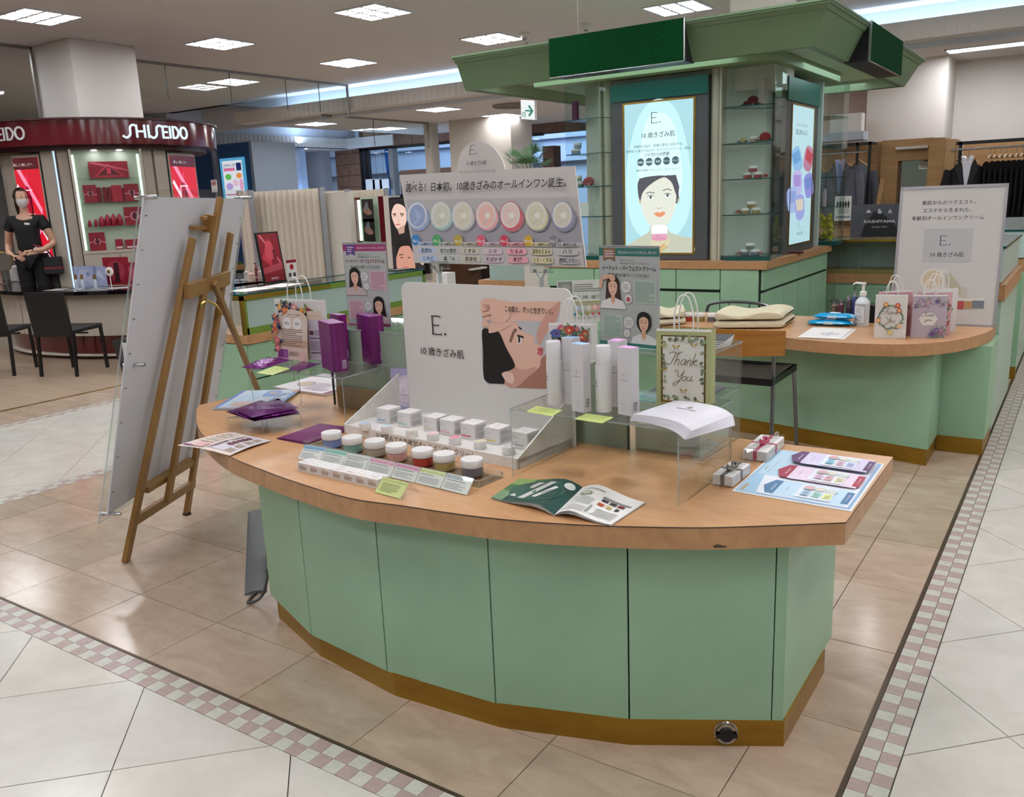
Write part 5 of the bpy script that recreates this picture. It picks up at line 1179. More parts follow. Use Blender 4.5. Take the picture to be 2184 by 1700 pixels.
def script(x, y, w, asp, m, sty=0, th=.014):
    """hand lettered Thank / You as ink strokes; x,y centre of the pair, w total width"""
    def st(pts, ox, oy, s): return ('k', [(ox+px*s, oy+py*s/asp) for px, py in crom(pts, 5, False)], th*w/.7, m)
    s = w/5.2; o = []; X0 = x-w/2; Y0 = y+.02
    sh = lambda pts: [(px+py*.28, py) for px, py in pts]
    L = [[(-.1, 1.75), (.5, 2.05), (1.2, 1.8), (1.9, 2.15)], [(1.0, 1.9), (.75, 1.0), (.55, .2), (.1, .05), (-.05, .35)],            # T
         [(1.35, 2.0), (1.25, 1.0), (1.15, 0)], [(1.2, .5), (1.5, .95), (1.75, .8), (1.72, .1), (1.95, .1)],                            # h
         [(2.75, .8), (2.4, .95), (2.1, .5), (2.25, .05), (2.6, .3), (2.78, .85), (2.75, .1), (2.95, .12)],                             # a
         [(3.05, .85), (3.05, .05)], [(3.07, .5), (3.35, .92), (3.58, .75), (3.56, .1), (3.75, .1)],                                    # n
         [(3.95, 2.0), (3.9, 1.0), (3.85, 0)], [(3.9, .45), (4.3, .95), (4.4, .75), (4.0, .5), (4.35, .1), (4.7, .15)]]                 # k
    for q in L: o.append(st(sh(q), X0, Y0, s))
    Y1 = Y0-(2.45 if sty == 0 else 1.9)*s/asp; X1 = x-1.4*s
    YL = [[(-.35, 1.35), (-.1, 1.7), (.2, 1.4), (.3, .8), (.65, .75), (.95, 1.2), (1.1, 1.75)], [(1.1, 1.75), (.95, .8), (.7, -.2), (.25, -.75), (-.1, -.5), (.3, -.2), (.9, .2)]] if sty == 0 else [[(.0, .85), (.1, .2), (.4, .1), (.75, .8)], [(.75, .85), (.6, 0), (.2, -.7), (-.1, -.4), (.5, 0), (.9, .2)]]
    YL += [[(1.35, .8), (1.1, .5), (1.25, .08), (1.6, .2), (1.65, .65), (1.35, .8)], [(1.95, .8), (1.85, .25), (2.1, .08), (2.4, .3), (2.5, .82)], [(2.5, .82), (2.42, .2), (2.6, .08), (2.85, .25)]]
    for q in YL: o.append(st(sh(q), X1, Y1, s))
    return o
# green thank-you bag on the right end of the riser
a, b = GT((968, 950), RZ), GT((1268, 968), RZ)
tz = GP(*c6(950, 537), a, (b-a).cross(Vector((0, 0, 1)))).z
F = Fr(a, b-a, (0, 0, 1), (b-a).length, tz-a.z); asp = F.h/F.w
lf = []
rnd = random.Random(5)
for i in range(56):
    e = i % 4; t_ = rnd.random()
    x, y = ((.13+.74*t_, .9), (.13+.74*t_, .1), (.14, .1+.8*t_), (.86, .1+.8*t_))[e]; x += rnd.uniform(-.03, .03); y += rnd.uniform(-.03, .03); r = rnd.uniform(.03, .055); ph = rnd.uniform(0, 6.28)
    lf.append(('s', [(x-r*math.cos(ph), y-r*math.sin(ph)/asp), (x-r*.6*math.sin(ph), y+r*.6*math.cos(ph)/asp), (x+r*math.cos(ph), y+r*math.sin(ph)/asp), (x+r*.6*math.sin(ph), y-r*.6*math.cos(ph)/asp)], P(rnd.choice(('6f7d5c', '8d9a7a', '55624a', '7f8a70', 'a3a778')))))
but = []
for x, y in ((.7, .83), (.38, .8), (.16, .5), (.52, .22), (.2, .08)):
    for sg in (-1, 1): but.append(('p', [(x, y), (x+sg*.07, y+.035), (x+sg*.055, y-.01)], P('a88838'))); but.append(('p', [(x, y), (x+sg*.05, y-.035), (x+sg*.02, y-.03)], P('8c7030')))
bag('sage green gift bag printed Thank You in gold, right end of the riser', F, .07, mat('sage_card', 'a3a878', .5), its=[('r', .09, .05, .91, .945, GOLDI), ('r', .12, .07, .88, .93, P('d6d6cc'))]+lf+but+script(.52, .54, .62, asp, GOLDI), hz=.105)
# ---- floral bag behind the bottles, on the case
a, b = G(1172, 772, CASE), G(1262, 775, CASE); a = Vector((a.x, a.y, CASE)); Fz = GP(1168, 693, a, (b-a).cross(Vector((0, 0, 1)))).z
F = Fr(a, b-a, (0, 0, 1), (b-a).length*1.0, Fz-CASE); asp = F.h/F.w
bag('white gift bag with a red and blue floral band, behind the left lotion bottle', F, .07, mat('white_bag', 'd2d0cc', .5), its=flowers(asp, ('b8453c', 'a8483f', 'c06a80', '4f5f9a'), 16, (.1, .62, .9, .92), seed=4, size=.1), hz=.08)
# ---- stack of booklets at the right end of the case
p = [G(*c6(*q), CASE) for q in ((1262, 640), (1365, 640), (1420, 600), (1270, 560))]
for k in range(6):
    s = thing('booklet', ('topmost' if k == 5 else 'lowest' if k == 0 else 'inner')+' dark backed white booklet in the stack on the right end of the glass showcase', 'booklet', (-1.07+.004*k, 2.66, CASE+.0008+k*.0055), -.12+.05*k, 'booklets stacked on the glass showcase')
    M().box(-.105, .105, -.07, .07, 0, .0035, 0).box(-.105, .105, -.07, .07, .0035, .0045, 1).build('booklet', [PAPER, P('35353a')], s)
# ---- the two user story posters in acrylic stands
def story(lab, F, hd, rib, tc, seed, backtilt=0.):
    s = thing('poster_stand', lab, 'poster stand', F(.5, 0)); sheet(M(), F, .0008).build('poster', [mat('poster_grey', 'c4c3c4', .5)], s, True)
    F2 = Fr(F(0, 0, .002), F.u, F.v, F.w, F.h); m = sheet(M(), F2, .0015, 0, 1); sheet(m, Fr(F(0, 0, -.003), F.u, F.v, F.w, F.h), .0015, 0, 1)
    bk = -F.n; m.slab([F2(0, 0), F2(1, 0), F2(1, 0)+bk*.075, F2(0, 0)+bk*.075], (0, 0, -1), -.002, 0, 1); m.slab([F2(0, 1, -.006), F2(1, 1, -.006), F2(1, 1, .001), F2(0, 1, .001)], F.v, .003, 1); m.build('acrylic_sleeve', [clear('clear_sleeve', 'f8faf9', .04), ACRE], s, True)
    asp = F.h/F.w; I = P
    it = [('r', 0, .905, 1, .985, I(hd)), ('p', [(.07, .985), (.07, .85), (.175, .875), (.28, .85), (.28, .985)], I(rib)), ('l', .1, .89, .25, .965, 3, I('d8c8d8')), ('t', '"私のためのオールインワン"に変える人、増えてます', .33, .93, .03, I('e4dce4'), 'l', .01, 0, .63),
      ('t', '出会えてよかった', .48, .855, .022, I('6a6a6a')), ('t', '年齢を重ねても安心ですすめられる', .6, .825, .022, I('6a6a6a')), ('t', 'イードット・パーフェクトクリーム', .5, .765, .055, I(tc), 'c', .02, 0, .9), ('t', '愛用者の美ライフSTORY', .5, .7, .04, I('6f7270'), 'c', .006, .0, .7)]
    c2 = 'b9c4bc' if seed == 1 else 'd3b3bf'; l2 = '7d9488' if seed == 1 else 'b07088'
    it += [('r', .58, .44, .96, .67, I(c2)), ('l', .61, .45, .93, .655, 16, I(l2)), ('r', .04, .08, .4, .31, I(c2)), ('l', .07, .09, .37, .3, 14, I(l2)), ('c', .46, .6, .08, I('d4d4d4')), ('l', .41, .57, .51, .63, 4, I('9a9a9a')), ('c', .5, .24, .08, I('d0d0d0')), ('l', .45, .21, .55, .27, 4, I('9a9a9a'))]
    it += [('c', .5, .48, .065, I('b5b5b5')), ('c', .5, .48, .055, I('d6d4d2')), ('c', .5, .475, .035, I('a85058' if seed == 1 else 'c8c4c0')), ('c', .47, .13, .06, I('b5b5b5')), ('c', .47, .13, .05, I('d6d4d2')), ('c', .47, .125, .03, I('c9c0b0'))]
    it += portrait(.24, .375, .17, asp, '3c261e' if seed == 1 else '17120f', 'd8d4d2' if seed == 1 else 'b9a5a8', True, 'd9b19b')
    if seed == 1: it += [('k', [(.02, .58), (.06, .68), (.18, .7), (.27, .67)], .05, I('d0a58c')), ('s', [(.18, .72), (.27, .71), (.28, .665), (.2, .66)], I('d0a58c'))]
    it += portrait(.76, .03, .17, asp, '121012', 'cfd0d0' if seed == 1 else 'c0b0b0', seed != 1, 'd4ab94')
    it += [('r', 0, 0, 1, .035, I(hd))] if seed == 1 else [('r', 0, .0, 1, .02, I(hd))]
    art(s, F, it)
F = upright(c6(657, 606), c6(985, 640), CASE+.003, c6(653, 66)); story('upright poster with a teal header about cream users, right of the centre on the showcase', F, '2f7068', '8d6a4c', '2f4a40', 1)
F = upright((745, 693), (835, 697), CASE+.003, (731.5, 519)); story('upright poster with a magenta header about cream users, left end of the showcase', F, 'a02f6c', '66408c', '8a2346', 2)
# white landscape card in an acrylic stand on the far desk is built with that desk
# ---- big jar sign on two clip stands
nB = Vector((0, -math.cos(.17), math.sin(.17))); pB = Vector((-1.8, 2.66, 1.30)); hb = lambda p: GP(*p, pB, nB)
TL, TR, BR, BLc = hb((852, 373)), hb((1225.5, 354)), hb((1250, 570)), hb((886, 561))
u = (BR-BLc).normalized(); v = nB.cross(u).normalized()
if v.z < 0: v = -v
FB = Fr(BLc, u, v, (BR-BLc).length, (TL-BLc).dot(v)); iB = lambda px, py: ((hb((px, py))-FB.o).dot(FB.u)/FB.w, (hb((px, py))-FB.o).dot(FB.v)/FB.h)
c3 = lambda x, y: (820+x*.21179, 280+y*.21179)
sk_ = iB(852, 373)[0]
def B3(x, y): return iB(*c3(x, y))
s = thing('jar_sign', 'large white sign with seven open cream jars, arched top, on two clip stands', 'sign', FB(.5, 0))
prof = [B3(310, 1325), B3(2030, 1370), B3(1915, 350), B3(1215, 385)]+[B3(*p) for p in ((1190, 300), (1130, 200), (1050, 130), (945, 103), (850, 130), (780, 200), (740, 300), (727, 410))]+[B3(150, 440)]
prof = prof[:4]+crom(prof[3:12], 4, False)[1:-1]+prof[11:]
M().slab([FB(*p) for p in prof], -FB.n, .006, 0, 1).build('sign_board', [mat('sign_grey', 'b9b4b0', .45), mat('foam_edge', 'e2e0dc', .5)], s, True)
its = [('p', [B3(225, 690), B3(1940, 660), B3(1990, 1125), B3(290, 1115)], P('aaa6a4')), ('p', [B3(255, 900), B3(1965, 860), B3(1990, 1125), B3(290, 1115)], P('96939a'))]
xs_ = [330, 570, 790, 1030, 1275, 1535, 1800]; ys_ = [850, 850, 850, 850, 850, 850, 850]
cr = ['8a9cc0', 'c2c8b4', 'ccc6b0', 'dcaea2', 'd6bcb0', 'c6c4a8', 'c6c2b0']; rim = ['8fa6cc', '9dbcb4', 'bdbcb4', 'dca0a4', 'c85a68', 'ccc49a', '8a8ca4']
def ell(x, y, rx, ry, m): return ('p', [B3(x+rx*math.cos(w*math.pi/12), y-ry*math.sin(w*math.pi/12)) for w in range(24)], m)
for i in range(7):
    x = xs_[i]; k = 1+.04*i
    its += [ell(x+22, 885, 118, 132, P('7d7c86' if i != 4 else 'a86a70')), ell(x+10, 870, 112, 130, P(rim[i])), ell(x+5, 860, 103, 120, P('c6c4c2')), ell(x, 848, 108, 140, P(rim[i])), ell(x, 845, 98, 130, P('cfcdc9')), ell(x+3, 850, 80, 112, P(cr[i])),
      ('k', [B3(x-20, 800), B3(x+30, 840), B3(x+10, 900), B3(x-30, 930)], .008, P('b9b7aa' if i else 'a5b4d4')), ell(x+15, 850, 28, 32, P('d9d6cc' if i else '9aacd0'))]
its += [('p', [B3(290, 1115), B3(1990, 1125), B3(2030, 1370), B3(310, 1325)], P('b9b5b2'))]
nc = ['2a78b0', '3f9c58', 'a89430', 'd05068', 'c0304c', 'c09a18', '77757a']; pill = ['a9b8d4', 'b4b8b0', 'bcb8a4', 'c8b4bc', 'dc9aa4', 'cdc29a', 'b4b2b2']
ag = ['~24歳悩み肌', '25~34歳悩み肌', '35~44歳悩み肌', '45~54歳悩み肌', '55~64歳悩み肌', '65~74歳悩み肌', '75~歳悩み肌']
wd_ = [('肌荒れ', 'ニキビ'), ('毛穴の開き', '黒ずみ'), ('くすみ', '肌老化'), ('シミ', 'そばかす'), ('たるみ', '乾燥'), ('深刻なたるみ', 'シミ・くすみ'), ('ハリ', '透明感がない')]
nx_ = [327, 540, 757, 987, 1223, 1468, 1722]; tx_ = [440, 655, 877, 1108, 1350, 1600, 1860]; hh = .105
for i in range(7):
    X_ = nx_[i]; Tx = tx_[i]; q = B3(X_, 1110+i*.6)
    its += [ell(X_, 1097+i*2, 44, 56, P(nc[i])), ('t', 'No.%d' % (i+1), q[0], q[1]-.012, .048, P('e0e0dc'), 'c', .005)]
    q = B3(Tx, 1145+i*1.6); its += [('r', q[0]-.055, q[1]-.012, q[0]+.055, q[1]+.03, P(pill[i])), ('t', ag[i], q[0], q[1]-.006, .034, K, 'c', .02, 0, .1)]
    for j, (yy, ddx) in enumerate(((1205+i*2.6, 0), (1283+i*4, 14))):
        q = B3(Tx+ddx, yy); w_ = .044; it_ = []
        its += [('s', [(q[0]-w_, q[1]-.03), (q[0]-w_-.012, q[1]), (q[0]-w_, q[1]+.03), (q[0]+w_, q[1]+.03), (q[0]+w_+.012, q[1]), (q[0]+w_, q[1]-.03)], P(pill[i])), ('t', wd_[i][j], q[0], q[1]-.018, .052, K, 'c', .02, 0, min(.1, .024*len(wd_[i][j])))]
q = B3(235, 595); q2 = B3(1850, 570); its += [('t', '選べる！日本初、10歳きざみのオールインワン誕生。', q[0], q[1]-.02, .105, K, 'l', .012, 0, q2[0]-q[0])]
for x in (253, 318, 384): its.append(ell(x, 520, 6, 7, K))
q = B3(900, 243); its += [('E', q[0]-.01, q[1], .1, K)]; q = B3(952, 345); its += [('t', '10 歳きざみ肌', q[0], q[1], .05, K, 'c', .008, 0, .12)]; q = B3(962, 418); its += [('t', '《イードット パーフェクトクリーム》', q[0], q[1]-.006, .034, K, 'c', .01, 0, .21)]
art(s, FB, its)
for k, (px, py) in enumerate(((940, 565), (1157, 572))):
    b_ = hb((px, py)); f = Vector((b_.x+(.0 if k else -.0), 2.62, CASE)); t = thing('clip_stand', 'clear plastic sign clip on a thin steel rod, %s of the two' % ('right' if k else 'left'), 'clip stand', f)
    m = M(); m.box(b_.x-.045, b_.x+.045, b_.y-.012, b_.y-.009, b_.z-.014, b_.z+.016, 0, None, 1).box(b_.x-.045, b_.x+.045, b_.y+.002, b_.y+.004, b_.z-.014, b_.z+.016, 0, None, 1).box(b_.x-.045, b_.x+.045, b_.y-.012, b_.y+.004, b_.z-.016, b_.z-.014, 1); m.build('clip', [ACRY, ACRE], t, True)
    m = M()
    for q in (-.022, .022): m.tube([(b_.x+q, b_.y-.014, b_.z-.008), (b_.x, b_.y-.01, b_.z-.04)], .004, 6)
    m.lathe([(.007, 0), (.008, .03), (.005, .04)], (b_.x, b_.y-.01, b_.z-.075), 10); m.build('joint', [ACRE], t, True)
    for q in (-.022, .022): M().lathe([(.006, -.004), (.006, .004)], (b_.x+q, b_.y-.018, b_.z-.008), 10, axis=(0, 1, 0)).build('rivet', [CHROME], t, True)
    M().tube([(b_.x, b_.y-.01, b_.z-.075), (f.x, b_.y-.01, CASE+.005)], .0035, 8).build('rod', [CHROME], t, True)
    M().lathe([(.035, 0), (.035, .004), (.006, .008)], (f.x, b_.y-.01, CASE+.0006), 20).build('foot', [ACRE], t, True)
# ================================================================ LEFT END OF THE COUNTER
gl = lambda p, z: G(*c4(*p), z)
LZ = .905; la, lb = G(532, 788.6, LZ), G(730, 806, LZ); u = (lb-la).normalized(); w_ = (lb-la).length; v = Vector((-u.y, u.x, 0))
riser('clear acrylic riser at the left end carrying the purple cartons and floral bag', [la, lb, lb+v*.27, la+v*.27], LZ)
MAG = mat('magenta_purple_card', '74186c', .28, noise=('5c1054', (60., 60., .6), 1, .42, .58)); MAGT = mat('magenta_top', '8a4a8c', .3)
for k, (L_, N_, R_, pt, lab) in enumerate((((1172, 828), (1262, 870), (1380, 858), 487, 'tall magenta carton nearest the front on the left riser'), ((1468, 770), (1568, 806), (1678, 800), 430, 'tall magenta carton standing alone on the right side of the left riser'), ((1262, 765), (1330, 785), (1392, 770), 418, 'tall magenta carton partly hidden behind the front one'))):
    t, a, u2_, v2_, w2, l2, h2 = box3('magenta_carton', lab, L_, N_, R_, LZ+.0005, pt, MAG, MAGT, conv=c4)
    F = Fr(a+u2_*w2, v2_, (0, 0, 1), l2, h2); art(t, F, [('r', .62, .06, .88, .24, P('a89ab0')), ('l', .65, .07, .85, .15, 4, P('30202c')), ('l', .65, .16, .85, .22, 4, P('30202c'))])
    F = Fr(a, u2_, (0, 0, 1), w2, h2); art(t, F, [('l', .3, .18, .7, .24, 3, P('9a5a98'))])
# floral bag
a, b = gl((838, 742), LZ), gl((1165, 765), LZ); tz = GP(*c4(815, 298), a, (b-a).cross(Vector((0, 0, 1)))).z
F = Fr(a, b-a, (0, 0, 1), (b-a).length, tz-LZ); asp = F.h/F.w
bag('white gift bag covered in colourful flowers on the left riser', F, .06, mat('white_bag'), its=flowers(asp, ('b03a58', 'c8808a', 'd8a040', 'c86a4a'), 17, (.12, .82, .88, .9), ('2f4a6a', '7c8a58', '24354e'), 8, .075)+flowers(asp, ('c0606a', 'd8a040', 'b03a58', 'c86a4a'), 15, (.1, .1, .14, .8), ('2f4a6a', '7c8a58', '24354e'), 9, .07), hz=.10)
# arched leaflet and second leaflet leaning on it
a, b = gl((845, 748), LZ), gl((1085, 775), LZ); n_ = (b-a).cross(Vector((0, 0, 1))); tz = GP(*c4(1000, 372), a, n_).z
F = Fr(a-n_.normalized()*-.0+n_.normalized()*.02, b-a, (0, .12, 1), (b-a).length, (tz-LZ)*1.0); asp = F.h/F.w
s = thing('leaflet', 'beige arched leaflet leaning on the floral bag', 'leaflet', F(.5, 0)); pr_ = [(0, 0), (1, 0), (1, .78)]+[(.5+.5*math.cos(w), .78+.22*math.sin(w)) for w in [i*math.pi/12 for i in range(1, 12)]]+[(0, .78)]
M().slab([F(*p) for p in pr_], -F.n, .001).build('paper', [mat('beige_paper', 'cdb9a8', .6)], s, True)
art(s, F, [('p', [(0, .25), (1, .25), (1, .4), (0, .35)], P('b99a80')), ('p', [(.05, .38), (.95, .4), (.95, .78), (.5, .97), (.05, .78)], P('d0c0b4')), ('t', 'シートを剥がすたび贅沢に', .5, .88, .035, P('5a4a40'), 'c', .01, 0, .6), ('t', 'うるおいシャワーマスク', .5, .84, .03, P('5a4a40'), 'c', .01, 0, .45), ('c', .35, .72, .13, P('dedad6')), ('c', .68, .72, .13, P('dedad6')), ('l', .27, .69, .43, .75, 3, P('7a6a62')), ('l', .6, .69, .76, .75, 3, P('7a6a62')),
  ('l', .15, .27, .85, .62, 9, P('8a776a')), ('r', .05, .03, .22, .2, P('6d2a6c')), ('r', .23, .03, .38, .2, P('8a4a90')), ('l', .42, .08, .8, .17, 5, P('93807a')), ('c', .85, .08, .11, P('d0a8a0'))])
a, b = gl((1085, 768), LZ), gl((1170, 770), LZ); F = Fr(a-Vector((0, -.0, 0)), b-a+(b-a)*.0, (0, 0, 1), (b-a).length*1.9, (GP(*c4(1120, 388), a, n_).z-LZ)); F.w = .07
s = thing('leaflet', 'second beige and lilac leaflet standing between arched leaflet and front carton', 'leaflet', F(.5, 0)); sheet(M(), F, .001).build('paper', [P('c0b8c8')], s, True)
art(s, F, [('r', 0, .82, 1, 1, P('cdb9a8')), ('t', 'Powered Seminar Mask', .5, .9, .03, P('8a6a50'), 'c', 0, .2, .85), ('r', .08, .52, .35, .6, P('5a3030')), ('l', .4, .5, .9, .62, 4, P('8a8090')), ('r', .08, .44, .9, .46, P('4a4050')), ('l', .08, .2, .9, .4, 7, P('8a8090')), ('r', .08, .14, .9, .16, P('4a4050'))])
# purple foil packets
FOIL = mat('purple_foil', '8a2a96', .16, .75, bump=(35, .6)); FOILD = mat('purple_foil_dark', '6c1f74', .25, .6, bump=(28, .5))
def packet(name, lab, pts, z, conv, h=.012, m=FOIL, n=8, seed=1, group=None, tilt=0.):
    p = [G(*conv(*q), z) for q in pts]; rnd = random.Random(seed); t = thing(name, lab, 'packet', (p[0]+p[2])/2, 0, group)
    ph = [rnd.uniform(0, 6) for _ in range(4)]
    def f(a_, b_, s_=1):
        q = (p[0].lerp(p[1], a_)).lerp(p[3].lerp(p[2], a_), b_); e = (math.sin(math.pi*a_)*math.sin(math.pi*b_))**.5 if 0 < a_ < 1 and 0 < b_ < 1 else 0
        return q+Vector((0, 0, .0012+s_*0+(h*e*(1+.25*math.sin(9*a_+ph[0])*math.sin(7*b_+ph[1])) if s_ > 0 else 0)+tilt*b_))
    mm = M(); mm.grid(lambda a_, b_: f(a_, b_), n, n); mm.grid(lambda a_, b_: f(1-a_, b_, -1), 2, 2); mm.build('foil', [m], t, True, smooth=True); return t
packet('foil_packet', 'shiny purple foil mask packet at the left corner of the left riser', [(530, 832), (700, 842), (935, 768), (745, 745)], LZ, c4, .014, seed=2)
packet('foil_packet', 'flat purple foil mask packet beside the front magenta carton', [(895, 840), (985, 862), (1165, 800), (1020, 780)], LZ, c4, .006, FOILD, seed=3)
note('pale green handwritten sticky note on the left riser', [(655, 868), (778, 888), (918, 838), (800, 815)], LZ+.003, c4)
# low riser with packets
a, b, c = gl((430, 1335), T), gl((712, 1350), T), gl((1018, 1305), T)
LZ2 = T+.058; u = (c-a).normalized(); v = Vector((-u.y, u.x, 0)); dd_ = abs((b-a).dot(v))
fr_l = b+(a-c)*0; A_ = a; B_ = b+(c-a)*.0
riser('small low acrylic riser carrying purple foil packets at the left end', [a-v*0, b, b+(c-b)*1.0, a+(c-b)*1.0], LZ2, .003)
PK = [[(415, 1180), (640, 1255), (1000, 1190), (690, 1085)], [(430, 1170), (600, 1240), (995, 1180), (830, 1075)], [(470, 1160), (620, 1225), (990, 1150), (900, 1100)]]
for k in range(3): packet('foil_packet', 'purple foil mask packet, %s of three on the low riser' % ('lowest', 'middle', 'topmost')[k], PK[k], LZ2+.002+.007*k, c4, .010, (FOILD, FOIL, FOILD)[k], seed=6+k)
# fan of purple cards
base = [gl((812, 1392), T), gl((1050, 1440), T), gl((1345, 1330), T), gl((1130, 1275), T)]
F = Fr(base[0], base[1]-base[0], base[3]-base[0], (base[1]-base[0]).length, (base[3]-base[0]).length)
for k in range(3):
    s = thing('purple_card', 'ribbed dark magenta sleeve in the small fan beside the blue jar', 'card', F.o+Vector((0, 0, .002*k)), 0, 'magenta sleeves fanned on the counter'); an = .05*k
    u = F.u*math.cos(an)+F.v*math.sin(an); F3 = Fr(F.o+Vector((0, 0, .0012+.0024*k))+F.u*.004*k, u, Vector((-u.y, u.x, 0)) if F.v.dot(Vector((-u.y, u.x, 0))) > 0 else F.v, F.w*.97, F.h)
    sheet(M(), F3, .0008).build('sleeve', [mat('magenta_sleeve', '6b2458', .4)], s, True)
    if k == 2: art(s, F3, [('r', .05+.12*i, .02, .09+.12*i, .98, P('7d356c')) for i in range(8)])
# curling leaflet over the edge
Lq = [G(378, 950, T+.012), G(490, 972, T+.004), G(580, 940, T+.003), G(497, 921, T+.004)]
s = thing('leaflet', 'cream and white leaflet curling over the left edge of the counter', 'leaflet', Lq[1])
M().grid(lambda a_, b_: Lq[0].lerp(Lq[1], a_).lerp(Lq[3].lerp(Lq[2], a_), b_)+Vector((0, 0, .006*math.sin(math.pi*a_)*(1-b_)+.006*math.sin(math.pi*b_))), 8, 6).build('paper', [mat('cream_paper', 'd4c7bc', .5)], s, True, smooth=True)
A = M(); am = [P('c9c4cc'), P('4a2a2a'), P('9a8a7a'), P('7a3a70'), P('d8b0ac'), P('6d3a44')]
def lq(a_, b_): return Lq[0].lerp(Lq[1], a_).lerp(Lq[3].lerp(Lq[2], a_), b_)+Vector((0, 0, .0012+.006*math.sin(math.pi*a_)*(1-b_)+.006*math.sin(math.pi*b_)))
def rr(x0, y0, x1, y1, mi): A.grid(lambda a_, b_: lq(x0+(x1-x0)*a_, y0+(y1-y0)*b_)+Vector((0, 0, .0004*mi)), 5, 2, mi)
rr(.5, .1, .97, .95, 0); rr(.48, .1, .5, .9, 1)
for k in range(5): rr(.62, .35+.1*k, .74, .42+.1*k, 5)
for k in range(4): rr(.8, .12+.2*k, .93, .25+.2*k, 2)
rr(.52, .12, .54, .8, 1); rr(.05, .05, .3, .1, 3); rr(.22, .05, .42, .25, 4)
for k in range(6): rr(.1, .3+.1*k, .4, .32+.1*k, 2)
A.build('print', am, s, True)
# magazines at the back left
for lab, pts, cols_ in (('pale blue magazine lying at the left back of the counter', [(453, 874), (520, 871), (640, 872), (648, 838), (490, 838)], 0),):
    Q = [G(*p, T+.001) for p in ((453, 875), (590, 872), (648, 838), (515, 838))]
    for k in range(3):
        F = Fr(Q[0]+Vector((0, 0, .0035*k+.001))+Vector((.004*k, .002*k, 0)), Q[1]-Q[0], Q[3]-Q[0], (Q[1]-Q[0]).length*.98, (Q[3]-Q[0]).length)
        s = thing('magazine', ('lowest', 'middle', 'top')[k]+' pale blue cover magazine at the left back of the counter', 'magazine', F.o); m = M(); m.slab([F(0, 0), F(1, 0), F(1, 1), F(0, 1)], (0, 0, 1), .003); m.build('cover', [P('b4c0d0')], s, True)
        if k == 2: art(s, Fr(F.o+Vector((0, 0, .003)), F.u, F.v, F.w, F.h), [('r', 0, 0, .06, 1, P('5a7fb8')), ('r', .94, 0, 1, 1, P('5a7fb8')), ('s', [(.15, .1), (.4, .15), (.42, .8), (.2, .9)], P('9fb8cc')), ('s', [(.25, .05), (.5, .08), (.48, .3), (.2, .28)], P('b09c90')), ('s', [(.5, .6), (.7, .62), (.72, .9), (.5, .92)], P('6f8fc0')), ('c', .62, .8, .07, P('c09a84')), ('l', .72, .2, .9, .8, 6, P('7a90b8')), ('p', [(.86, .9), (1, .8), (1, 1)], P('c88a78'))])
Q = [G(*p, T+.001) for p in ((583, 829), (695, 845), (790, 812), (690, 800))]
F = Fr(Q[0], Q[1]-Q[0], Q[3]-Q[0], (Q[1]-Q[0]).length, (Q[3]-Q[0]).length)
s = thing('magazine', 'white magazine with dark red spine lying behind the left riser', 'magazine', F.o); M().slab([F(0, 0), F(1, 0), F(1, 1), F(0, 1)], (0, 0, 1), .009).build('cover', [P('d2ccd0')], s, True)
art(s, Fr(F.o+Vector((0, 0, .009)), F.u, F.v, F.w, F.h), [('r', .93, 0, 1, 1, P('7a2038')), ('c', .3, .35, .13, P('8f8a84')), ('c', .3, .35, .1, P('c0a890')), ('c', .7, .7, .1, P('5a4a48')), ('c', .7, .68, .07, P('c9a890')), ('l', .45, .1, .88, .5, 6, P('b0a0aa'))])
# ================================================================ EASEL WITH NOTICE BOARD (seen from behind)
WOOD = mat('varnished_beech', '8f6a35', .32, noise=('7a5728', (30., 30., 4.), 5, .3, .75))
e1, e2 = G(268, 1200), G(399, 1098); d_ = (e2-e1).normalized(); n_ = Vector((d_.y, -d_.x, 0)); 
if n_.x < 0: n_ = -n_
tl_ = math.radians(11); up_ = (n_*math.sin(tl_)+Vector((0, 0, math.cos(tl_)))); N_ = d_.cross(up_)
E = lambda px, py, off=0.: GP(px, py, e1+n_*off, N_)
es = thing('easel', 'wooden studio easel seen from behind, standing left of the counter', 'easel', e1)
def beam(nm, a, b, w, th): 
    m = M(); m.bar(a, b, w, th, up=tuple(N_)); return m.build(nm, [WOOD], es, True, bevel=.004)
gz = lambda a: a
beam('leg', Vector((e1.x, e1.y, .002)), E(411, 508), .042, .024); beam('leg', Vector((e2.x, e2.y, .012)), E(492, 497), .042, .024)
M().box(e2.x-.015, e2.x+.015, e2.y-.015, e2.y+.015, 0, .012).build('rubber_foot', [BLACK], es, True)
off2 = n_*.0
beam('mast', E(357, 1070, .025), E(470, 422, .025), .042, .024)
beam('cross_bar', E(285, 1112, .0), E(413, 1030, .0), .045, .026)
beam('cross_bar', E(396, 622, .026), E(487, 592, .026), .075, .024)
beam('shelf_bar', E(306, 1045, -.02), E(410, 982, -.02), .03, .05)
beam('clamp_block', E(449, 458, .0), E(446, 496, .0), .05, .05); beam('clamp_ledge', E(412, 486, -.02), E(452, 484, -.02), .02, .04)
M().lathe([(.014, 0), (.014, .03), (.01, .034), (0, .034)], E(438, 466, .0), 14, axis=-d_).build('clamp_knob', [WOOD], es, True, smooth=True)
h0 = E(456, 603, .05); foot = Vector((h0.x, h0.y, 0))+n_*.62+d_*.12
q = GP(552, 838, h0, (n_*.2+d_).normalized() if False else d_)
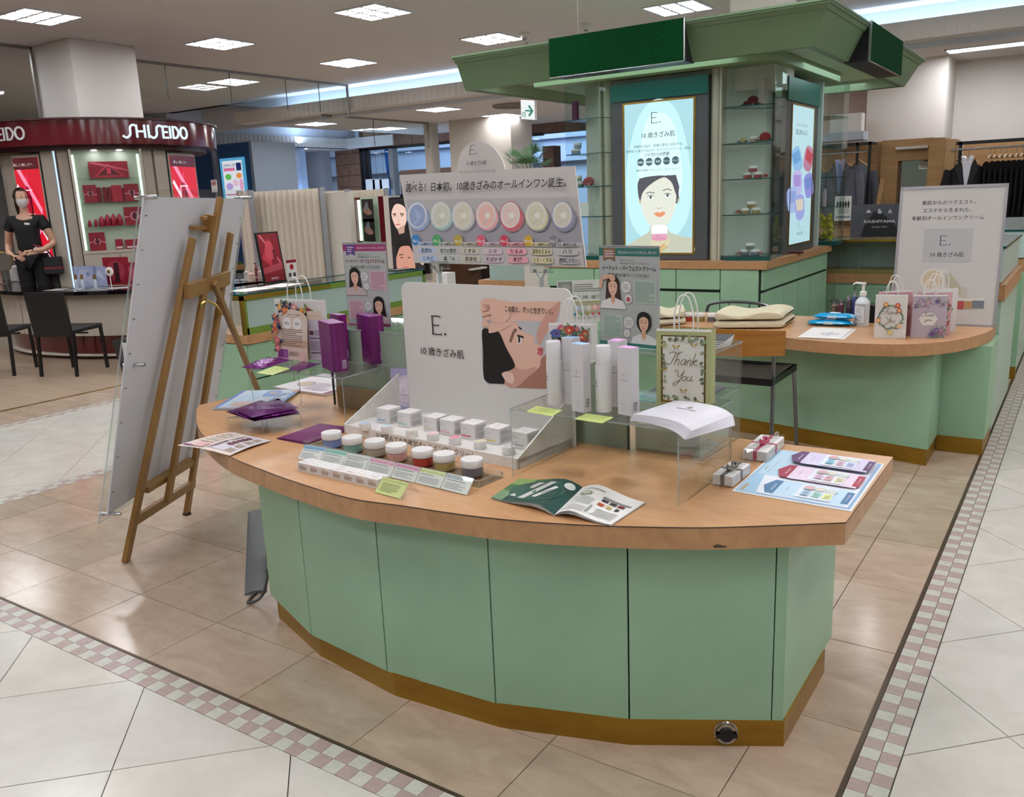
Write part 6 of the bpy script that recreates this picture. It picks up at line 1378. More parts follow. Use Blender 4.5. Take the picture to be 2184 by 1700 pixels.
# prop leg: passes behind the counter end, measured direction
tgt = G(552, 838, .42); dirp = (tgt-h0).normalized(); foot = h0+dirp*((.0-h0.z)/dirp.z)
m = M(); m.bar(h0, foot, .03, .024, up=tuple(N_)); m.build('prop_leg', [WOOD], es, True, bevel=.003)
M().tube(crom([tuple(E(425, 652, .04)), tuple(E(440, 642, .05)), tuple(E(462, 652, .07)), tuple(E(474, 672, .09))], 4, False), .006, 6).build('stay_bracket', [GOLD], es, True)
M().lathe([(.012, 0), (.012, .006)], E(427, 652, .05), 12, axis=n_).build('hinge_disc', [GOLD], es, True)
# board
ob = -.045
bl, br_, tl2, tr2 = E(230, 1098, ob), E(447, 956, ob), E(307, 420, ob), E(521, 424, ob)
u = (tr2-tl2); w1 = u.length; v = up_
Fbd = Fr(bl, d_, up_, max((br_-bl).dot(d_), (tr2-bl).dot(d_))*1.0, (tl2-bl).dot(up_))
print('board', Fbd.w, Fbd.h, (tl2-bl).dot(d_), (tr2-bl).dot(d_), (br_-bl).dot(d_))
bs = thing('notice_board', 'large white notice board behind clear acrylic, leaning on the easel, back side towards the counter', 'notice board', bl)
cor = [bl, br_, tr2, tl2]
M().slab(cor, -n_, .006).build('back_panel', [mat('board_white_back', 'c3c3c8', .32)], bs, True)
a0, a1, a2, a3 = E(213, 1117, ob-.03), E(450, 962, ob-.03), E(528, 404, ob-.03), E(302, 405, ob-.03)
M().slab([a0, a1, a2, a3], -n_, .008, 0, 1).build('acrylic_sheet', [ACRY, ACRE], bs, True)
for px, py in ((312, 421), (519, 422), (287, 778), (236, 1096)):
    c = E(px, py, ob+.004); M().lathe([(.009, -.05), (.009, .045), (.007, .048), (0, .048)], c, 14, axis=n_).build('standoff_bolt', [CHROME], bs, True, smooth=True)
sc = M()
for k in range(9):
    for px0, py0, px1, py1 in ((310, 460, 240, 1050), (511, 465, 452, 900)):
        c = E(px0+(px1-px0)*k/8, py0+(py1-py0)*k/8, ob+.002); sc.lathe([(.003, 0), (.003, .002)], c, 6, axis=n_); sc.lathe([(.003, 0), (.003, .002)], c+d_*.012, 6, axis=n_)
sc.build('screw', [STEEL], bs, True)
# ================================================================ RIGHT DESK
gd = lambda px, py, z=T: G(px, py, z)
fr_pts = [(1560, 708), (1620, 714), (1687, 721.5), (1759, 728.5), (1830, 732.5), (1902, 734.5), (1950, 734), (1989, 731.5), (2030, 727), (2062, 721), (2093, 713), (2112, 705), (2119, 699)]
fp = [(gd(*p).x, gd(*p).y) for p in fr_pts]; RX = fp[-1][0]
DX0 = -2.75; DY1 = 5.80
op = crom(fp, 3, False)+[(RX, DY1), (DX0, DY1), (DX0, fp[0][1]+(fp[0][1]-fp[1][1])/(fp[0][0]-fp[1][0])*(DX0-fp[0][0]))]
if area2(op) < 0: op = op[::-1]
dk = thing('reception_desk', 'long mint green desk with rounded maple top, behind the display counter on the right', 'desk', (-1.4, 5.2, 0))
M().prism(op, T-.066, T, 0, 1).build('worktop', [MAPLE, MAPLEE], dk, True)
k1, k0 = G(1976, 995), G(1572, 920); dr = (k0-k1).normalized(); k0 = k1+dr*2.0
n2 = Vector((dr.y, -dr.x, 0)); n2 = n2 if n2.y < 0 else -n2
pp = [(k1.x, k1.y), (k0.x, k0.y), (k0.x-n2.x*.06, k0.y-n2.y*.06+.0), (k1.x, k1.y+.32)]
if area2(pp) < 0: pp = pp[::-1]
M().prism(pp, .095, T-.067).build('front_panel', [GREEN], dk, True); M().prism(inset(pp, .006), 0, .094).build('kickplate', [BRASS], dk, True)
s1, s2 = G(1993, 963), G(2098, 972); s2.x = min(s2.x, -.40)
M().box(s1.x, -.402, s2.y, DY1, .095, T-.067).build('end_block', [GREEN], dk, True); M().box(s1.x, -.408, s2.y+.004, DY1, 0, .094).build('kickplate', [BRASS], dk, True)
# mint cabinets along the right aisle
PALE = mat('pale_mint_panel', 'a9c7b4', .22)
def aisle(lab, y0, y1, gap=True):
    s = thing('aisle_showcase', lab, 'glass case', (-.65, y0, 0))
    M().box(-.92, -.41, y0, y1, .02, .83).build('cabinet', [PALE], s, True); M().box(-.93, -.395, y0-.02, y1+.02, .83, .925).build('maple_band', [MAPLEE], s, True)
    M().box(-.90, -.42, y0, y1, .935, 1.135).build('frosted_glazing', [mat('frosted_mint_glass', 'b4cbc4', .25)], s, True); M().box(-.91, -.41, y0-.01, y1+.01, 1.135, 1.15, 0, None, 1).build('glass_top', [mat('glass_top_white', 'cfd8d4', .08), GLASSE], s, True)
    if gap: M().box(-.93, -.40, y0-.12, y0-.02, .1, .83).build('end_panel', [GREEN], s, True); M().box(-.93, -.40, y0-.11, y0-.02, 0, .1).build('kickplate', [BRASS], s, True)
    return s
aisle('pale mint glass topped showcase along the right aisle, directly behind the desk', 5.86, 7.15, False)
aisle('second pale mint showcase farther along the right aisle with green end panel', 7.75, 10.2)
s = thing('grille_cabinet', 'mint cabinet with louvred vent under the far glass showcase, right of the kiosk', 'cabinet', (-1.7, 9, 0))
Y9 = 9.; ax_, bx2 = -2.6, -.95; zc = GY(1800, 597, Y9).z; zb9 = GY(1800, 585, Y9).z; zt9 = GY(1800, 516, Y9).z
M().box(ax_, bx2, Y9, Y9+.5, .08, zc-.02).build('carcass', [GREEN], s, True); M().box(ax_, bx2, Y9-.02, Y9+.5, zc-.03, zb9+.01).build('maple_band', [MAPLEE], s, True)
for x0 in (-2.1, -1.9, -1.4):
    M().box(x0, x0+.18 if x0 == -2.1 else x0+.45, Y9-.015, Y9, zc-.22, zc-.05).build('drawer_front', [GREEN], s, True); M().box(x0, x0+.18 if x0 == -2.1 else x0+.45, Y9-.015, Y9, .1, zc-.25).build('door_panel', [GREEN], s, True)
v0 = GY(1861, 600, Y9); m = M()
for k in range(6): m.box(v0.x, v0.x+.14, Y9-.022, Y9-.016, zc-.07-.02*k, zc-.06-.02*k)
m.build('vent_louvre', [PALE], s, True)
s = thing('glass_showcase', 'far glass showcase with brass edging between kiosk and menswear shop', 'glass case', (-1.7, 9, zb9))
M().box(ax_, bx2, Y9, Y9+.006, zb9+.02, zt9).build('front_pane', [GLASS], s, True); M().box(ax_, bx2, Y9, Y9+.45, zt9, zt9+.02).build('brass_frame', [GOLD], s, True)
M().box(ax_, bx2, Y9-.01, Y9+.45, zb9+.012, zb9+.05).build('brass_frame', [mat('dull_brass', '8f8150', .4, .4)], s, True)
M().box(ax_, bx2, Y9+.3, Y9+.31, zb9+.05, zt9).build('back_board', [mat('grey_board', '9da3a2', .6)], s, True)
t = thing('acrylic_block', 'small clear acrylic block inside the far glass showcase', 'display block', (GY(1808, 560, Y9).x, Y9+.12, zb9+.051)); M().box(-.09, .09, -.04, .04, 0, .22, 0, None, 1).build('block', [ACRY, ACRE], t)
# ---- things on the desk
def towel(lab, pts, h, seed):
    p = [gd(*r1(*q)) for q in pts]; t = thing('towel', lab, 'towel', (p[0]+p[2])/2); rnd = random.Random(seed)
    TW = mat('cream_towel', 'd8d0b4', .95, noise=('cfc6a8', 90., 2, .3, .7), bump=(350, .5)); ph = rnd.random()*6
    for k in range(2):
        m = M(); z0_, z1_ = h*k*.5, h*(k+1)*.5
        def f(a_, b_):
            x = a_*2-1; an = 2*math.pi*b_; e = .97-.03*k; ex = max(0, 1-abs(x)**16)**.5
            q = p[0].lerp(p[1], .5+x*.5*e).lerp(p[3].lerp(p[2], .5+x*.5*e), .5); side = (p[3]-p[0])*.5*e
            pw = lambda v: math.copysign(abs(v)**.5, v)
            zz = T+.001+(z0_+z1_)/2+(z1_-z0_)/2*pw(math.sin(an))*(.25+.75*ex)+(.012*math.sin(4*x+ph)*(pw(math.sin(an)) > 0) if k else 0)
            return Vector((q.x, q.y, max(T+.001, zz)))+side*pw(math.cos(an))*(.8+.2*ex)
        m.grid(f, 40, 20); m.build('fold', [TW], t, True, smooth=True)
towel('long folded cream towel on the desk behind the wooden chair back', [(318, 400), (800, 392), (800, 345), (420, 345)], .10, 2)
towel('rolled cream towel at the left part of the desk, beside the jars', [(-60, 385), (170, 365), (175, 325), (-60, 335)], .085, 5)
for lab, q, c in (('small red cream jar behind the rolled towel', (190, 345), 'a5362e'), ('small golden cream jar in the row behind the towels', (255, 347), '9c8a56'), ('small grey cream jar in the row behind the towels', (335, 348), '66666c'), ('white lidded cream jar at the left end of the row behind the towel', (40, 335), 'b98f84')):
    jar('cream_jar', lab, gd(*r1(*q)), mat('deskjar_'+c, c, .15), r=.036, h=.052, ch=.022, text=False)
p = [gd(*r1(*q)) for q in ((838, 447), (1090, 458), (1165, 400), (930, 388))]
for k in range(2):
    F = Fr(p[0]+Vector((.02*(1-k), .01*(1-k), .001+.003*k)), p[1]-p[0], p[3]-p[0], (p[1]-p[0]).length, (p[3]-p[0]).length); s = thing('leaflet', ('white leaflet under the top one' if k == 0 else 'top white leaflet printed with an oval')+' on the desk beside the white bag', 'leaflet', F.o); sheet(M(), F, .0015).build('paper', [PAPER], s, True)
    if k: art(s, F, [('c', .62, .42, .22, P('a09ab8')), ('c', .62, .42, .205, P('cfcfd2')), ('k', [(.62, .7), (.62, .15)], .01, P('6a6a70')), ('k', [(.4, .42), (.84, .42)], .01, P('8a7a8a'))])
CY = mat('cyan_plastic_pack', '0a93c8', .22)
def wipes(lab, c, z, w, d, h, rz_):
    t = thing('wipes_pack', lab, 'wipes', (c.x, c.y, z), rz_); m = M()
    m.grid(lambda a_, b_: Vector(((a_-.5)*w, (b_-.5)*d, h*.5+h*.5*min(1, 6*min(a_, 1-a_))*(math.sin(math.pi*b_)**.35))), 14, 8); m.grid(lambda a_, b_: Vector(((.5-a_)*w, (b_-.5)*d, h*.5-h*.5*min(1, 6*min(a_, 1-a_))*(math.sin(math.pi*b_)**.35))), 14, 8)
    m.build('pack', [CY], t, smooth=True); M().box(-.03, .03, -.022, .022, h*1.0, h+.003).box(-.035, .02, -d/2-.002, -d/2+.012, h*.3, h*.75).build('flap', [P('b8d4e0')], t)
c = gd(*r1(1035, 372)); wipes('cyan pack of wet wipes on the desk, lower of two', c, T+.001, .27, .11, .035, .1); wipes('cyan pack of wet wipes lying on the other pack', c+Vector((.02, .02, 0)), T+.038, .25, .11, .035, .02)
c = gd(*r1(1210, 380)); hb_ = ZAT(c.x, c.y, 640)-T; hp = ZAT(c.x, c.y, 622)-T
s = thing('sanitizer_bottle', 'translucent white pump bottle of hand sanitizer on the desk', 'pump bottle', (c.x, c.y+.04, T+.0005), -.3)
r = .045; M().prism([(r*(1 if abs(math.cos(a)) > .8 or abs(math.sin(a)) > .8 else 1)*math.cos(a), r*.75*math.sin(a)) for a in [i*math.pi/6 for i in range(12)]], 0, .135).build('lower_body', [mat('translucent_plastic', 'c6ced0', .25)], s, smooth=True)
M().lathe([(r*.98, .135), (r*.85, .155), (r*.4, .175), (r*.36, .182)], n=14).build('shoulder', [mat('translucent_plastic')], s, smooth=True)
M().lathe([(.02, .18), (.02, .205), (.009, .21), (.008, .245), (.014, .25), (.014, .262), (0, .262)], n=14).build('pump_collar', [WPLAS], s, smooth=True)
M().tube([(0, 0, .255), (-.05, 0, .257), (-.065, 0, .245)], [.008, .006, .005], 8).build('nozzle', [WPLAS], s, smooth=True)
F = Fr((-.03, -.0345, .02), (1, 0, 0), (0, 0, 1), .06, .1); art(s, F, [('r', 0, 0, 1, 1, P('d4d8d8')), ('l', .1, .1, .9, .5, 6, P('8f9a9c')), ('l', .2, .6, .7, .9, 4, P('a8a4a8'))], world=False)
c = gd(*r1(1120, 318)); s = thing('wire_basket', 'black wire basket on the desk left of the sanitizer', 'basket', c); m = M()
for z in (.002, .06, .10): m.tube([(-.10, -.05, z), (.10, -.05, z), (.10, .06, z), (-.10, .06, z)], .002, 5, closed=True)
for k in range(9): x = -.1+.025*k; m.tube([(x, -.05, .10), (x, -.05, .002), (x, .06, .002), (x, .06, .10)], .0015, 4)
m.build('wire', [BLACK], s)
for k, (dx, h, cc_, lab) in enumerate(((.055, .16, '1c2f6a', 'dark blue bottle with grey cap in the wire basket'), (.02, .13, '3a2a3a', 'dark brown bottle in the wire basket'), (-.03, .10, '6d3a4a', 'plum tube in the wire basket'), (-.07, .09, '7a6a5a', 'beige tube in the wire basket'))):
    t = thing('small_bottle', lab, 'bottle', c+Vector((dx, .01, .004))); M().lathe([(.02, 0), (.02, h*.7), (.012, h*.78), (.012, h), (0, h)], n=14, mi=[0, 0, 1, 1]).build('bottle', [mat('sb_'+cc_, cc_, .3), mat('grey_plastic')], t, smooth=True)
c = gd(*r1(1290, 370)); s = thing('black_box', 'small black box between the sanitizer and the white bag', 'box', c+Vector((0, .1, 0))); M().box(-.045, .045, -.03, .03, 0, .11).build('case', [BLACK], s, bevel=.003)
def deskbag(lab, BLp, BRp, TLp, depth, base, its=(), hz=.08, side=None, conv=r1):
    a, b = gd(*conv(*BLp), T+.001), gd(*conv(*BRp), T+.001); nn = (b-a).cross(Vector((0, 0, 1))); tz = GP(*conv(*TLp), a, nn).z
    F = Fr(a, b-a, (0, 0, 1), (b-a).length, tz-a.z); return bag(lab, F, depth, base, its=its, hz=hz, side=side), F
PKC = mat('pink_bag_card', 'c9a0a4', .5)
deskbag('pink bag behind the white wreath bag on the desk', (1330, 430), (1505, 425), (1340, 178), .06, PKC, flowers(1.2, ('a0506a', 'c08a90', '6a5a8a'), 8, (.1, .1, .9, .9), seed=21), .09)
_, Fw = deskbag('white gift bag with a flower wreath around gold Thank You lettering on the desk', (1290, 447), (1480, 452), (1302, 197), .07, mat('white_bag'), (), .075, PKC)
aw = Fw.h/Fw.w; wr = []; rnd = random.Random(11)
for i in range(40):
    a = i/40*6.283; R_ = .37+rnd.uniform(-.04, .04); x, y = .5+R_*math.cos(a), .5+R_*math.sin(a)/aw*1.05; ph = a+1.2+rnd.uniform(-.5, .5); r = .065
    wr.append(('s', [(x-r*math.cos(ph), y-r*math.sin(ph)/aw), (x-r*.35*math.sin(ph), y+r*.35*math.cos(ph)/aw), (x+r*math.cos(ph), y+r*math.sin(ph)/aw), (x+r*.35*math.sin(ph), y-r*.35*math.cos(ph)/aw)], P(rnd.choice(('5a7468', '6f8a70', '8d9a5a', '4f6670')))))
for x, y, c in ((.33, .8, 'd08a50'), (.7, .78, 'c04038'), (.12, .42, 'd89a70'), (.78, .3, 'dcc0a8'), (.75, .66, 'c87050'), (.5, .14, 'c8c070')): wr += [('c', x, y, .08, P(c)), ('c', x, y, .04, P('e0b880'))]
art(_, Fw, wr+script(.5, .54, .56, aw, GOLDI))
deskbag('second flowered bag behind the lilac one on the desk, farthest back', (1600, 420), (1775, 410), (1605, 168), .05, mat('white_bag'), flowers(1.2, ('b03a58', 'a07090', '6a5a8a'), 9, (.1, .1, .95, .9), seed=31), .11)
deskbag('pink bag with red flowers just behind the lilac floral bag', (1560, 435), (1742, 428), (1570, 182), .05, PKC, flowers(1.2, ('a83040', 'c08a90'), 8, (.6, .1, .95, .9), seed=32), .10)
_, Fw = deskbag('lilac floral bag with a white hexagon label reading Thank you on the desk', (1510, 445), (1715, 447), (1520, 200), .06, mat('lilac_bag', 'b0a4ae', .5), flowers(1.2, ('6a5a8a', 'b08a94', '9a8aa8'), 7, (.1, .75, .9, .92), ('8a9078', '9a8a90'), 41, .1)+flowers(1.2, ('6a5a90', 'a07a90'), 6, (.55, .05, .9, .2), ('8a9078', '6a7a6a'), 42, .09), .085, mat('pink_side', 'c79aa0', .5))
aw = Fw.h/Fw.w; art(_, Fw, [('p', [(.2, .45), (.33, .3), (.62, .3), (.75, .45), (.62, .6), (.33, .6)], P('d8d6cc'))]+script(.48, .49, .38, aw, GOLDI, 1, .016), lift=.0016)
# big easel-like panel sign
a, b = gd(1901, 689, T+.002), gd(2119.5, 697.5, T+.002); back = .22
uu = (b-a).normalized(); tlt = Vector((0, math.sin(.10), math.cos(.10))); nn = uu.cross(tlt); tlp = GP(1916, 402, a, nn); F = Fr(a, uu, tlt, (b-a).length, (tlp-a).dot(tlt)); asp = F.h/F.w
s = thing('panel_sign', 'large white framed panel sign leaning at the right end of the desk', 'sign', F(.5, 0))
sheet(M(), F, .012).build('panel', [mat('panel_white', 'bcbab6', .4)], s, True)
m = M()
for x0, x1, y0, y1 in ((-.012, .012, -.008, 1.008), (.988, 1.012, -.008, 1.008), (0, 1, -.008, .012), (0, 1, .988, 1.008)): m.slab([F(x0, y0, .004), F(x1, y0, .004), F(x1, y1, .004), F(x0, y1, .004)], -F.n, .02)
m.build('frame', [mat('satin_alu', 'a3a2a6', .35, .5)], s, True); m = M(); m.bar(F(.5, .8, -.02), F(.5, .02, -.2), .03, .004); m.build('strut', [mat('satin_alu')], s, True)
art(s, F, [('t', '素肌からのリクエスト。', .47, .875, .034, K, 'c', .005), ('t', 'エステから生まれた、', .46, .82, .034, K, 'c', .005), ('t', '年齢別オールインワンクリーム', .47, .765, .034, K, 'c', .005), ('r', .26, .46, .73, .7, P('acacac')), ('E', .42, .58, .07, K), ('t', '10 歳きざみ肌', .5, .5, .036, K, 'c', .006),
  ('c', .38, .33, .12, P('cfcbbc')), ('c', .38, .33, .1, P('c0ae94')), ('s', [(.5, .36), (.54, .38), (.66, .28), (.68, .22), (.6, .24), (.52, .3)], P('a9a58e')), ('r', .66, .2, .72, .28, P('b5b0a2')), ('r', .62, .12, .7, .18, P('a8444c')), ('r', .7, .125, .78, .18, P('a8845a')), ('r', .78, .13, .89, .185, P('6a707a')), ('r', .7, .18, .78, .2, P('c8c6c0')), ('r', .78, .185, .89, .205, P('c8c6c0')), ('r', .62, .18, .7, .2, P('c8c6c0'))])
# small landscape card stand on the desk, left
a, b = gd(1190, 690, T+.001), gd(1288, 686, T+.001); F = Fr(a, b-a, (0, 0, 1), (b-a).length, GP(1184, 600, a, (b-a).cross(Vector((0, 0, 1)))).z-T)
s = thing('card_stand', 'white landscape leaflet in an acrylic stand on the desk, seen between signs', 'card stand', F(.5, 0)); sheet(M(), F, .002).build('leaflet', [PAPER], s, True)
its = [('r', .02, .68, .33, .98, P('8d9290')), ('c', .2, .8, .1, P('a8aaa6')), ('l', .36, .72, .95, .92, 4, P('8a8a8a')), ('t', '選べる！日本初、10歳きざみ', .35, .56, .1, K, 'l', .01, 0, .6), ('r', .36, .2, 1, .48, P('b8b49a')), ('r', .36, .48, 1, .5, P('b8a840'))]
for k in range(5): its += [('c', .42+.13*k, .34, .065, P(['a8bcd8', 'b8ccc8', 'd0ccbc', 'dcb0a8', 'd890a0'][k])), ('c', .42+.13*k, .36, .04, P(['c4d0e0', 'ccd6d0', 'dcd8cc', 'e4c4bc', 'e0b4bc'][k])), ('c', .38+.13*k, .2, .03, P(nc[k])), ('l', .38+.13*k, .08, .47+.13*k, .16, 2, P('9a9a9a'))]
art(s, F, its); m = sheet(M(), Fr(F(0, 0, .003), F.u, F.v, F.w, F.h), .0015, 0, 1); m.slab([F(0, 0), F(1, 0), F(1, 0)-F.n*.06, F(0, 0)-F.n*.06], (0, 0, 1), .002, 0, 1); m.build('stand', [ACRY, ACRE], s, True)
# ================================================================ CHAIRS
yb = 4.42
pr = GY(1652, 716, yb); ch = thing('wooden_back_chair', 'grey tube chair with curved plywood back and black seat between counter and desk', 'chair', (pr.x-.25, yb+.2, 0))
xr = pr.x; xl = xr-.50; zt_c = pr.z; zs = GY(1640, 838, yb).z+.06
f2 = G(1704, 944)
for sx, xx in ((1, xr), (-1, xl)):
    M().tube(crom([(xx, yb, zt_c), (xx-.003*sx, yb+.01, zs+.1), (xx-.01*sx, yb+.03, zs-.02), (xx, yb-.0, .2), (xx+.012*sx, yb-.05, .002)], 4, False), .011, 10).build('rear_leg', [STEEL], ch, True, smooth=True)
    yf = yb+.42; M().tube(crom([(xx-.03*sx, yb+.05, zs-.015), (xx-.02*sx, yf-.06, zs-.012), (xx-.01*sx, yf, zs-.05), (xx+.01*sx, yf+.05, .002)], 5, False), .011, 10).build('front_leg', [STEEL], ch, True, smooth=True)
m = M(); m.grid(lambda a_, b_: Vector((xl-.05+(xr-xl+.10)*a_, yb+.012-.12*math.sin(math.pi*a_)+.0, zt_c-.105+.13*b_+.012*math.sin(math.pi*a_)*b_)), 16, 2); m.grid(lambda a_, b_: Vector((xr+.05-(xr-xl+.10)*a_, yb+.026-.12*math.sin(math.pi*a_), zt_c-.105+.13*b_+.012*math.sin(math.pi*a_)*b_)), 16, 2)
m.grid(lambda a_, b_: Vector((xl-.05+(xr-xl+.10)*a_, yb+.012+.014*b_-.12*math.sin(math.pi*a_), zt_c+.025+.012*math.sin(math.pi*a_))), 16, 1)
m.build('backrest', [mat('plywood_back', 'a8702c', .35, noise=('925d22', (2., 2., 40.), 4, .3, .7))], ch, True, smooth=True)
m = M(); m.grid(lambda a_, b_: Vector((xl+.02+(xr-xl-.02)*a_, yb-.02+.46*b_, zs+.02-.02*math.sin(math.pi*a_)+.01*b_-(.03*(max(0, b_-.85)/.15)**2))), 12, 10); m.grid(lambda a_, b_: Vector((xr-(xr-xl-.02)*a_, yb-.02+.46*b_, zs-.02)), 2, 2)
for (p0, p1) in (((xl+.02, yb-.02), (xr, yb-.02)), ((xr, yb-.02), (xr, yb+.44)), ((xr, yb+.44), (xl+.02, yb+.44)), ((xl+.02, yb+.44), (xl+.02, yb-.02))): m.add([(*p0, zs-.02), (*p1, zs-.02), (*p1, zs+.018), (*p0, zs+.018)], [(0, 1, 2, 3)])
m.build('seat', [mat('black_vinyl', '101112', .4)], ch, True, smooth=True)
Y6 = 6.2; a, b = GY(1508, 660, Y6), GY(1645, 668, Y6); zt6 = GY(1570, 645, Y6).z
ch = thing('tube_chair', 'grey tubular steel chair behind the desk, only its arched back showing', 'chair', ((a.x+b.x)/2, Y6-.2, 0))
M().tube(crom([(a.x-.01, Y6+.03, .002), (a.x, Y6, .45), (a.x, Y6, zt6-.06), (a.x+.06, Y6, zt6-.01), ((a.x+b.x)/2, Y6, zt6+.005), (b.x-.06, Y6, zt6-.01), (b.x, Y6, zt6-.06), (b.x, Y6, .45), (b.x+.01, Y6+.03, .002)], 5, False), .012, 8).build('back_frame', [STEEL], ch, True, smooth=True)
M().tube([(a.x+.17, Y6, zt6-.005), (a.x+.18, Y6, .5)], .004, 6).tube([(b.x-.16, Y6, zt6-.005), (b.x-.2, Y6, .5)], .004, 6).build('back_rod', [STEEL], ch, True)
M().box(a.x+.02, b.x-.02, Y6-.40, Y6-.01, .42, .46).build('seat', [mat('black_vinyl')], ch, True, bevel=.01)
for xx in (a.x+.03, b.x-.03): M().tube([(xx, Y6-.37, .42), (xx, Y6-.42, .002)], .011, 8).build('front_leg', [STEEL], ch, True)
# ================================================================ LEFT SHOWCASE (green and gold)
SX = -4.60; sy0, sy1 = 3.69, GX(905, 578, SX).y; zt_s = GX(513, 632, SX).z; zb_s = GX(521, 716, SX).z
s = thing('gold_framed_showcase', 'glass showcase with green and gold frame behind the easel on the left', 'glass case', (SX, sy0, zb_s))
M().box(SX-.42, SX, sy0, sy1, zt_s, zt_s+.01, 0, None, 1).build('top_pane', [GLASS, GLASSE], s, True)
M().box(SX-.006, SX, sy0+.02, sy1-.02, zb_s+.02, zt_s-.01).build('front_pane', [mat('aqua_glass_panel', '9fb4ae', .15)], s, True)
for y0, y1, z0, z1, m_, nm in ((sy0, sy1, zt_s-.035, zt_s, OLIVE, 'top_rail'), (sy0, sy1, zb_s, zb_s+.045, OLIVE, 'bottom_rail'), (sy0, sy0+.03, zb_s, zt_s, OLIVE, 'post'), (sy1-.03, sy1, zb_s, zt_s, OLIVE, 'post')): M().box(SX-.01, SX+.008, y0, y1, z0, z1).build(nm, [m_], s, True)
M().box(SX-.012, SX+.009, sy0, sy0+.8, zt_s-.03, zt_s+.001).box(SX-.42, SX+.009, sy0-.012, sy0, zt_s-.03, zt_s+.001).box(SX-.012, SX+.009, sy0-.012, sy0+.012, zb_s, zt_s).box(SX-.42, SX-.40, sy0-.012, sy0, zb_s, zt_s).build('gold_trim', [GOLD], s, True)
M().box(SX-.42, SX, sy0-.008, sy0-.002, zb_s+.02, zt_s-.03).build('end_pane', [GLASS], s, True); M().box(SX-.42, SX-.02, sy1-.01, sy1, zb_s, zt_s).build('end_pane', [mat('aqua_glass_panel')], s, True)
s = thing('base_cabinet', 'mint green drawer base with maple band under the gold framed showcase', 'cabinet', (SX, sy0, 0))
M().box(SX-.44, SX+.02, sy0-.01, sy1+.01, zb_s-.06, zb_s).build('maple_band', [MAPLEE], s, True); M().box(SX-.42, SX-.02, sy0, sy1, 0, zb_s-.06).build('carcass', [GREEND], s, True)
yy = sy0
for k in range(5):
    y2_ = yy+(sy1-sy0)/5; M().box(SX-.02, SX, yy+.003, y2_-.003, zb_s-.30, zb_s-.066).build('drawer_front', [GREEN], s, True); M().box(SX-.02, SX, yy+.003, y2_-.003, .09, zb_s-.31).build('door_panel', [GREEN], s, True); yy = y2_
M().box(SX-.42, SX, sy0-.02, sy0, .02, zb_s-.066).build('end_panel', [GREEN], s, True); M().box(SX-.42, SX-.005, sy0, sy1, 0, .085).build('kickplate', [BRASS], s, True)
for k in range(2):
    p = G(590+k*25, 619-k*3, zt_s+.011); t = thing('paper_sheet', 'white paper sheet on the glass showcase, ' + ('left one' if k == 0 else 'right one'), 'paper', (SX-.2, sy0+.25+.28*k, zt_s+.0115), .2*k); M().box(-.1, .1, -.13, .13, 0, .001).build('paper', [PAPER], t)
p = (SX-.12, sy1-.15, zt_s+.011); t = thing('small_tray', 'thin dark tray at the far end of the glass showcase', 'tray', p); M().box(-.06, .06, -.1, .1, 0, .01).build('tray', [BLACK], t, bevel=.002)
# turning section of the showcase ring, farther right
A_ = GY(1085, 597, 7.2); s = thing('glass_showcase', 'frosted showcase section with maple band behind the white backboard', 'glass case', (A_.x, 7.2, 0))
xa, xb = GY(1045, 600, 7.2).x, GY(1125, 600, 7.2).x; zt7 = GY(1090, 562, 7.2).z; zb7 = GY(1090, 598, 7.2).z
M().box(xa, xb, 7.2, 7.6, zb7, zt7+.12).build('glazing', [mat('aqua_glass_panel')], s, True); M().box(xa-.12, xb, 7.16, 7.6, zb7-.06, zb7).build('maple_band', [MAPLEE], s, True); M().box(xa-.1, xb, 7.2, 7.6, 0, zb7-.06).build('cabinet', [GREEN], s, True)
xc = GY(1180, 600, 7.2).x; M().box(xb, xc, 7.15, 7.6, 0, zt7+.3).build('grey_end_pier', [CREAM], s, True)
for (p0, p1, y_, z_t, c, lab, nm) in ((938, 985, 8.2, 562, '4a2c18', 'brown wooden stool seen under the jar sign', 'stool'), (1013, 1048, 8.8, 560, '2a2422', 'dark brown cabinet seen under the jar sign', 'cabinet')):
    x0, x1 = GY(p0, 590, y_).x, GY(p1, 590, y_).x; z1 = GY(p0, z_t, y_).z+.05; t = thing(nm, lab, nm, ((x0+x1)/2, y_, 0)); M().box(x0, x1, y_, y_+.4, .02, z1).build('body', [mat('w_'+c, c, .4)], t, True, bevel=.01); M().box(x0+.01, x1-.01, y_-.01, y_, .06, z1-.06).build('front', [mat('w_'+c)], t, True)
t = thing('white_carton', 'small white carton standing on the showcase left of the clip stand', 'box', GX(952, 605, SX-.2)); q = t.location; M().box(-.06, .06, -.06, .06, -.02, .1).build('carton', [CARD], t)
# iron legged table
x0 = GY(1000, 580, 8.5).x; t = thing('iron_table', 'marble table on curled black iron legs seen under the jar sign', 'table', (x0, 8.5, 0)); M().box(-.16, .16, -.16, .16, .72, .74).build('top', [CREAM], t); m = M()
for a in range(4): m.tube(crom([(.13*math.cos(a*1.57), .13*math.sin(a*1.57), .72), (.02*math.cos(a*1.57), .02*math.sin(a*1.57), .45), (.14*math.cos(a*1.57), .14*math.sin(a*1.57), .2), (.16*math.cos(a*1.57), .16*math.sin(a*1.57), .01)], 4, False), .01, 6)
m.build('leg', [BLACK], t)
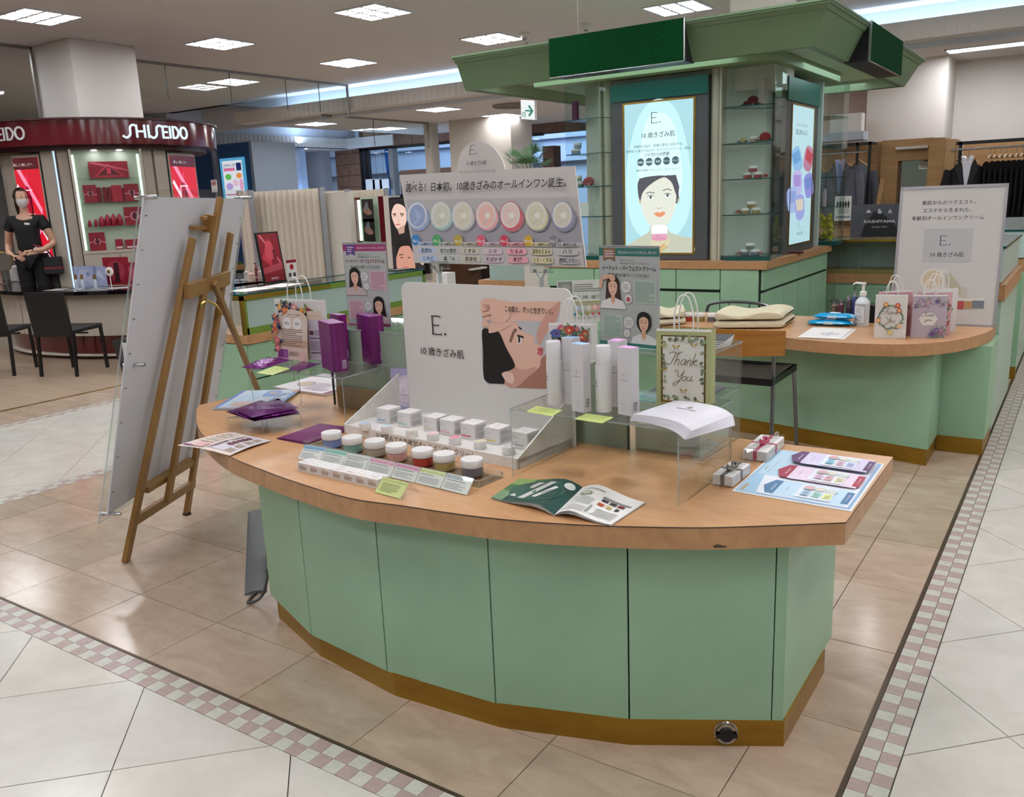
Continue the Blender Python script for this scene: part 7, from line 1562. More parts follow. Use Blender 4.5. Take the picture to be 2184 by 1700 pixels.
# ================================================================ RED KIOSK
KC = Vector((-10.68, 6.6, 0)); RED = mat('burgundy_lacquer', '5a0c18', .12, coat=.5); REDD = mat('dark_burgundy', '3a0810', .3); CP = mat('cream_kiosk_panel', 'aaa194', .4)
ck = thing('cosmetics_kiosk', 'round burgundy topped cosmetics kiosk tower with SHISEIDO lettering', 'kiosk', KC)
def arcring(m, c, r0, r1, z0, z1, a0=0, a1=360, n=64, mi=0):
    k = len(m.v)
    for i in range(n+1):
        a = math.radians(a0+(a1-a0)*i/n)
        for r, z in ((r0, z0), (r1, z0), (r1, z1), (r0, z1)): m.v.append(Vector((c.x+r*math.cos(a), c.y+r*math.sin(a), z)))
    for i in range(n):
        for j in range(4): m.f.append((k+i*4+j, k+(i+1)*4+j, k+(i+1)*4+(j+1) % 4, k+i*4+(j+1) % 4)); m.m.append(mi)
    return m
ZR1, ZR0 = 2.60, 2.33
arcring(M(), KC, 1.0, 1.44, ZR0, ZR1).build('ring_fascia', [RED], ck, True, smooth=True)
arcring(M(), KC, .7, 1.47, ZR1, ZR1+.02).build('ring_cap', [REDD], ck, True, smooth=True); arcring(M(), KC, .5, 1.3, ZR0-.05, ZR0).build('ring_soffit', [REDD], ck, True)
arcring(M(), KC, .2, 1.12, .1, ZR0-.04, 0, 360, 32).build('core', [CP], ck, True)
def arcF(r, a0, a1, z0, z1):
    class AF: pass
    F = AF(); F.w = r*math.radians(a1-a0); F.h = z1-z0; F.o = Vector((KC.x+r*math.cos(math.radians(a0)), KC.y+r*math.sin(math.radians(a0)), z0))
    AF.__call__ = lambda s, u, v, k=0.: Vector((KC.x+(r+k)*math.cos(math.radians(a0+(a1-a0)*u)), KC.y+(r+k)*math.sin(math.radians(a0+(a1-a0)*u)), z0+(z1-z0)*v)); return F
def ang(px, r=1.44):
    d = ray(px, 280); c = Vector((KC.x, KC.y)); D = Vector((d.x, d.y)); A = D.dot(D); B = -2*D.dot(c); Cc = c.dot(c)-r*r; q = B*B-4*A*Cc; t = (-B-math.sqrt(max(0, q)))/(2*A); p = D*t-c; return math.degrees(math.atan2(p.y, p.x))
# lettering: thin strokes of the wordmark as raised pieces
LW = glow('lit_letter', 'd8ecf4', 1.15)
def strokes(F, items, w, m_):
    B = M()
    for pts in items:
        for (a, b), (c, d) in zip(pts[:-1], pts[1:]):
            dx, dy = (c-a)*F.w, (d-b)*F.h; L = math.hypot(dx, dy) or 1e-6; nx, ny = -dy/L*w/2/F.w, dx/L*w/2/F.h; ex, ey = dx/L*w*.35/F.w, dy/L*w*.35/F.h
            q = [(a-nx-ex, b-ny-ey), (c-nx+ex, d-ny+ey), (c+nx+ex, d+ny+ey), (a+nx-ex, b+ny-ey)]
            B.add([F(x, y, .004) for x, y in q]+[F(x, y, .016) for x, y in q], [(4, 5, 6, 7), (0, 1, 5, 4), (1, 2, 6, 5), (2, 3, 7, 6), (3, 0, 4, 7)])
    return B
def word():
    o = []; x = 0
    S = lambda ox: crom([(ox-.055, .12), (ox+.0, .0), (ox+.055, .25), (ox+.065, .8), (ox+.11, 1.0), (ox+.15, .95)], 4, False)
    o.append([S(.05)]); o += [[[(.215, .98), (.215, .05)], [(.345, .98), (.345, .05)], [(.215, .5), (.345, .5)]], [[(.41, .98), (.41, .05)]]]; o.append([S(.49)])
    o += [[[(.75, .95), (.665, .95), (.665, .05), (.755, .05)], [(.665, .5), (.74, .5)]], [[(.80, .95), (.80, .05)]], [crom([(.86, .95), (.93, .9), (.975, .5), (.93, .1), (.86, .05)], 4, False)+[(.86, .95)]], [crom([(1.09+.075*math.cos(a), .5+.45*math.sin(a)) for a in [i*math.pi/5 for i in range(10)]]+[(1.165, .5)], 3, False)]]
    return [[[(px/1.17, py) for px, py in q] for q in g9] for g9 in o]
FA = arcF(1.44, ang(262), ang(397), ZR0+.07, ZR0+.21); [strokes(FA, g9, .022, LW).build('letter', [LW], ck, True) for g9 in word()]
aw_ = ang(397)-ang(262); FA2 = arcF(1.44, ang(52)-aw_, ang(52), ZR0+.07, ZR0+.21); [strokes(FA2, g9, .020, LW).build('letter', [mat('white_letter', 'cfcfcf', .4)], ck, True) for g9 in word()]
BR_ = 1.22
def bang(px):
    d = ray(px, 315); c = Vector((KC.x, KC.y)); D = Vector((d.x, d.y)); A = D.dot(D); B = -2*D.dot(c); Cc = c.dot(c)-BR_*BR_; q = B*B-4*A*Cc; t = (-B-math.sqrt(max(0, q)))/(2*A); p = D*t-c; return math.degrees(math.atan2(p.y, p.x))
def flatF(px0, px1, z0, z1, r=BR_, out=0.):
    a0, a1 = bang(px0), bang(px1); p = [KC+Vector((math.cos(math.radians(a))*(r+out), math.sin(math.radians(a))*(r+out), 0)) for a in (a0, a1)]
    return Fr((p[0].x, p[0].y, z0), p[1]-p[0], (0, 0, 1), (p[1]-p[0]).length, z1-z0)
for a, b in ((82, 107), (119, 141), (298, 321), (326, 351)): sheet(M(), flatF(a, b, .5, ZR0-.04), .08).build('pilaster', [CP], ck, True)
F = flatF(107, 119, .5, ZR0-.05, out=-.03); M().tube([F(.8, 0), F(.8, 1)], .022, 10).build('chrome_pole', [mat('bronze_chrome', '8a7870', .2, 1)], ck, True, smooth=True); M().tube([F(.2, 0), F(.2, 1)], .008, 8).build('light_strip', [glow('white_strip', 'c8e4ff', 1.3)], ck, True)
for px in (80, 141.5, 298, 351): F = flatF(px, px+3, .5, ZR0-.04, out=.004); sheet(M(), F, .01).build('dark_reveal', [BLACK], ck, True)
def redlit(lab, px0, px1):
    F = flatF(px0, px1, .9, ZR0-.08, out=.01); t = thing('light_box', lab, 'light box', F(.5, 0)); sheet(M(), F, .06).build('housing', [CP], t, True); sheet(M(), Fr(F(.04, .02, .003), F.u, F.v, F.w*.92, F.h*.96), .002).build('screen', [glow('lit_crimson', 'd8142c', 1.05)], t, True)
    PKL = PG('ff8aa8', 1.2); W2 = PG('ffd0dc', 1.3)
    art(t, Fr(F(.04, .02, .006), F.u, F.v, F.w*.92, F.h*.96), [('r', 0, .9, 1, 1, PG('5a1420', .8)), ('p', [(0, .3), (0, .55), (.5, .88), (.42, .4)], PG('e03058', 1.1)), ('p', [(.1, .9), (.25, .9), (.9, .55), (.85, .5)], PKL), ('p', [(0, .75), (.06, .78), (.95, .3), (.9, .27)], W2), ('p', [(0, .18), (.9, .45), (.95, .43), (0, .12)], PKL), ('s', [(.3, .3), (.32, .72), (.42, .75), (.5, .7), (.52, .3)], PG('b01030', .9)), ('p', [(.45, .3), (.56, .3), (.52, .68), (.47, .68)], PG('600818', .5)), ('k', [(.25, .25), (.3, .72), (.6, .72)], .03, W2), ('p', [(.1, .02), (.9, .1), (.9, .2), (.1, .1)], W2), ('t', '新しい美しさへ', .4, .93, .03, PG('d8d0d4', 1.))])
redlit('crimson back-lit poster left of the pillar behind the shop assistant', 22, 80); redlit('crimson back-lit poster at the right edge of the red kiosk', 354, 411)
# shelf niche
F = flatF(143, 297, .5, ZR0-.06); zN0 = 1.14
nf = F; t = thing('display_cabinet', 'back-lit cream shelf niche of the red kiosk filled with red products', 'display cabinet', F(.5, 0)); ROOTN = t
dp = .22; fz = lambda z: (z-nf.o.z)/nf.h
m = M(); 
m.slab([nf(0, fz(zN0), -dp+.05), nf(1, fz(zN0), -dp+.05), nf(1, 1, -dp+.05), nf(0, 1, -dp+.05)], -nf.n, .01); 
sheet(M(), Fr(nf(-.0, 0, .002), nf.u, nf.v, nf.w, .001), .3)
BK = mat('niche_cream', 'b4c4ae', .5)
nd = lambda a, z, d: nf(a, fz(z), d)
# niche front stands proud of the round core
o_ = .10
def nbox(a0, a1, z0, z1, d0, d1, m_=None, name='body', par=None, mats=None):
    mm = M(); vs = [nd(a, z, d) for z in (z0, z1) for a, d in ((a0, d0), (a1, d0), (a1, d1), (a0, d1))]
    mm.add(vs, [(0, 1, 2, 3), (7, 6, 5, 4), (0, 4, 5, 1), (1, 5, 6, 2), (2, 6, 7, 3), (3, 7, 4, 0)]); return mm.build(name, mats or [m_], par or t, True)
nbox(0, 1, zN0, ZR0-.05, .0, .01, BK, 'back_board'); nbox(0, .03, zN0, ZR0-.05, .01, .2, CP, 'side_board'); nbox(.97, 1, zN0, ZR0-.05, .01, .2, CP, 'side_board'); nbox(0, 1, zN0-.03, zN0, .0, .2, CP, 'bottom_board')
for a0, a1, a in ((0, .5, .46), (.505, 1, .54)): M().lathe([(.008, 0), (.012, .015), (0, .02)], nd(a, zN0-.1, .2), 10, axis=nf.n).build('knob', [CHROME], nbox(a0, a1, .55, zN0-.035, .0, .2, CP, 'door'), True)
for a in (.035, .94): nbox(a, a+.03, zN0+.01, ZR0-.1, .012, .02, None, 'light_tube', mats=[glow('green_white_tube', 'd8ffe8', 2.0)])
SZ = [zN0]+[ZAT(nf(.5, 0).x, nf(.5, 0).y, py) for py in (462, 412, 362)]
SZ = [zN0, zN0+.275, zN0+.55, zN0+.82]
for z in SZ[1:]: nbox(.03, .97, z-.008, z, .02, .19, GLASS, 'shelf', mats=[GLASS])
RC = mat('crimson_card', '8a1226', .35); RP_ = mat('crimson_pack', '6a0c1a', .25)
def nprod(name, lab, cat, a, z, w, h, d=.03, dd=.06, m_=RC, its=None, group=None):
    p = nd(a, z+.001, dd); s = thing(name, lab, cat, p, math.atan2(nf.u.y, nf.u.x), group); M().box(-w/2, w/2, -d/2, d/2, 0, h).build('body', [m_], s, bevel=.002)
    if its: art(s, Fr((-w/2, -d/2, 0), (1, 0, 0), (0, 0, 1), w, h), its, world=False)
    return s
glw = [('p', [(.1, .1), (.5, .9), (.9, .1)], P('b03040')), ('p', [(.2, .17), (.5, .75), (.8, .17)], P('5a0c1a')), ('r', .45, .25, .55, .6, P('c8304a')), ('p', [(0, .9), (.1, 1), (1, .5), (1, .42)], P('c05060'))]
oval = [('c', .5, .5, .22, P('d8a0b0')), ('c', .5, .5, .17, P('7a1228')), ('r', .43, .3, .57, .72, P('4a0a18')), ('p', [(0, .4), (.3, .5), (0, .48)], P('d890a0')), ('p', [(1, .4), (.7, .5), (1, .48)], P('d890a0'))]
nprod('poster_card', 'wide crimson triangle picture card on the top shelf of the red kiosk niche', 'card', .52, SZ[3], .42, .19, .01, .05, RC, glw)
nprod('poster_card', 'crimson picture card at the left of the second shelf in the niche', 'card', .22, SZ[2], .14, .2, .01, .06, RC, oval); nprod('poster_card', 'crimson picture card at the right of the second shelf in the niche', 'card', .80, SZ[2], .16, .2, .01, .06, RC, oval)
for k, a in enumerate((.34, .42, .49)): nprod('product_box', ('left', 'middle', 'right')[k]+' of three narrow dark red cartons on the second niche shelf', 'box', a, SZ[2], .045, .17, m_=RP_)
nprod('product_box', 'wide red carton on the second niche shelf', 'box', .59, SZ[2], .11, .19, m_=mat('bright_crimson_card', '9a1228', .4)); nprod('product_box', 'slim dark red carton beside the right card on the second niche shelf', 'box', .68, SZ[2], .03, .15, m_=RP_)
for k in range(6):
    h = (.08, .085, .12, .14, .14, .14)[k]; p = nd(.15+.085*k, SZ[1]+.001, .08); s = thing('serum_bottle', '%s of six red pointed serum packs on the third niche shelf' % ('first', 'second', 'third', 'fourth', 'fifth', 'sixth')[k], 'bottle', p); w = .02 if k < 2 else .032
    M().lathe([(w*.8, 0), (w, .01), (w, h*.6), (w*.6, h*.85), (.004, h)], n=12).build('bottle', [RC], s, smooth=True)
nprod('poster_card', 'crimson oval glow picture card at the right of the third niche shelf', 'card', .80, SZ[1], .23, .21, .01, .06, RC, oval)
nprod('poster_card', 'crimson oval glow picture card at the left on the niche bottom', 'card', .22, SZ[0], .17, .21, .01, .06, RC, oval)
for k, (a, w, h, lab) in enumerate(((.52, .08, .12, 'red pointed pack on the niche bottom'), (.70, .14, .11, 'row box of red tubes on the niche bottom'), (.82, .03, .1, 'small white and red tube on the niche bottom'), (.88, .03, .08, 'smallest red tube at the right on the niche bottom'))): nprod('product_box', lab, 'box', a, SZ[0], w, h, m_=RC, its=[('r', .1, .1, .9, .3, P('c8b0b4'))])
for a in (.35, .7): M().lathe([(.03, -.003), (.03, 0)], nd(a, ZR0-.06, .1), 14).build('niche_lamp', [LITE], t, True)
# round counter
CC = Vector((-9.9, 7.4, 0)); CR = 2.57
cn = thing('kiosk_counter', 'curved cream counter with glossy black top in front of the red kiosk', 'counter', (CC.x, CC.y-CR, 0))
a0_, a1_ = -165, -18
arcring(M(), CC, CR-.55, CR, .725, .765, a0_, a1_, 60).build('worktop', [mat('gloss_black_stone', '0b0b0d', .08)], cn, True)
for k in range(8):
    w = (a1_-a0_)/8; arcring(M(), CC, CR-.16, CR-.12, .27, .725, a0_+w*k+.1, a0_+w*(k+1)-.1, 8).build('panel', [mat('cream_counter_panel', 'b3aa9c', .4)], cn, True)
arcring(M(), CC, CR-.30, CR-.22, .06, .27, a0_, a1_, 60).build('kick_panel', [RED], cn, True, smooth=True); arcring(M(), CC, CR-.34, CR-.16, .04, .055, a0_, a1_, 60).build('base_trim', [CREAM], cn, True); arcring(M(), CC, CR-.34, CR-.2, 0, .04, a0_, a1_, 60).build('plinth', [REDD], cn, True)
CT = .7655
gk = lambda px, py, z=CT: G(px, py, z)
# things on that counter
def cardk(lab, px, py, w, h, m_, its, rz=.35, z=CT):
    p = gk(px, py); s = thing('poster_card', lab, 'card', (p.x, p.y, z), rz); M().box(-w/2, w/2, -.006, .006, 0, h).build('board', [m_], s); art(s, Fr((-w/2, -.006, 0), (1, 0, 0), (0, 0, 1), w, h), its, world=False); return s
LB = mat('lavender_card', '9aa2c4', .5)
cardk('pale lavender picture card left on the black counter', 184, 611, .26, .23, LB, [('s', [(.1, .1), (.5, .3), (.9, .1), (.8, .7), (.3, .8)], P('b0b4cc')), ('c', .7, .6, .1, P('7a84ae'))]); cardk('second pale lavender picture card on the black counter', 212, 610, .22, .22, LB, [('s', [(.1, .2), (.5, .5), (.9, .3), (.6, .8)], P('bcc0d4'))])
cardk('crimson picture card with a dark tube on the black counter', 253, 607, .33, .31, RC, [('c', .5, .5, .35, P('9c3040')), ('r', .42, .08, .62, .8, P('3a0a14'))]); cardk('red card half hidden behind the easel board', 285, 607, .12, .25, RC, [('r', .2, .2, .8, .8, P('b04a5c'))])
for k, (px, lab) in enumerate(((165, 'left small serum bottle with gold cap on the black counter'), (178, 'middle small serum bottle with gold cap on the black counter'), (205, 'right small serum bottle with gold cap on the black counter'))):
    p = gk(px, 617); s = thing('serum_bottle', lab, 'bottle', (p.x, p.y, CT)); M().lathe([(.02, 0), (.02, .09), (.008, .11)], n=12).build('bottle', [mat('pale_ice_glass', 'a8b4c0', .1)], s, smooth=True); M().lathe([(.013, .11), (.013, .16), (0, .16)], n=12).build('cap', [GOLD], s, smooth=True)
p = gk(238, 612); s = thing('round_ornament', 'small round white and gold badge beside the crimson card', 'ornament', (p.x, p.y, CT)); M().lathe([(.05, -.006), (.05, .006), (.02, .012), (0, .012)], (0, 0, .17), 18, axis=(.3, -1, 0)).build('disc', [WPLAS], s); M().lathe([(.02, .012), (.02, .016)], (0, 0, .17), 14, axis=(.3, -1, 0)).build('centre', [GOLD], s); M().tube([(0, 0, 0), (0, 0, .12)], .005, 6).build('stem', [WPLAS], s)
for k in range(4): p = gk(120+38*k, 619-k); s = thing('paper_sheet', 'white paper on the black counter, %s' % ('leftmost', 'second from left', 'third from left', 'rightmost')[k], 'paper', (p.x, p.y+.05, CT+.0005), .3+.2*k); M().box(-.15, .15, -.1, .1, 0, .002).build('paper', [mat('dull_paper', 'a9a9aa', .5)], s)
p = gk(15, 605); s = thing('oval_mirror', 'oval table mirror on a stand at the left edge of the view', 'mirror', (p.x, p.y, CT), .5)
M().lathe([(.11, -.006), (.11, .006)], (0, 0, .27), 28, axis=(.2, -1, .1)).build('mirror_glass', [mat('mirror_glass', 'a9a8a2', .03, 1.)], s); M().tube([(.115*math.cos(a), 0, .27+.115*math.sin(a)) for a in [i*.3 for i in range(21)]], .005, 6, closed=True).build('rim', [GOLD], s); M().tube([(0, 0, .005), (0, 0, .15)], .006, 8).lathe([(.07, 0), (.07, .006)], (0, 0, 0), 20).build('stand', [CHROME], s)
for k, (px, w, h, lab) in enumerate(((40, .14, .2, 'white organiser box on the black counter at the left edge'), (65, .13, .15, 'rounded white desk machine on the black counter'))): p = gk(px, 600); s = thing('organiser', lab, 'box', (p.x, p.y, CT), .2); M().box(-w/2, w/2, -.06, .06, 0, h).build('body', [WPLAS], s, bevel=.015)
p = gk(2, 605); s = thing('pump_bottle', 'beige bottle at the extreme left on the black counter', 'bottle', (p.x, p.y, CT)); M().lathe([(.035, 0), (.035, .14), (.012, .17), (.012, .2), (0, .2)], n=14).build('bottle', [mat('beige_plastic', 'b89a88', .3)], s, smooth=True)
# right wing of the counter behind the gold framed showcase
q0, q1 = G(505, 626, CT), G(688, 596, CT); dv = (q1-q0).normalized()
s = thing('kiosk_counter', 'black topped counter wing behind the gold framed showcase', 'counter', (q0+q1)/2-Vector((0, 0, CT))); nrm = Vector((-dv.y, dv.x, 0)); 
if nrm.x > 0: nrm = -nrm
M().slab([q0, q1, q1+nrm*.5, q0+nrm*.5], (0, 0, -1), .04).build('worktop', [mat('gloss_black_stone')], s, True)
z0_ = lambda p: Vector((p.x, p.y, 0)); M().slab([z0_(q0)+nrm*.05, z0_(q1)+nrm*.05, z0_(q1)+nrm*.05+Vector((0, 0, CT-.04)), z0_(q0)+nrm*.05+Vector((0, 0, CT-.04))], nrm, .03).build('panel', [mat('cream_counter_panel')], s, True)
# small red poster stand and bottles there
def onwing(px, py): return G(px, py, CT)
p = onwing(588, 600); F = upright((565, 607), (612, 600), CT, (551, 496)); F.u = F.u
s = thing('poster_stand', 'black framed crimson poster stand reading SHISEIDO on the black counter', 'poster stand', F(.5, 0)); tt_ = Fr(F.o, F.u, (F.n*-.12+Vector((0, 0, 1))), F.w, F.h); sheet(M(), tt_, .015).build('frame', [BLACK], s, True)
art(s, tt_, [('r', .06, .04, .94, .97, P('8a1424')), ('p', [(.1, .5), (.5, .9), (.5, .3)], P('c83048')), ('p', [(.1, .95), (.2, .95), (.9, .4), (.9, .34)], P('d86a7a')), ('s', [(.3, .5), (.35, .8), (.6, .8), (.66, .5)], P('d04a58')), ('r', .6, .45, .75, .66, P('7a1020')), ('p', [(.06, .2), (.94, .26), (.94, .4), (.06, .3)], P('b04450')), ('r', .06, .04, .94, .17, P('7a0a18')), ('t', 'SHISEIDO', .5, .08, .05, P('d8c8c8'), 'c', .01)])
F = upright((614, 598), (635, 595), CT, (612, 555)); s = thing('info_card', 'small white and red card right of the crimson poster stand', 'card', F(.5, 0)); sheet(M(), F, .004).build('card', [PAPER], s, True); art(s, F, [('r', 0, .85, 1, 1, P('8a1424')), ('c', .5, .65, .2, P('a8182c')), ('r', .15, .15, .4, .35, P('3a3a3a')), ('r', .6, .15, .85, .35, P('3a3a3a'))])
for k, (px, py, r, h, c, lab) in enumerate(((527, 598, .03, .15, 'c9c4bc', 'tall cream pump bottle at the left on the counter wing'), (537, 599, .04, .13, 'd2b8a8', 'wide pink beige pump bottle on the counter wing'), (555, 594, .025, .13, 'b8a49a', 'slim beige bottle on the counter wing'), (548, 590, .02, .16, '6a1a2a', 'dark red slim bottle on the counter wing'), (512, 600, .05, .18, 'c2c6c4', 'round white table mirror on the counter wing'))):
    p = onwing(px, py); s = thing('pump_bottle' if k != 4 else 'table_mirror', lab, 'bottle' if k != 4 else 'mirror', p)
    if k == 4: M().lathe([(.07, -.004), (.07, .004)], (0, 0, .15), 20, axis=(.8, -.6, 0)).build('mirror_glass', [mat('mirror_glass')], s); M().lathe([(.05, 0), (.05, .006), (.006, .01), (.006, .09)], n=16).build('stand', [CHROME], s, smooth=True)
    else: M().lathe([(r, 0), (r, h*.6), (r*.4, h*.72), (r*.4, h*.8), (r*.2, h*.82), (r*.2, h), (0, h)], n=14).build('bottle', [mat('pb_'+c, c, .3)], s, smooth=True); M().box(-.03, .006, -.006, .006, h*.93, h).build('nozzle', [mat('pb_'+c)], s)
# ---- black chairs
BV = mat('black_vinyl_soft', '131416', .42)
def bchair():
    t = thing('black_chair', '', 'chair', (0, 0, 0)); m = M()
    m.box(-.22, .22, -.23, .22, .425, .47); m.build('seat', [BV], t, bevel=.015)
    m = M(); m.grid(lambda a_, b_: Vector((-.21+.42*a_, -.22-.05*b_, .40+.44*b_)), 6, 8); m.grid(lambda a_, b_: Vector((.21-.42*a_, -.25-.05*b_, .40+.44*b_)), 6, 8)
    for x in (-.21, .21): m.add([(x, -.22, .4), (x, -.27, .84), (x, -.30, .84), (x, -.25, .4)], [(0, 1, 2, 3)])
    m.add([(-.21, -.27, .84), (.21, -.27, .84), (.21, -.30, .84), (-.21, -.30, .84)], [(0, 1, 2, 3)]); m.build('backrest', [BV], t)
    for x in (-.2, .2):
        M().bar((x, -.21, .43), (x, -.25, 0), .026, .026).build('leg', [BLACK], t); M().bar((x, .2, .43), (x, .22, 0), .026, .026).build('leg', [BLACK], t)
    M().bar((-.2, .0, .4), (.2, .0, .4), .015, .015).build('stretcher', [BLACK], t); return t
def feet(pa, pb): a, b = G(*pa), G(*pb); return a, b
a, b = G(87, 803), G(170, 803); c1_ = bchair(); u = (b-a).normalized(); rz_ = math.atan2(u.y, u.x); c = (a+b)/2+Vector((-u.y, u.x, 0))*.24
c1_.location = c; c1_.rotation_euler = (0, 0, rz_); c1_['label'] = 'black vinyl chair standing in front of the black topped counter, seen from behind'; c1_['group'] = 'black chairs at the red kiosk'
a2 = G(20, 803); c2_ = dup(c1_, a2-u*.22+Vector((-u.y, u.x, 0))*.22, rz_+.25, 'black vinyl chair cut by the left edge of the view', 'black chairs at the red kiosk')
# bin with cloth
p = G(262, 796); s = thing('storage_basket', 'dark grey tapered basket with a white cloth, left of the notice board', 'basket', p+Vector((-.02, .2, 0)), .5)
m = M(); tb = [(-.12, -.12), (.12, -.12), (.12, .12), (-.12, .12)]; m.add([(x, y, 0) for x, y in tb]+[(x*1.35, y*1.35, .32) for x, y in tb]+[(x*1.28, y*1.28, .32) for x, y in tb]+[(x*.95, y*.95, .02) for x, y in tb], [(3, 2, 1, 0)]+[(i, (i+1) % 4, 4+(i+1) % 4, 4+i) for i in range(4)]+[(4+i, 4+(i+1) % 4, 8+(i+1) % 4, 8+i) for i in range(4)]+[(8+i, 8+(i+1) % 4, 12+(i+1) % 4, 12+i) for i in range(4)]+[(12, 13, 14, 15)]); m.build('basket', [mat('dark_weave', '2e2c2a', .7, bump=(200, .6))], s)
o = M().grid(lambda a_, b_: p+Vector((-.02, .2, 0))+Matrix.Rotation(.5, 3, 'Z') @ Vector((-.05+.16*a_, -.175+.01*math.sin(9*a_)-.03*(1-b_)*0+.12*max(0, b_-.7), .12+.24*min(b_, .8)-.05*max(0, b_-.8))), 10, 12).build('cloth', [mat('white_cloth', 'c6c6c2', .8)], None, smooth=True); tag(o, 'white cloth hanging over the rim of the dark basket', 'cloth')
# ================================================================ SHOP ASSISTANT
def skinchain(name, pts, edges, radii, mats, parent, root=0, sub=2, world=True):
    me = bpy.data.meshes.new(name); inv = rootm(parent).inverted(); me.from_pydata([tuple(inv @ Vector(p)) for p in pts], edges, []); o = bpy.data.objects.new(name, me); COL.objects.link(o)
    md = o.modifiers.new('skin', 'SKIN'); md.use_smooth_shade = True; sv = me.skin_vertices[0].data if me.skin_vertices else None
    if sv is None:
        bm = bmesh.new(); bm.from_mesh(me); bm.verts.layers.skin.verify(); bm.to_mesh(me); bm.free(); sv = me.skin_vertices[0].data
    for i, r in enumerate(radii): sv[i].radius = r if isinstance(r, tuple) else (r, r)
    for v in sv: v.use_root = False
    sv[root].use_root = True
    sb_ = o.modifiers.new('sub', 'SUBSURF'); sb_.levels = sub; sb_.render_levels = sub
    dg = bpy.context.evaluated_depsgraph_get(); ev = o.evaluated_get(dg); nm = bpy.data.meshes.new_from_object(ev); bpy.data.objects.remove(o)
    for m_ in mats: nm.materials.append(m_)
    for p_ in nm.polygons: p_.use_smooth = True
    o = bpy.data.objects.new(name, nm); COL.objects.link(o); o.parent = parent; ROOTM[o.name] = rootm(parent); return o
hd = GP(50, 437, (0, 5.35, 0), (0, 1, 0)); PXc = hd.x; PYc = hd.y
FZ = hd.z-1.50      # she stands on the raised kiosk floor
pf = M().box(CC.x-2.2, CC.x+.6, CC.y-2.2, CC.y-.6, 0, max(.02, FZ)); struct('trim_9', pf, [CP], 'low platform inside the red kiosk')
face_dir = Vector((.55, -.83, 0)); RZP = math.atan2(face_dir.x, -face_dir.y)    # local -Y is forward
pe = thing('person', 'woman in black uniform and white face mask working behind the black counter', 'person', (PXc, PYc, FZ), RZP)
RP2 = rootm(pe); L_ = lambda x, y, z: RP2 @ Vector((x, y, z))
SKp = mat('skin', 'c49a82', .5); UNI = mat('black_uniform', '0c0c0e', .8)
body = [(0, 0, .92), (0, -.005, 1.06), (0, -.01, 1.22), (0, 0, 1.33), (0, .0, 1.40), (0, -.01, 1.47), (0, -.02, 1.56),
        (.17, .01, 1.315), (.23, .0, 1.20), (.275, .03, 1.06), (.225, -.13, .99), (.13, -.20, .985),
        (-.17, .01, 1.315), (-.235, .02, 1.20), (-.28, .05, 1.06), (-.22, -.08, .96), (-.13, -.15, .93),
        (.09, .0, .87), (.10, .0, .48), (.10, .01, .06), (-.09, 0, .87), (-.10, 0, .48), (-.10, .01, .06), (.11, -.1, .035), (-.11, -.1, .035)]
ed = [(0, 1), (1, 2), (2, 3), (3, 4), (4, 5), (5, 6), (3, 7), (7, 8), (8, 9), (9, 10), (10, 11), (3, 12), (12, 13), (13, 14), (14, 15), (15, 16), (0, 17), (17, 18), (18, 19), (19, 23), (0, 20), (20, 21), (21, 22), (22, 24)]
rd = [(.145, .10), (.115, .085), (.135, .095), (.12, .08), (.05, .05), (.045, .05), (.06, .07), .058, .048, .04, .033, .026, .058, .048, .04, .033, .026, .085, .055, .04, .085, .055, .04, .035, .035]
skinchain('body', [L_(*p) for p in body], ed, rd, [SKp], pe)
# uniform as a slightly larger continuous garment with short sleeves, trousers
g_ = [0, 1, 2, 3, 7, 8, 12, 13]; gi = {v: k for k, v in enumerate(g_)}
skinchain('uniform_top', [L_(*body[i]) for i in (0, 1, 2, 3)]+[L_(.17, .01, 1.325), L_(.235, 0, 1.20), L_(-.17, .01, 1.325), L_(-.24, .02, 1.20), L_(0, 0, 1.375)], [(0, 1), (1, 2), (2, 3), (3, 4), (4, 5), (3, 6), (6, 7), (3, 8)], [(.165, .12), (.135, .11), (.155, .12), (.135, .095), .07, .068, .07, .068, .06], [UNI], pe)
skinchain('trousers', [L_(0, 0, .95), L_(.09, 0, .87), L_(.10, 0, .48), L_(.1, .01, .08), L_(-.09, 0, .87), L_(-.10, 0, .48), L_(-.1, .01, .08)], [(0, 1), (1, 2), (2, 3), (0, 4), (4, 5), (5, 6)], [(.16, .12), .11, .08, .06, .11, .08, .06], [UNI], pe)
# head
m = M(); hc = (0, -.03, 1.575); n = 16
def headp(th, ph):
    x = .072*math.sin(th)*math.cos(ph); y = .092*math.sin(th)*math.sin(ph); z = .112*math.cos(th)
    if z < -.02: x *= 1-.28*(-z-.02)/.09; y *= 1-.12*(-z-.02)/.09
    if y < 0: y -= .012*math.exp(-((z+.02)/.03)**2-(x/.015)**2)
    return Vector((hc[0]+x, hc[1]+y, hc[2]+z))
m.grid(lambda a_, b_: headp(math.pi*a_, 2*math.pi*b_), 18, 28); Hr = Matrix.Rotation(.9, 3, 'Z')   # turned towards her left
HT = lambda v: L_(*(Hr @ (Vector(v)-Vector(hc))+Vector(hc)))
m.v = [HT(v) for v in m.v]; m.build('head', [SKp], pe, True, smooth=True)
hm = M(); hm.grid(lambda a_, b_: HT(Vector(hc)+(headp(math.pi*(.02+.60*a_), math.radians(-18)+math.radians(216)*b_)-Vector(hc))*(1.10+.05*a_)), 10, 20); hm.grid(lambda a_, b_: HT(Vector(hc)+(headp(math.pi*(.02+.24*a_), 2*math.pi*b_)-Vector(hc))*1.10), 6, 24); hm.blob(HT((0, .09, 1.54)), .035, 6)
hm.tube([HT((.0, .10, 1.53)), HT((.01, .115, 1.44)), HT((.01, .10, 1.34))], [.03, .025, .01], 8)
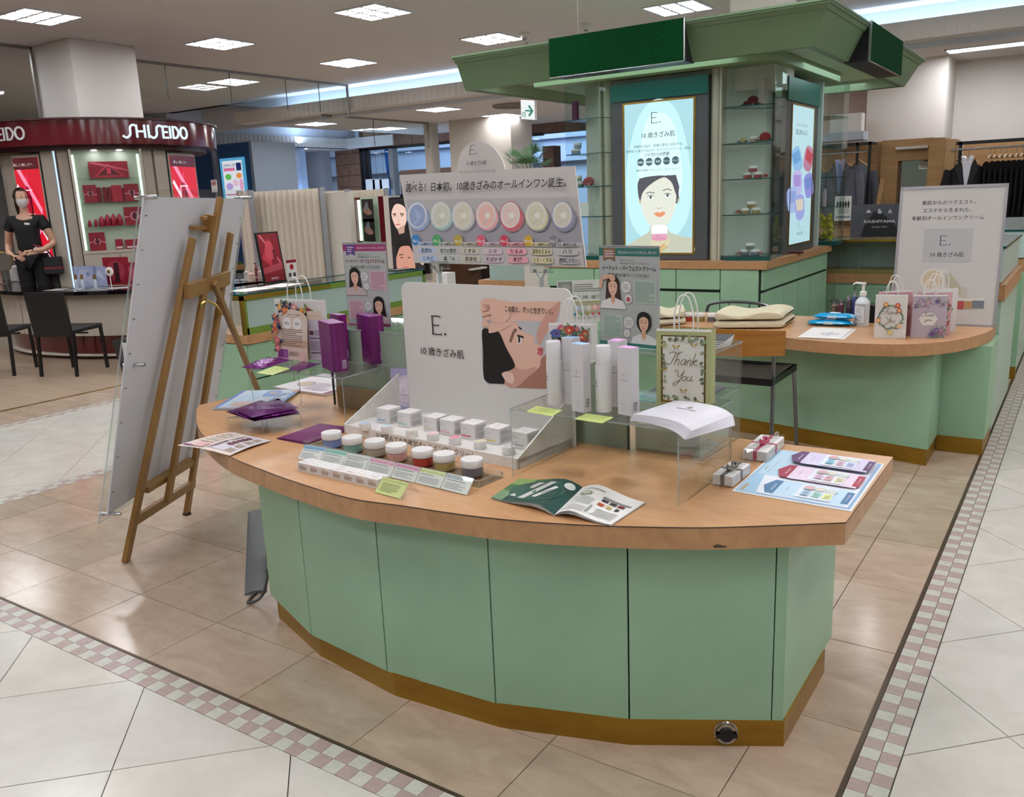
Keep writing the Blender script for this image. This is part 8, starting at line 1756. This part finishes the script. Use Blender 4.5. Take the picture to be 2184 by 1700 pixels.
hm.build('hair', [mat('black_hair', '120e0d', .45)], pe, True, smooth=True)
for sg in (-1, 1):
    e = M(); e.blob(HT((sg*.073, -.02, 1.56)), (.01, .016, .026), 5); e.build('ear', [SKp], pe, True, smooth=True)
    y_ = -.03-.086; M().grid(lambda a_, b_: HT((sg*.028+.016*(a_-.5), y_-.004, 1.587+.010*(b_-.5))), 1, 1).build('eye', [mat('dark_eye', '1a1210', .3)], pe, True)
    M().grid(lambda a_, b_: HT((sg*.03+.026*(a_-.5), y_-.003, 1.612+.004*(b_-.5))), 1, 1).build('eyebrow', [mat('black_hair')], pe, True)
mk = M(); mk.grid(lambda a_, b_: HT(Vector(hc)+(headp(math.pi*(.53+.33*a_), math.radians(195)+math.radians(150)*b_)-Vector(hc))*(1.10+.10*math.sin(math.pi*a_)*math.sin(math.pi*b_))), 8, 14); mk.build('face_mask', [mat('white_mask', 'd9d9dc', .8)], pe, True, smooth=True)
# hands: palm and five fingers each
def hand(w, side, d, nrm_):
    d = Vector(d).normalized(); nr = Vector(nrm_); nr = (nr-d*nr.dot(d)).normalized(); s_ = d.cross(nr)*side; W_ = Vector(w)
    pts = [W_, W_+d*.045, W_+d*.08]; ed = [(0, 1), (1, 2)]; rd = [(.022, .016), (.034, .015), (.036, .013)]
    skinchain('hand', [L_(*p) for p in pts], ed, rd, [SKp], pe, sub=2)
    for k, (o_, l_) in enumerate(((-.027, .062), (-.009, .072), (.010, .068), (.027, .052))):
        b_ = W_+d*.07+s_*o_; p1 = b_+d*l_*.5-nr*.012; p2 = p1+d*l_*.3-nr*.02; p3 = p2+d*l_*.15-nr*.018
        skinchain('finger', [L_(*p) for p in (b_, p1, p2, p3)], [(0, 1), (1, 2), (2, 3)], [.0095, .009, .008, .007], [SKp], pe, sub=1)
    b_ = W_+d*.02-s_*.02; skinchain('thumb', [L_(*p) for p in (b_, b_-s_*.025+d*.02-nr*.008, b_-s_*.03+d*.045-nr*.018)], [(0, 1), (1, 2)], [.012, .010, .008], [SKp], pe, sub=1)
hand((.13, -.20, .985), 1, (-.9, -.25, -.15), (0, -.6, .8)); hand((-.13, -.15, .93), -1, (.85, -.3, -.1), (0, -.6, .8))
M().tube([L_(.165+.0*0+.027*math.cos(a)*.5, -.185+.028*math.cos(a)*.7, .99+.028*math.sin(a)) for a in [i*.523 for i in range(12)]], .005, 6, closed=True).build('watch', [mat('white_watch', 'cfcfd2', .3)], pe, True)
M().box(0, 0, 0, 0, 0, 0) if False else None
m = M(); m.add([L_(x, -.118, z) for x, z in ((.04, 1.30), (.10, 1.295), (.10, 1.272), (.04, 1.277))], [(0, 1, 2, 3)]); m.build('name_badge', [WPLAS], pe, True)
bagp = thing('waist_bag', 'small black waist bag with a red band hanging at the assistant hip', 'bag', L_(.26, -.05, .70), RZP+.3); M().box(-.10, .10, -.03, .03, 0, .2).build('bag_body', [mat('black_cloth', '151517', .7)], bagp, bevel=.01); M().box(-.101, .101, -.0315, .0315, .06, .08).build('red_band', [mat('red_band', '7a1a1e', .6)], bagp); M().tube([(0, 0, .2), (-.05, .0, .3), (-.18, .02, .34)], .01, 6).build('strap', [mat('red_band')], bagp)
# ================================================================ PLEATED SCREENS, OTHER COUNTERS
PL = mat('cream_pleated_cloth', 'd4ccbb', .8)
def screen(lab, pa, pb, Y, amp, n, z0=.1, slope=.0):
    a, b = GY(*pa, Y), GY(*pb, Y+slope); t = thing('pleated_screen', lab, 'screen', ((a.x+b.x)/2, Y, 0)); zt = (a.z+b.z)/2
    nn = n*8
    def f(u_, v_): q = a.lerp(b, u_); return Vector((q.x, Y+slope*u_-amp*.5*math.cos(2*math.pi*n*u_), z0+(zt-z0)*v_))
    M().grid(f, nn, 1).build('pleats', [PL], t, True, smooth=True); M().box(a.x, b.x, Y+.04, Y+.06, z0, zt-.01).build('backing', [PL], t, True)
    for q in (a, b): M().box(q.x-.012, q.x+.012, Y-.02+(slope if q is b else 0), Y+.06+(slope if q is b else 0), 0, zt+.01).build('post', [mat('pale_alu', '9fa4aa', .4, .4)], t, True)
    return t
screen('wide pleated cream screen behind the crimson poster stand', (534, 407), (683, 404), 7.6, .07, 12)
screen('narrow cream screen section left of the wide pleated screen', (508, 409), (531, 407), 7.4, .03, 2)
screen('short pleated cream screen behind the white panel, farther right', (688, 406), (738, 408), 8.6, .04, 7); screen('second short pleated screen behind the maroon framed case', (742, 404), (822, 406), 8.8, .05, 11)
x0, x1 = GY(683, 420, 7.7).x, GY(742, 420, 7.7).x; struct('wall_panel', M().box(x0, x1, 7.7, 7.8, 0, GY(700, 412, 7.7).z), [CREAM], 'plain cream panel between pleated screen and maroon framed case')
Fm = Fr((GY(742, 500, 7.8).x, 7.8, .6), (1, 0, 0), (0, 0, 1), GY(832, 500, 7.8).x-GY(742, 500, 7.8).x, GY(785, 420, 7.8).z-.6)
t = thing('wall_case', 'maroon framed back-lit display case with two picture cards', 'display cabinet', Fm(.5, 0)); sheet(M(), Fr(Fm(0, 0, -.16), Fm.u, Fm.v, Fm.w, Fm.h), .05).build('back_board', [mat('niche_cream')], t, True)
zb_ = (GY(785, 518, 7.8).z-.6)/Fm.h
for u0, u1 in ((0, .14), (.78, .9)): m = M(); m.slab([Fm(u0, 0), Fm(u1, 0), Fm(u1, 1), Fm(u0, 1)], -Fm.n, .16); m.build('side_board', [RED], t, True)
m = M(); m.slab([Fm(.9, 0), Fm(1.08, 0), Fm(1.08, 1), Fm(.9, 1)], -Fm.n, .16); m.build('cream_pier', [CREAM], t, True)
zs_ = (GY(785, 476, 7.8).z-.6)/Fm.h; m = M(); m.slab([Fm(.14, zs_), Fm(.78, zs_), Fm(.78, zs_+.008), Fm(.14, zs_+.008)], -Fm.n, .15); m.build('shelf', [GLASS], t, True); m = M(); m.slab([Fm(.14, 0), Fm(.78, 0), Fm(.78, zb_), Fm(.14, zb_)], -Fm.n, .15); m.build('base', [CREAM], t, True)
for u0 in (.15, .73): m = M(); m.slab([Fm(u0, zb_+.02, -.1), Fm(u0+.04, zb_+.02, -.1), Fm(u0+.04, .97, -.1), Fm(u0, .97, -.1)], -Fm.n, .02); m.build('light_tube', [glow('green_white_tube', 'd8ffe8', 2.0)], t, True)
for zz, lab, c in ((zs_+.012, 'dark brown picture card on the upper shelf of the maroon case', '2a2220'), (zb_+.012, 'black and gold picture card on the lower shelf of the maroon case', '1a1816')):
    p = Fm(.44, zz, -.06); s = thing('picture_card', lab, 'card', p); M().box(-.09, .09, -.005, .005, 0, .27).build('board', [mat('pc_'+c, c, .3)], s); art(s, Fr((-.09, -.005, 0), (1, 0, 0), (0, 0, 1), .18, .27), [('s', [(.1, .5), (.4, .7), (.9, .4), (.5, .3)], P('8a6a5a')), ('s', [(.2, .6), (.5, .9), (.6, .6)], P('6a7078'))], world=False)
# big double portrait poster
Fp = Fr((GY(834, 500, 7.75).x, 7.75, GY(845, 583, 7.75).z), (1, 0, 0), (0, 0, 1), GY(890, 500, 7.75).x-GY(834, 500, 7.75).x+.1, GY(845, 421, 7.75).z-GY(845, 583, 7.75).z)
t = thing('light_box', 'back-lit poster with two large female faces, left of the jar sign', 'light box', Fp(.5, 0)); sheet(M(), Fp, .08).build('housing', [BLACK], t, True); sheet(M(), Fr(Fp(.03, .02, .003), Fp.u, Fp.v, Fp.w*.94, Fp.h*.96), .002).build('screen', [glow('lit_poster_dark', '241e20', 1.)], t, True)
fc1, fc2 = PG('e8c4b4', 1.1), PG('c9907c', 1.1)
art(t, Fr(Fp(.03, .02, .006), Fp.u, Fp.v, Fp.w*.94, Fp.h*.96), [('p', [(0, 0), (1, 0), (1, .4), (0, .42)], PG('2a2226', 1)), ('p', [(0, .35), (0, .95), (.45, 1), (.7, .75), (.65, .45)], PG('1c1718', 1)), ('s', [(.08, .7), (.05, .82), (.2, .93), (.45, .9), (.55, .78), (.48, .66), (.36, .58), (.2, .59)], fc1), ('p', [(.2, .6), (.45, .65), (.42, .54), (.25, .52)], PG('c8a090', 1)), ('k', [(.08, .795), (.2, .80)], .03, PG('5a4038', .8)), ('k', [(.32, .80), (.45, .79)], .03, PG('5a4038', .8)), ('c', .15, .775, .04, .012, PG('2a3038', .8)), ('c', .38, .77, .04, .012, PG('2a3038', .8)), ('c', .23, .655, .09, .014, PG('c05a62', 1.1)), ('k', [(.27, .78), (.24, .7), (.3, .695)], .015, PG('c8a090', 1)),
  ('s', [(.75, .9), (.85, .5), (.8, .2), (1, .15), (1, .9)], PG('d8c0a8', 1.1)), ('p', [(.7, .5), (1, .62), (1, .3), (.72, .25)], PG('3a70b8', 1.1)), ('s', [(.15, .0), (.12, .25), (.3, .37), (.55, .36), (.68, .2), (.65, -.0)], fc2), ('s', [(.1, .2), (.15, .4), (.5, .44), (.7, .3), (.55, .36), (.25, .34)], PG('14100f', .8)), ('c', .28, .2, .05, .012, PG('2a1c18', .8)), ('c', .52, .2, .05, .012, PG('2a1c18', .8)), ('k', [(.2, .235), (.34, .245)], .022, PG('3a2018', .8)), ('c', .4, .07, .1, .015, PG('d0606a', 1.1))])
# blue booths with poster
BLU = mat('booth_blue', '2a5488', .5); PBL = mat('booth_pale_frame', '8d9aa8', .5)
def booth(lab, pa, pb, Y, poster):
    a, b = GY(*pa, Y), GY(*pb, Y); t = thing('blue_booth', lab, 'booth', ((a.x+b.x)/2, Y, 0)); M().box(a.x, b.x, Y, Y+1.2, 0, min(a.z, 2.97)).build('shell', [PBL], t, True)
    M().box(a.x+.1, b.x-.08, Y-.02, Y, .2, a.z-.02).build('blue_panel', [BLU], t, True)
    if poster:
        q0, q1 = GY(480, 420, Y), GY(532, 420, Y); F = Fr((q0.x, Y-.04, 1.2), (1, 0, 0), (0, 0, 1), q1.x-q0.x, GY(505, 336, Y).z-1.2)
        sheet(M(), F, .02).build('poster_board', [glow('booth_poster_blue', '5ab4e4', .7)], t, True)
        F2_ = Fr(F(.1, .03, .003), F.u, F.v, F.w*.8, F.h*.93); art(t, F2_, [('r', 0, 0, 1, 1, PG('e4e8f0', .85)), ('t', 'JOIN US!', .35, .91, .06, PG('3a3a60', .7), 'c', .01, 0, .6), ('r', .05, .84, .62, .89, PG('e078a8', .8)), ('r', .7, .84, .95, .96, PG('1a2a6a', .7)), ('c', .25, .75, .16, .1, PG('6ac05a', .8)), ('c', .8, .76, .14, .09, PG('f09a4a', .8)), ('c', .27, .6, .18, .11, PG('b8a0e0', .8)), ('c', .6, .65, .15, .12, PG('e8c8dc', .8)), ('c', .88, .62, .1, .2, PG('e8a8cc', .8)), ('r', .05, .46, .95, .48, PG('d05a90', .8)), ('l', .1, .2, .9, .4, 4, PG('8a8a9a', .7))])
booth('blue booth front with the JOIN US poster', (456, 309), (536, 313), 12.6, True); booth('plain blue booth front left of the poster one', (405, 306), (452, 308), 12.9, False)
a, b = GY(388, 332, 14.5), GY(410, 480, 14.5)
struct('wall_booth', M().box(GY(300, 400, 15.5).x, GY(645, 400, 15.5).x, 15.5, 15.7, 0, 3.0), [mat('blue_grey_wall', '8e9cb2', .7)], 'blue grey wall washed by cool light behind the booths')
struct('trim_10', M().box(GY(538, 400, 15.4).x, GY(612, 400, 15.4).x, 15.3, 15.5, 1.75, 1.95), [mat('dull_grey', '6f7684', .6)], 'dark ledge on the blue grey wall')
t = thing('price_stand', 'small acrylic SALE sign standing beyond the notice board', 'sign', GY(458, 410, 9.5)); M().box(-.07, .07, 0, .01, 0, .2).build('plate', [PAPER], t); art(t, Fr((-.07, 0, 0), (1, 0, 0), (0, 0, 1), .14, .2), [('r', .05, .55, .95, .95, P('c8a0a8')), ('t', 'SALE', .5, .62, .22, P('a02838'), 'c', .02)], world=False)
M().tube([(0, .02, 0), (0, .02, -.6)], .01, 6).build('stem', [CHROME], t)
# shop seen through the arcade windows: shelves with goods
bx0, bx1 = X(790), X(900)
t = thing('shop_shelf', 'dark shelving of the shop beyond the arcade window', 'shelf', ((bx0+bx1)/2, 20, 0)); m = M()
for z in (.5, .9, 1.3, 1.7): m.box(bx0-1.5, bx1+1, 20, 20.4, z, z+.04)
for k in range(8): x = bx0-1.5+.55*k; m.box(x, x+.04, 20, 20.4, 0, 1.8)
m.build('frame', [BLACK], t, True); M().box(bx0-1.6, bx1+1.2, 20.5, 20.6, 0, 2.5).build('backing', [mat('shop_brown', '6a4230', .7)], t, True)
rnd = random.Random(9)
for k in range(22):
    x = bx0-1.3+.2*k; z = rnd.choice((.54, .94, 1.34)); h = rnd.uniform(.1, .28); c = rnd.choice(('c8a070', 'b04a3a', '8a6a9a', 'd8c8a8', '6a7a4a', 'a87a5a')); s = thing('product_box', 'small coloured product on the dark shelving beyond the arcade window', 'box', (x, 20.1, z), 0, 'products beyond the arcade window'); M().box(-.06, .06, -.05, .05, 0, h).build('carton', [mat('far_'+c, c, .6)], s)
for k in range(3): t = thing('paper_tag', 'white paper tag hanging in the arcade window, %s of three' % ('left', 'middle', 'right')[k], 'paper', (X(797+15*k), 17.3, Zz(797+15*k, 394))); M().box(-.16, .16, -.003, .003, -.14, .14).build('tag', [PAPER], t); M().tube([(0, 0, .14), (0, 0, Zz(850, 312)-t.location.z)], .004, 4).build('string', [BLACK], t)
t = thing('banner', 'bright blue banner hanging in the arcade window', 'banner', (X(792), 18.2, Zz(792, 340))); M().grid(lambda a_, b_: Vector((-.12+.3*a_*(1-.4*b_), .03*math.sin(6*b_), -1.1+1.6*b_)), 3, 10).build('cloth', [mat('banner_blue', '1478d8', .6)], t, smooth=True); M().tube([(-.1, .02, -t.location.z), (-.1, .02, .55)], .012, 6).build('pole', [CHROME], t)
# palm
pc_ = GY(1128, 372, 10.6); t = thing('palm', 'green fan palm seen above the jar sign in front of the arcade window', 'plant', (pc_.x, pc_.y, 0)); z_ = GY(1128, 372, 10.6).z
M().lathe([(.14, 0), (.18, .38), (.16, .38), (.15, .34), (0, .34)], n=18).build('pot', [mat('grey_plastic')], t, smooth=True); M().tube([(0, 0, .3), (.03, 0, z_*.5), (0, 0, z_+.02)], [.035, .03, .02], 8).build('trunk', [mat('palm_trunk', '4a3a28', .8)], t)
LEAF = mat('palm_leaf', '3f6a3c', .5); rnd = random.Random(12)
for k in range(15):
    az = rnd.uniform(0, 6.28); el = rnd.uniform(.1, 1.45); ln = rnd.uniform(.2, .42); d = Vector((math.cos(az)*math.cos(el), math.sin(az)*math.cos(el), math.sin(el))); c = Vector((0, 0, z_-.04))+d*ln; m = M(); m.tube([(0, 0, z_-.06), tuple(c)], .004, 5)
    s1_ = d.cross(Vector((0, 0, 1))).normalized(); s2_ = s1_.cross(d)
    for q in range(13):
        a = -1.25+2.5*q/12; dr_ = (d*math.cos(a)+s1_*math.sin(a)).normalized(); tip = c+dr_*.26+Vector((0, 0, -.05)); w_ = dr_.cross(s2_)*.011; mid_ = c+dr_*.11; m.add([c, mid_-w_, tip, mid_+w_], [(0, 1, 2, 3)])
    m.build('frond', [LEAF], t)
# ================================================================ MENSWEAR SHOP
YM = 12.9
xa, xb = GY(1860, 350, YM).x, GY(2002, 350, YM).x; zt = GY(1930, 297, YM).z
struct('wall_oak', M().box(xa-2.2, xb, YM+.25, YM+.3, 0, zt), [OAK], 'oak panelled wall of the menswear shop')
t = thing('fitting_mirror', 'tall fitting room mirror in an oak frame with a lamp above, menswear shop', 'mirror', (GY(1945, 400, YM).x, YM+.1, 0))
x0, x1 = GY(1912, 400, YM).x, GY(1978, 400, YM).x; z1 = GY(1945, 345, YM).z
M().box(x0-.22, x0, YM, YM+.2, 0, z1+.02).box(x1, x1+.03, YM, YM+.2, 0, z1+.02).box(x0-.22, x1+.03, YM, YM+.2, z1+.02, zt).build('frame', [OAK], t, True); M().box(x0, x1, YM+.15, YM+.16, .2, z1+.02).build('mirror_glass', [mat('mirror_glass')], t, True)
a, b = GY(1911, 317, YM-.05), GY(1979, 313, YM-.05); M().box(a.x, b.x, YM-.08, YM-.02, a.z-.015, a.z+.02).build('strip_lamp', [mat('lamp_white', 'c8c4bc', .4)], t, True)
sgn = Fr((GY(1955, 360, YM-.03).x, YM+.13, GY(1955, 361, YM).z), (1, 0, 0), (0, 0, 1), .19, .13); s = thing('notice', 'small grey notice stuck on the fitting mirror', 'notice', sgn.o); sheet(M(), sgn, .002).build('sheet', [PAPER], s, True); art(s, sgn, [('l', .1, .1, .9, .6, 4, P('6a6a6a')), ('r', .3, .75, .7, .88, P('3a3a3a'))])
x2_, x3 = GY(1984, 350, YM-.1).x, GY(2035, 350, YM-.1).x; t = thing('oak_pier', 'wide oak pier between fitting mirror and black suit rack', 'pier', (x2_, YM-.1, 0)); M().box(x2_, x3-.1, YM-.3, YM+.2, 0, GY(2010, 293, YM-.3).z).build('panel', [OAK], t, True); M().box(x3-.1, x3+.02, YM-.28, YM+.2, 0, GY(2030, 293, YM-.28).z-.02).build('return_panel', [mat('oak_light', 'b08d62', .5)], t, True)
struct('trim_11', M().box(x3, 7, YM+.7, YM+.8, 0, GY(2100, 300, YM+.7).z), [OAK], 'oak back wall behind the black suits')
BK2 = mat('black_steel', '0d0d0f', .5)
t = thing('clothes_rack', 'black framed rack holding the grey suit jacket', 'rack', (GY(1800, 400, YM-.2).x, YM-.2, 0)); xr0, xr1 = GY(1740, 320, YM-.2).x, GY(1858, 320, YM-.2).x; zr_ = GY(1858, 302, YM-.2).z
m = M()
for x in (xr1, xr1-.16): m.box(x-.03, x, YM-.22, YM-.18, 0, zr_)
m.box(xr0-.3, xr1, YM-.22, YM-.18, zr_-.04, zr_).box(xr1-.03, xr1, YM-.22, YM+.2, zr_-.03, zr_); m.build('frame', [BK2], t, True); M().tube([(xr0-.3, YM-.3, zr_-.13), (xr1-.02, YM-.3, zr_-.13)], .014, 8).build('rail', [CHROME], t, True)
M().box(xr0-.3, xr1+.0, YM-.25, YM+.15, .84, .98).build('oak_shelf', [OAK], t, True)
def jacket(lab, c, w, h, m_, shirt=None, rz_=0., thin=False, group=None, tie=False):
    """hanging jacket; c = hook point at the rail"""
    t = thing('suit_jacket', lab, 'jacket', c, rz_, group); top = -.12
    def half(u_, v_, s_):     # u across, v down 0..1
        x = (u_*2-1); wv = .5*w*(.93+.1*v_-.12*math.sin(math.pi*v_)*.6); sl = .07*abs(x)**1.5 if v_ < .2 else 0
        z = top-.04-h*v_-(.10*abs(x)**1.6)*(1-v_)
        y = s_*((.04 if thin else .075)*(1-abs(x)**2.5)*(.6+.4*math.sin(math.pi*min(1, v_*1.2+.1)))+.012)
        return Vector((x*wv, y, z))
    m = M(); m.grid(lambda a_, b_: half(a_, b_, -1), 12, 10); m.grid(lambda a_, b_: half(1-a_, b_, 1), 12, 10); m.build('body', [m_], t, smooth=True)
    if not thin:
        for sg in (-1, 1): M().tube([(sg*w*.47, 0, top-.13), (sg*w*.56, -.01, top-.34), (sg*w*.57, -.03, top-h*.9)], [.055, .06, .045], 10).build('sleeve', [m_], t, smooth=True)
        if shirt:
            q = M(); q.add([(-.06, -.098, top-.02), (0, -.104, top-.42), (.06, -.098, top-.02)], [(0, 1, 2)]); q.build('shirt', [mat('shirt_'+shirt, shirt, .7)], t); q = M(); q.add([(-.075, -.08, top+.03), (-.02, -.106, top-.09), (0, -.1, top+.0), (-.03, -.05, top+.04)], [(0, 1, 2, 3)]).add([(.075, -.08, top+.03), (.02, -.106, top-.09), (0, -.1, top+.0), (.03, -.05, top+.04)], [(3, 2, 1, 0)]); q.build('collar', [mat('shirt_'+shirt)], t)
            if tie: M().add([(-.018, -.108, top-.03), (.018, -.108, top-.03), (.028, -.11, top-.36), (0, -.11, top-.40), (-.028, -.11, top-.36)], [(0, 1, 2, 3, 4)]).build('tie', [mat('blue_tie', '5a678a', .6)], t)
            for sg in (-1, 1): M().add([(sg*.085, -.09, top+.0), (sg*.13, -.1, top-.12), (sg*.01, -.118, top-.44), (sg*.045, -.102, top-.1)], [(0, 1, 2, 3)]).build('lapel', [mat(m_.name+'_lapel', {'charcoal_wool': '45484f'}.get(m_.name, '17181b'), .8)], t)
            M().lathe([(.012, 0), (.012, .004), (0, .004)], (0, -.112, top-.46), 10, axis=(0, -1, 0)).build('button', [BLACK], t)
            q = M()
            for sg in (-1, 1): q.box(sg*.16-.07, sg*.16+.07, -.075, -.068, top-h*.78, top-h*.72)
            q.build('pocket_flap', [mat(m_.name+'_lapel')], t)
    M().tube([(0, 0, 0), (0, 0, top+.03)], .004, 5).build('hanger_hook', [CHROME], t); M().tube([(-w*(.12 if thin else .3), 0, top-(.01 if thin else .06)), (0, 0, top+.03), (w*(.12 if thin else .3), 0, top-(.01 if thin else .06))], .012, 6).build('hanger', [mat('wood_hanger', 'b79a74', .5)], t)
    return t
CW = mat('charcoal_wool', '565962', .85); BW = mat('black_wool', '0b0b0d', .85)
p = GY(1797, 310, YM-.35); jacket('grey suit jacket with blue shirt and tie on the rack, menswear shop', (p.x, YM-.35, zr_-.13), .46, .72, CW, '8c96c4', tie=True)
p = GY(1830, 312, YM-.2); jacket('darker grey jacket hanging behind the grey suit', (p.x, YM-.15, zr_-.13), .42, .72, CW, None, .5)
xq0, xq1 = GY(2040, 310, YM-.2).x, GY(2230, 300, YM-.2).x; zq = GY(2050, 302, YM-.2).z
t = thing('clothes_rack', 'black framed rack with a long row of black suits at the right', 'rack', (xq0, YM-.2, 0)); m = M().box(xq0, xq1, YM-.22, YM-.18, zq-.04, zq+.0).box(xq0+.03, xq0+.07, YM-.22, YM-.18, 0, zq); m.build('frame', [BK2], t, True); M().tube([(xq0-.05, YM-.32, GY(2045, 319, YM-.32).z), (xq1, YM-.32, GY(2045, 319, YM-.32).z)], .014, 8).build('rail', [CHROME], t, True)
M().box(xq0, xq1, YM-.3, YM+.2, .93, 1.0).build('oak_shelf', [OAK], t, True); M().tube([(xq0-.05, YM-.32, .86), (xq1, YM-.32, .86)], .012, 8).build('lower_rail', [CHROME], t, True)
zr2 = GY(2045, 319, YM-.32).z
p = GY(2066, 330, YM-.36); jacket('black suit jacket with white shirt facing the front of the black suit rack', (p.x, YM-.36, zr2), .44, .75, BW, 'c8c8d0')
dx = (GY(2184, 330, YM-.3).x-GY(2115, 330, YM-.3).x)/6
for k in range(9): jacket('black suit jacket in the tight row hanging sideways on the rack', (GY(2112, 330, YM-.3).x+dx*k, YM-.3, zr2), .40, .78, BW, None, 1.25, True, 'black suits in a row')
for k in range(3): jacket('black suit jacket in shadow left of the front black suit', (GY(2034, 330, YM-.1).x+.03*k, YM-.05, zr2), .36, .75, BW, None, 1.2, True, 'black suits left of the front one')
for k in range(6):
    t = thing('white_shirt', 'white shirt hanging in the row behind the right aisle showcases', 'shirt', (GY(2140+11*k, 480, YM-.5).x, YM-.5, .86), 1.2, 'white shirts in a row'); m = M(); m.grid(lambda a_, b_: Vector(((a_-.5)*.36*(.35+.65*min(1, b_*2.5)), -.03, -.04-.6*b_)), 6, 8); m.grid(lambda a_, b_: Vector(((.5-a_)*.36*(.35+.65*min(1, b_*2.5)), .03, -.04-.6*b_)), 6, 8); m.build('body', [mat('white_cotton', 'c4c8d2', .8)], t, smooth=True)
for k in range(9):
    t = jacket('dark garment hanging below the oak shelf in the menswear shop', (GY(1775+9*k, 480, YM-.3).x, YM-.1, .86), .36, .62, BW, None, 1.25, True, 'dark garments under the oak shelf')
# shop sign board and notices
Yk = 10.6; a, b = GY(1812, 515, Yk), GY(1916, 515, Yk); F = Fr(a, (1, 0, 0), (0, 0, 1), b.x-a.x, GY(1816, 437, Yk).z-a.z)
t = thing('shop_sign', 'dark translucent KASHIYAMA the Smart Tailor sign with a black jacket picture', 'sign', F(.5, 0)); sheet(M(), F, .02).build('panel', [mat('smoky_panel', '55575f', .2)], t, True); sheet(M(), Fr(F(0, -.03, .005), F.u, F.v, F.w, F.h*.05), .04).build('base_rail', [mat('pale_alu')], t, True)
art(t, F, [('p', [(.18, .0), (.3, .45), (.48, .8), (.6, .82), (.78, .6), (1, .3), (1, 0)], P('1e2024')), ('r', 0, .0, 1, .04, P('7a7c84')), ('t', 'KASHIYAMA', .6, .5, .11, P('d8d8dc'), 'c', .01, 0, .74), ('t', 'the Smart Tailor', .6, .37, .06, P('c4c4c8'), 'c', .005), ('s', [(.32, .78), (.36, .86), (.42, .78)], P('b8b8bc')), ('s', [(.55, .76), (.58, .88), (.64, .76)], P('b8b8bc')), ('s', [(.76, .76), (.8, .86), (.84, .76)], P('a8a8ac'))])
a, b = GY(1779, 471, 10.4), GY(1814, 471, 10.4); F = Fr(a, (1, 0, 0), (0, 0, 1), b.x-a.x, GY(1781, 419, 10.4).z-a.z); t = thing('notice', 'white notice with five small suited figures, left of the dark tailor sign', 'notice', F(.5, 0)); sheet(M(), F, .006).build('sheet', [PAPER], t, True)
its = [('l', .1, .88, .9, .92, 1, P('9a9aa0')), ('l', .15, .28, .9, .5, 4, P('8a8a8c')), ('r', .08, .1, .95, .2, P('8f8c8e'))]
for k in range(5): x = .17+.165*k; its += [('s', [(x-.06, .62), (x-.05, .75), (x, .8), (x+.05, .75), (x+.06, .62)], P('26262a')), ('r', x-.04, .52, x+.04, .64, P('26262a')), ('c', x, .83, .022, P('4a3a34'))]
art(t, F, its); M().tube([F(.5, 0, -.02), Vector((F(.5, 0).x, F(.5, 0).y+.02, .96))], .006, 6).build('stem', [CHROME], t, True)
t = thing('stand_post', 'oak topped leaning display post beside the fitting mirror', 'post', GY(1868, 436, YM-.4)); M().bar((-.1, 0, -t.location.z), (.06, .02, .33), .05, .05).build('post', [OAK], t)
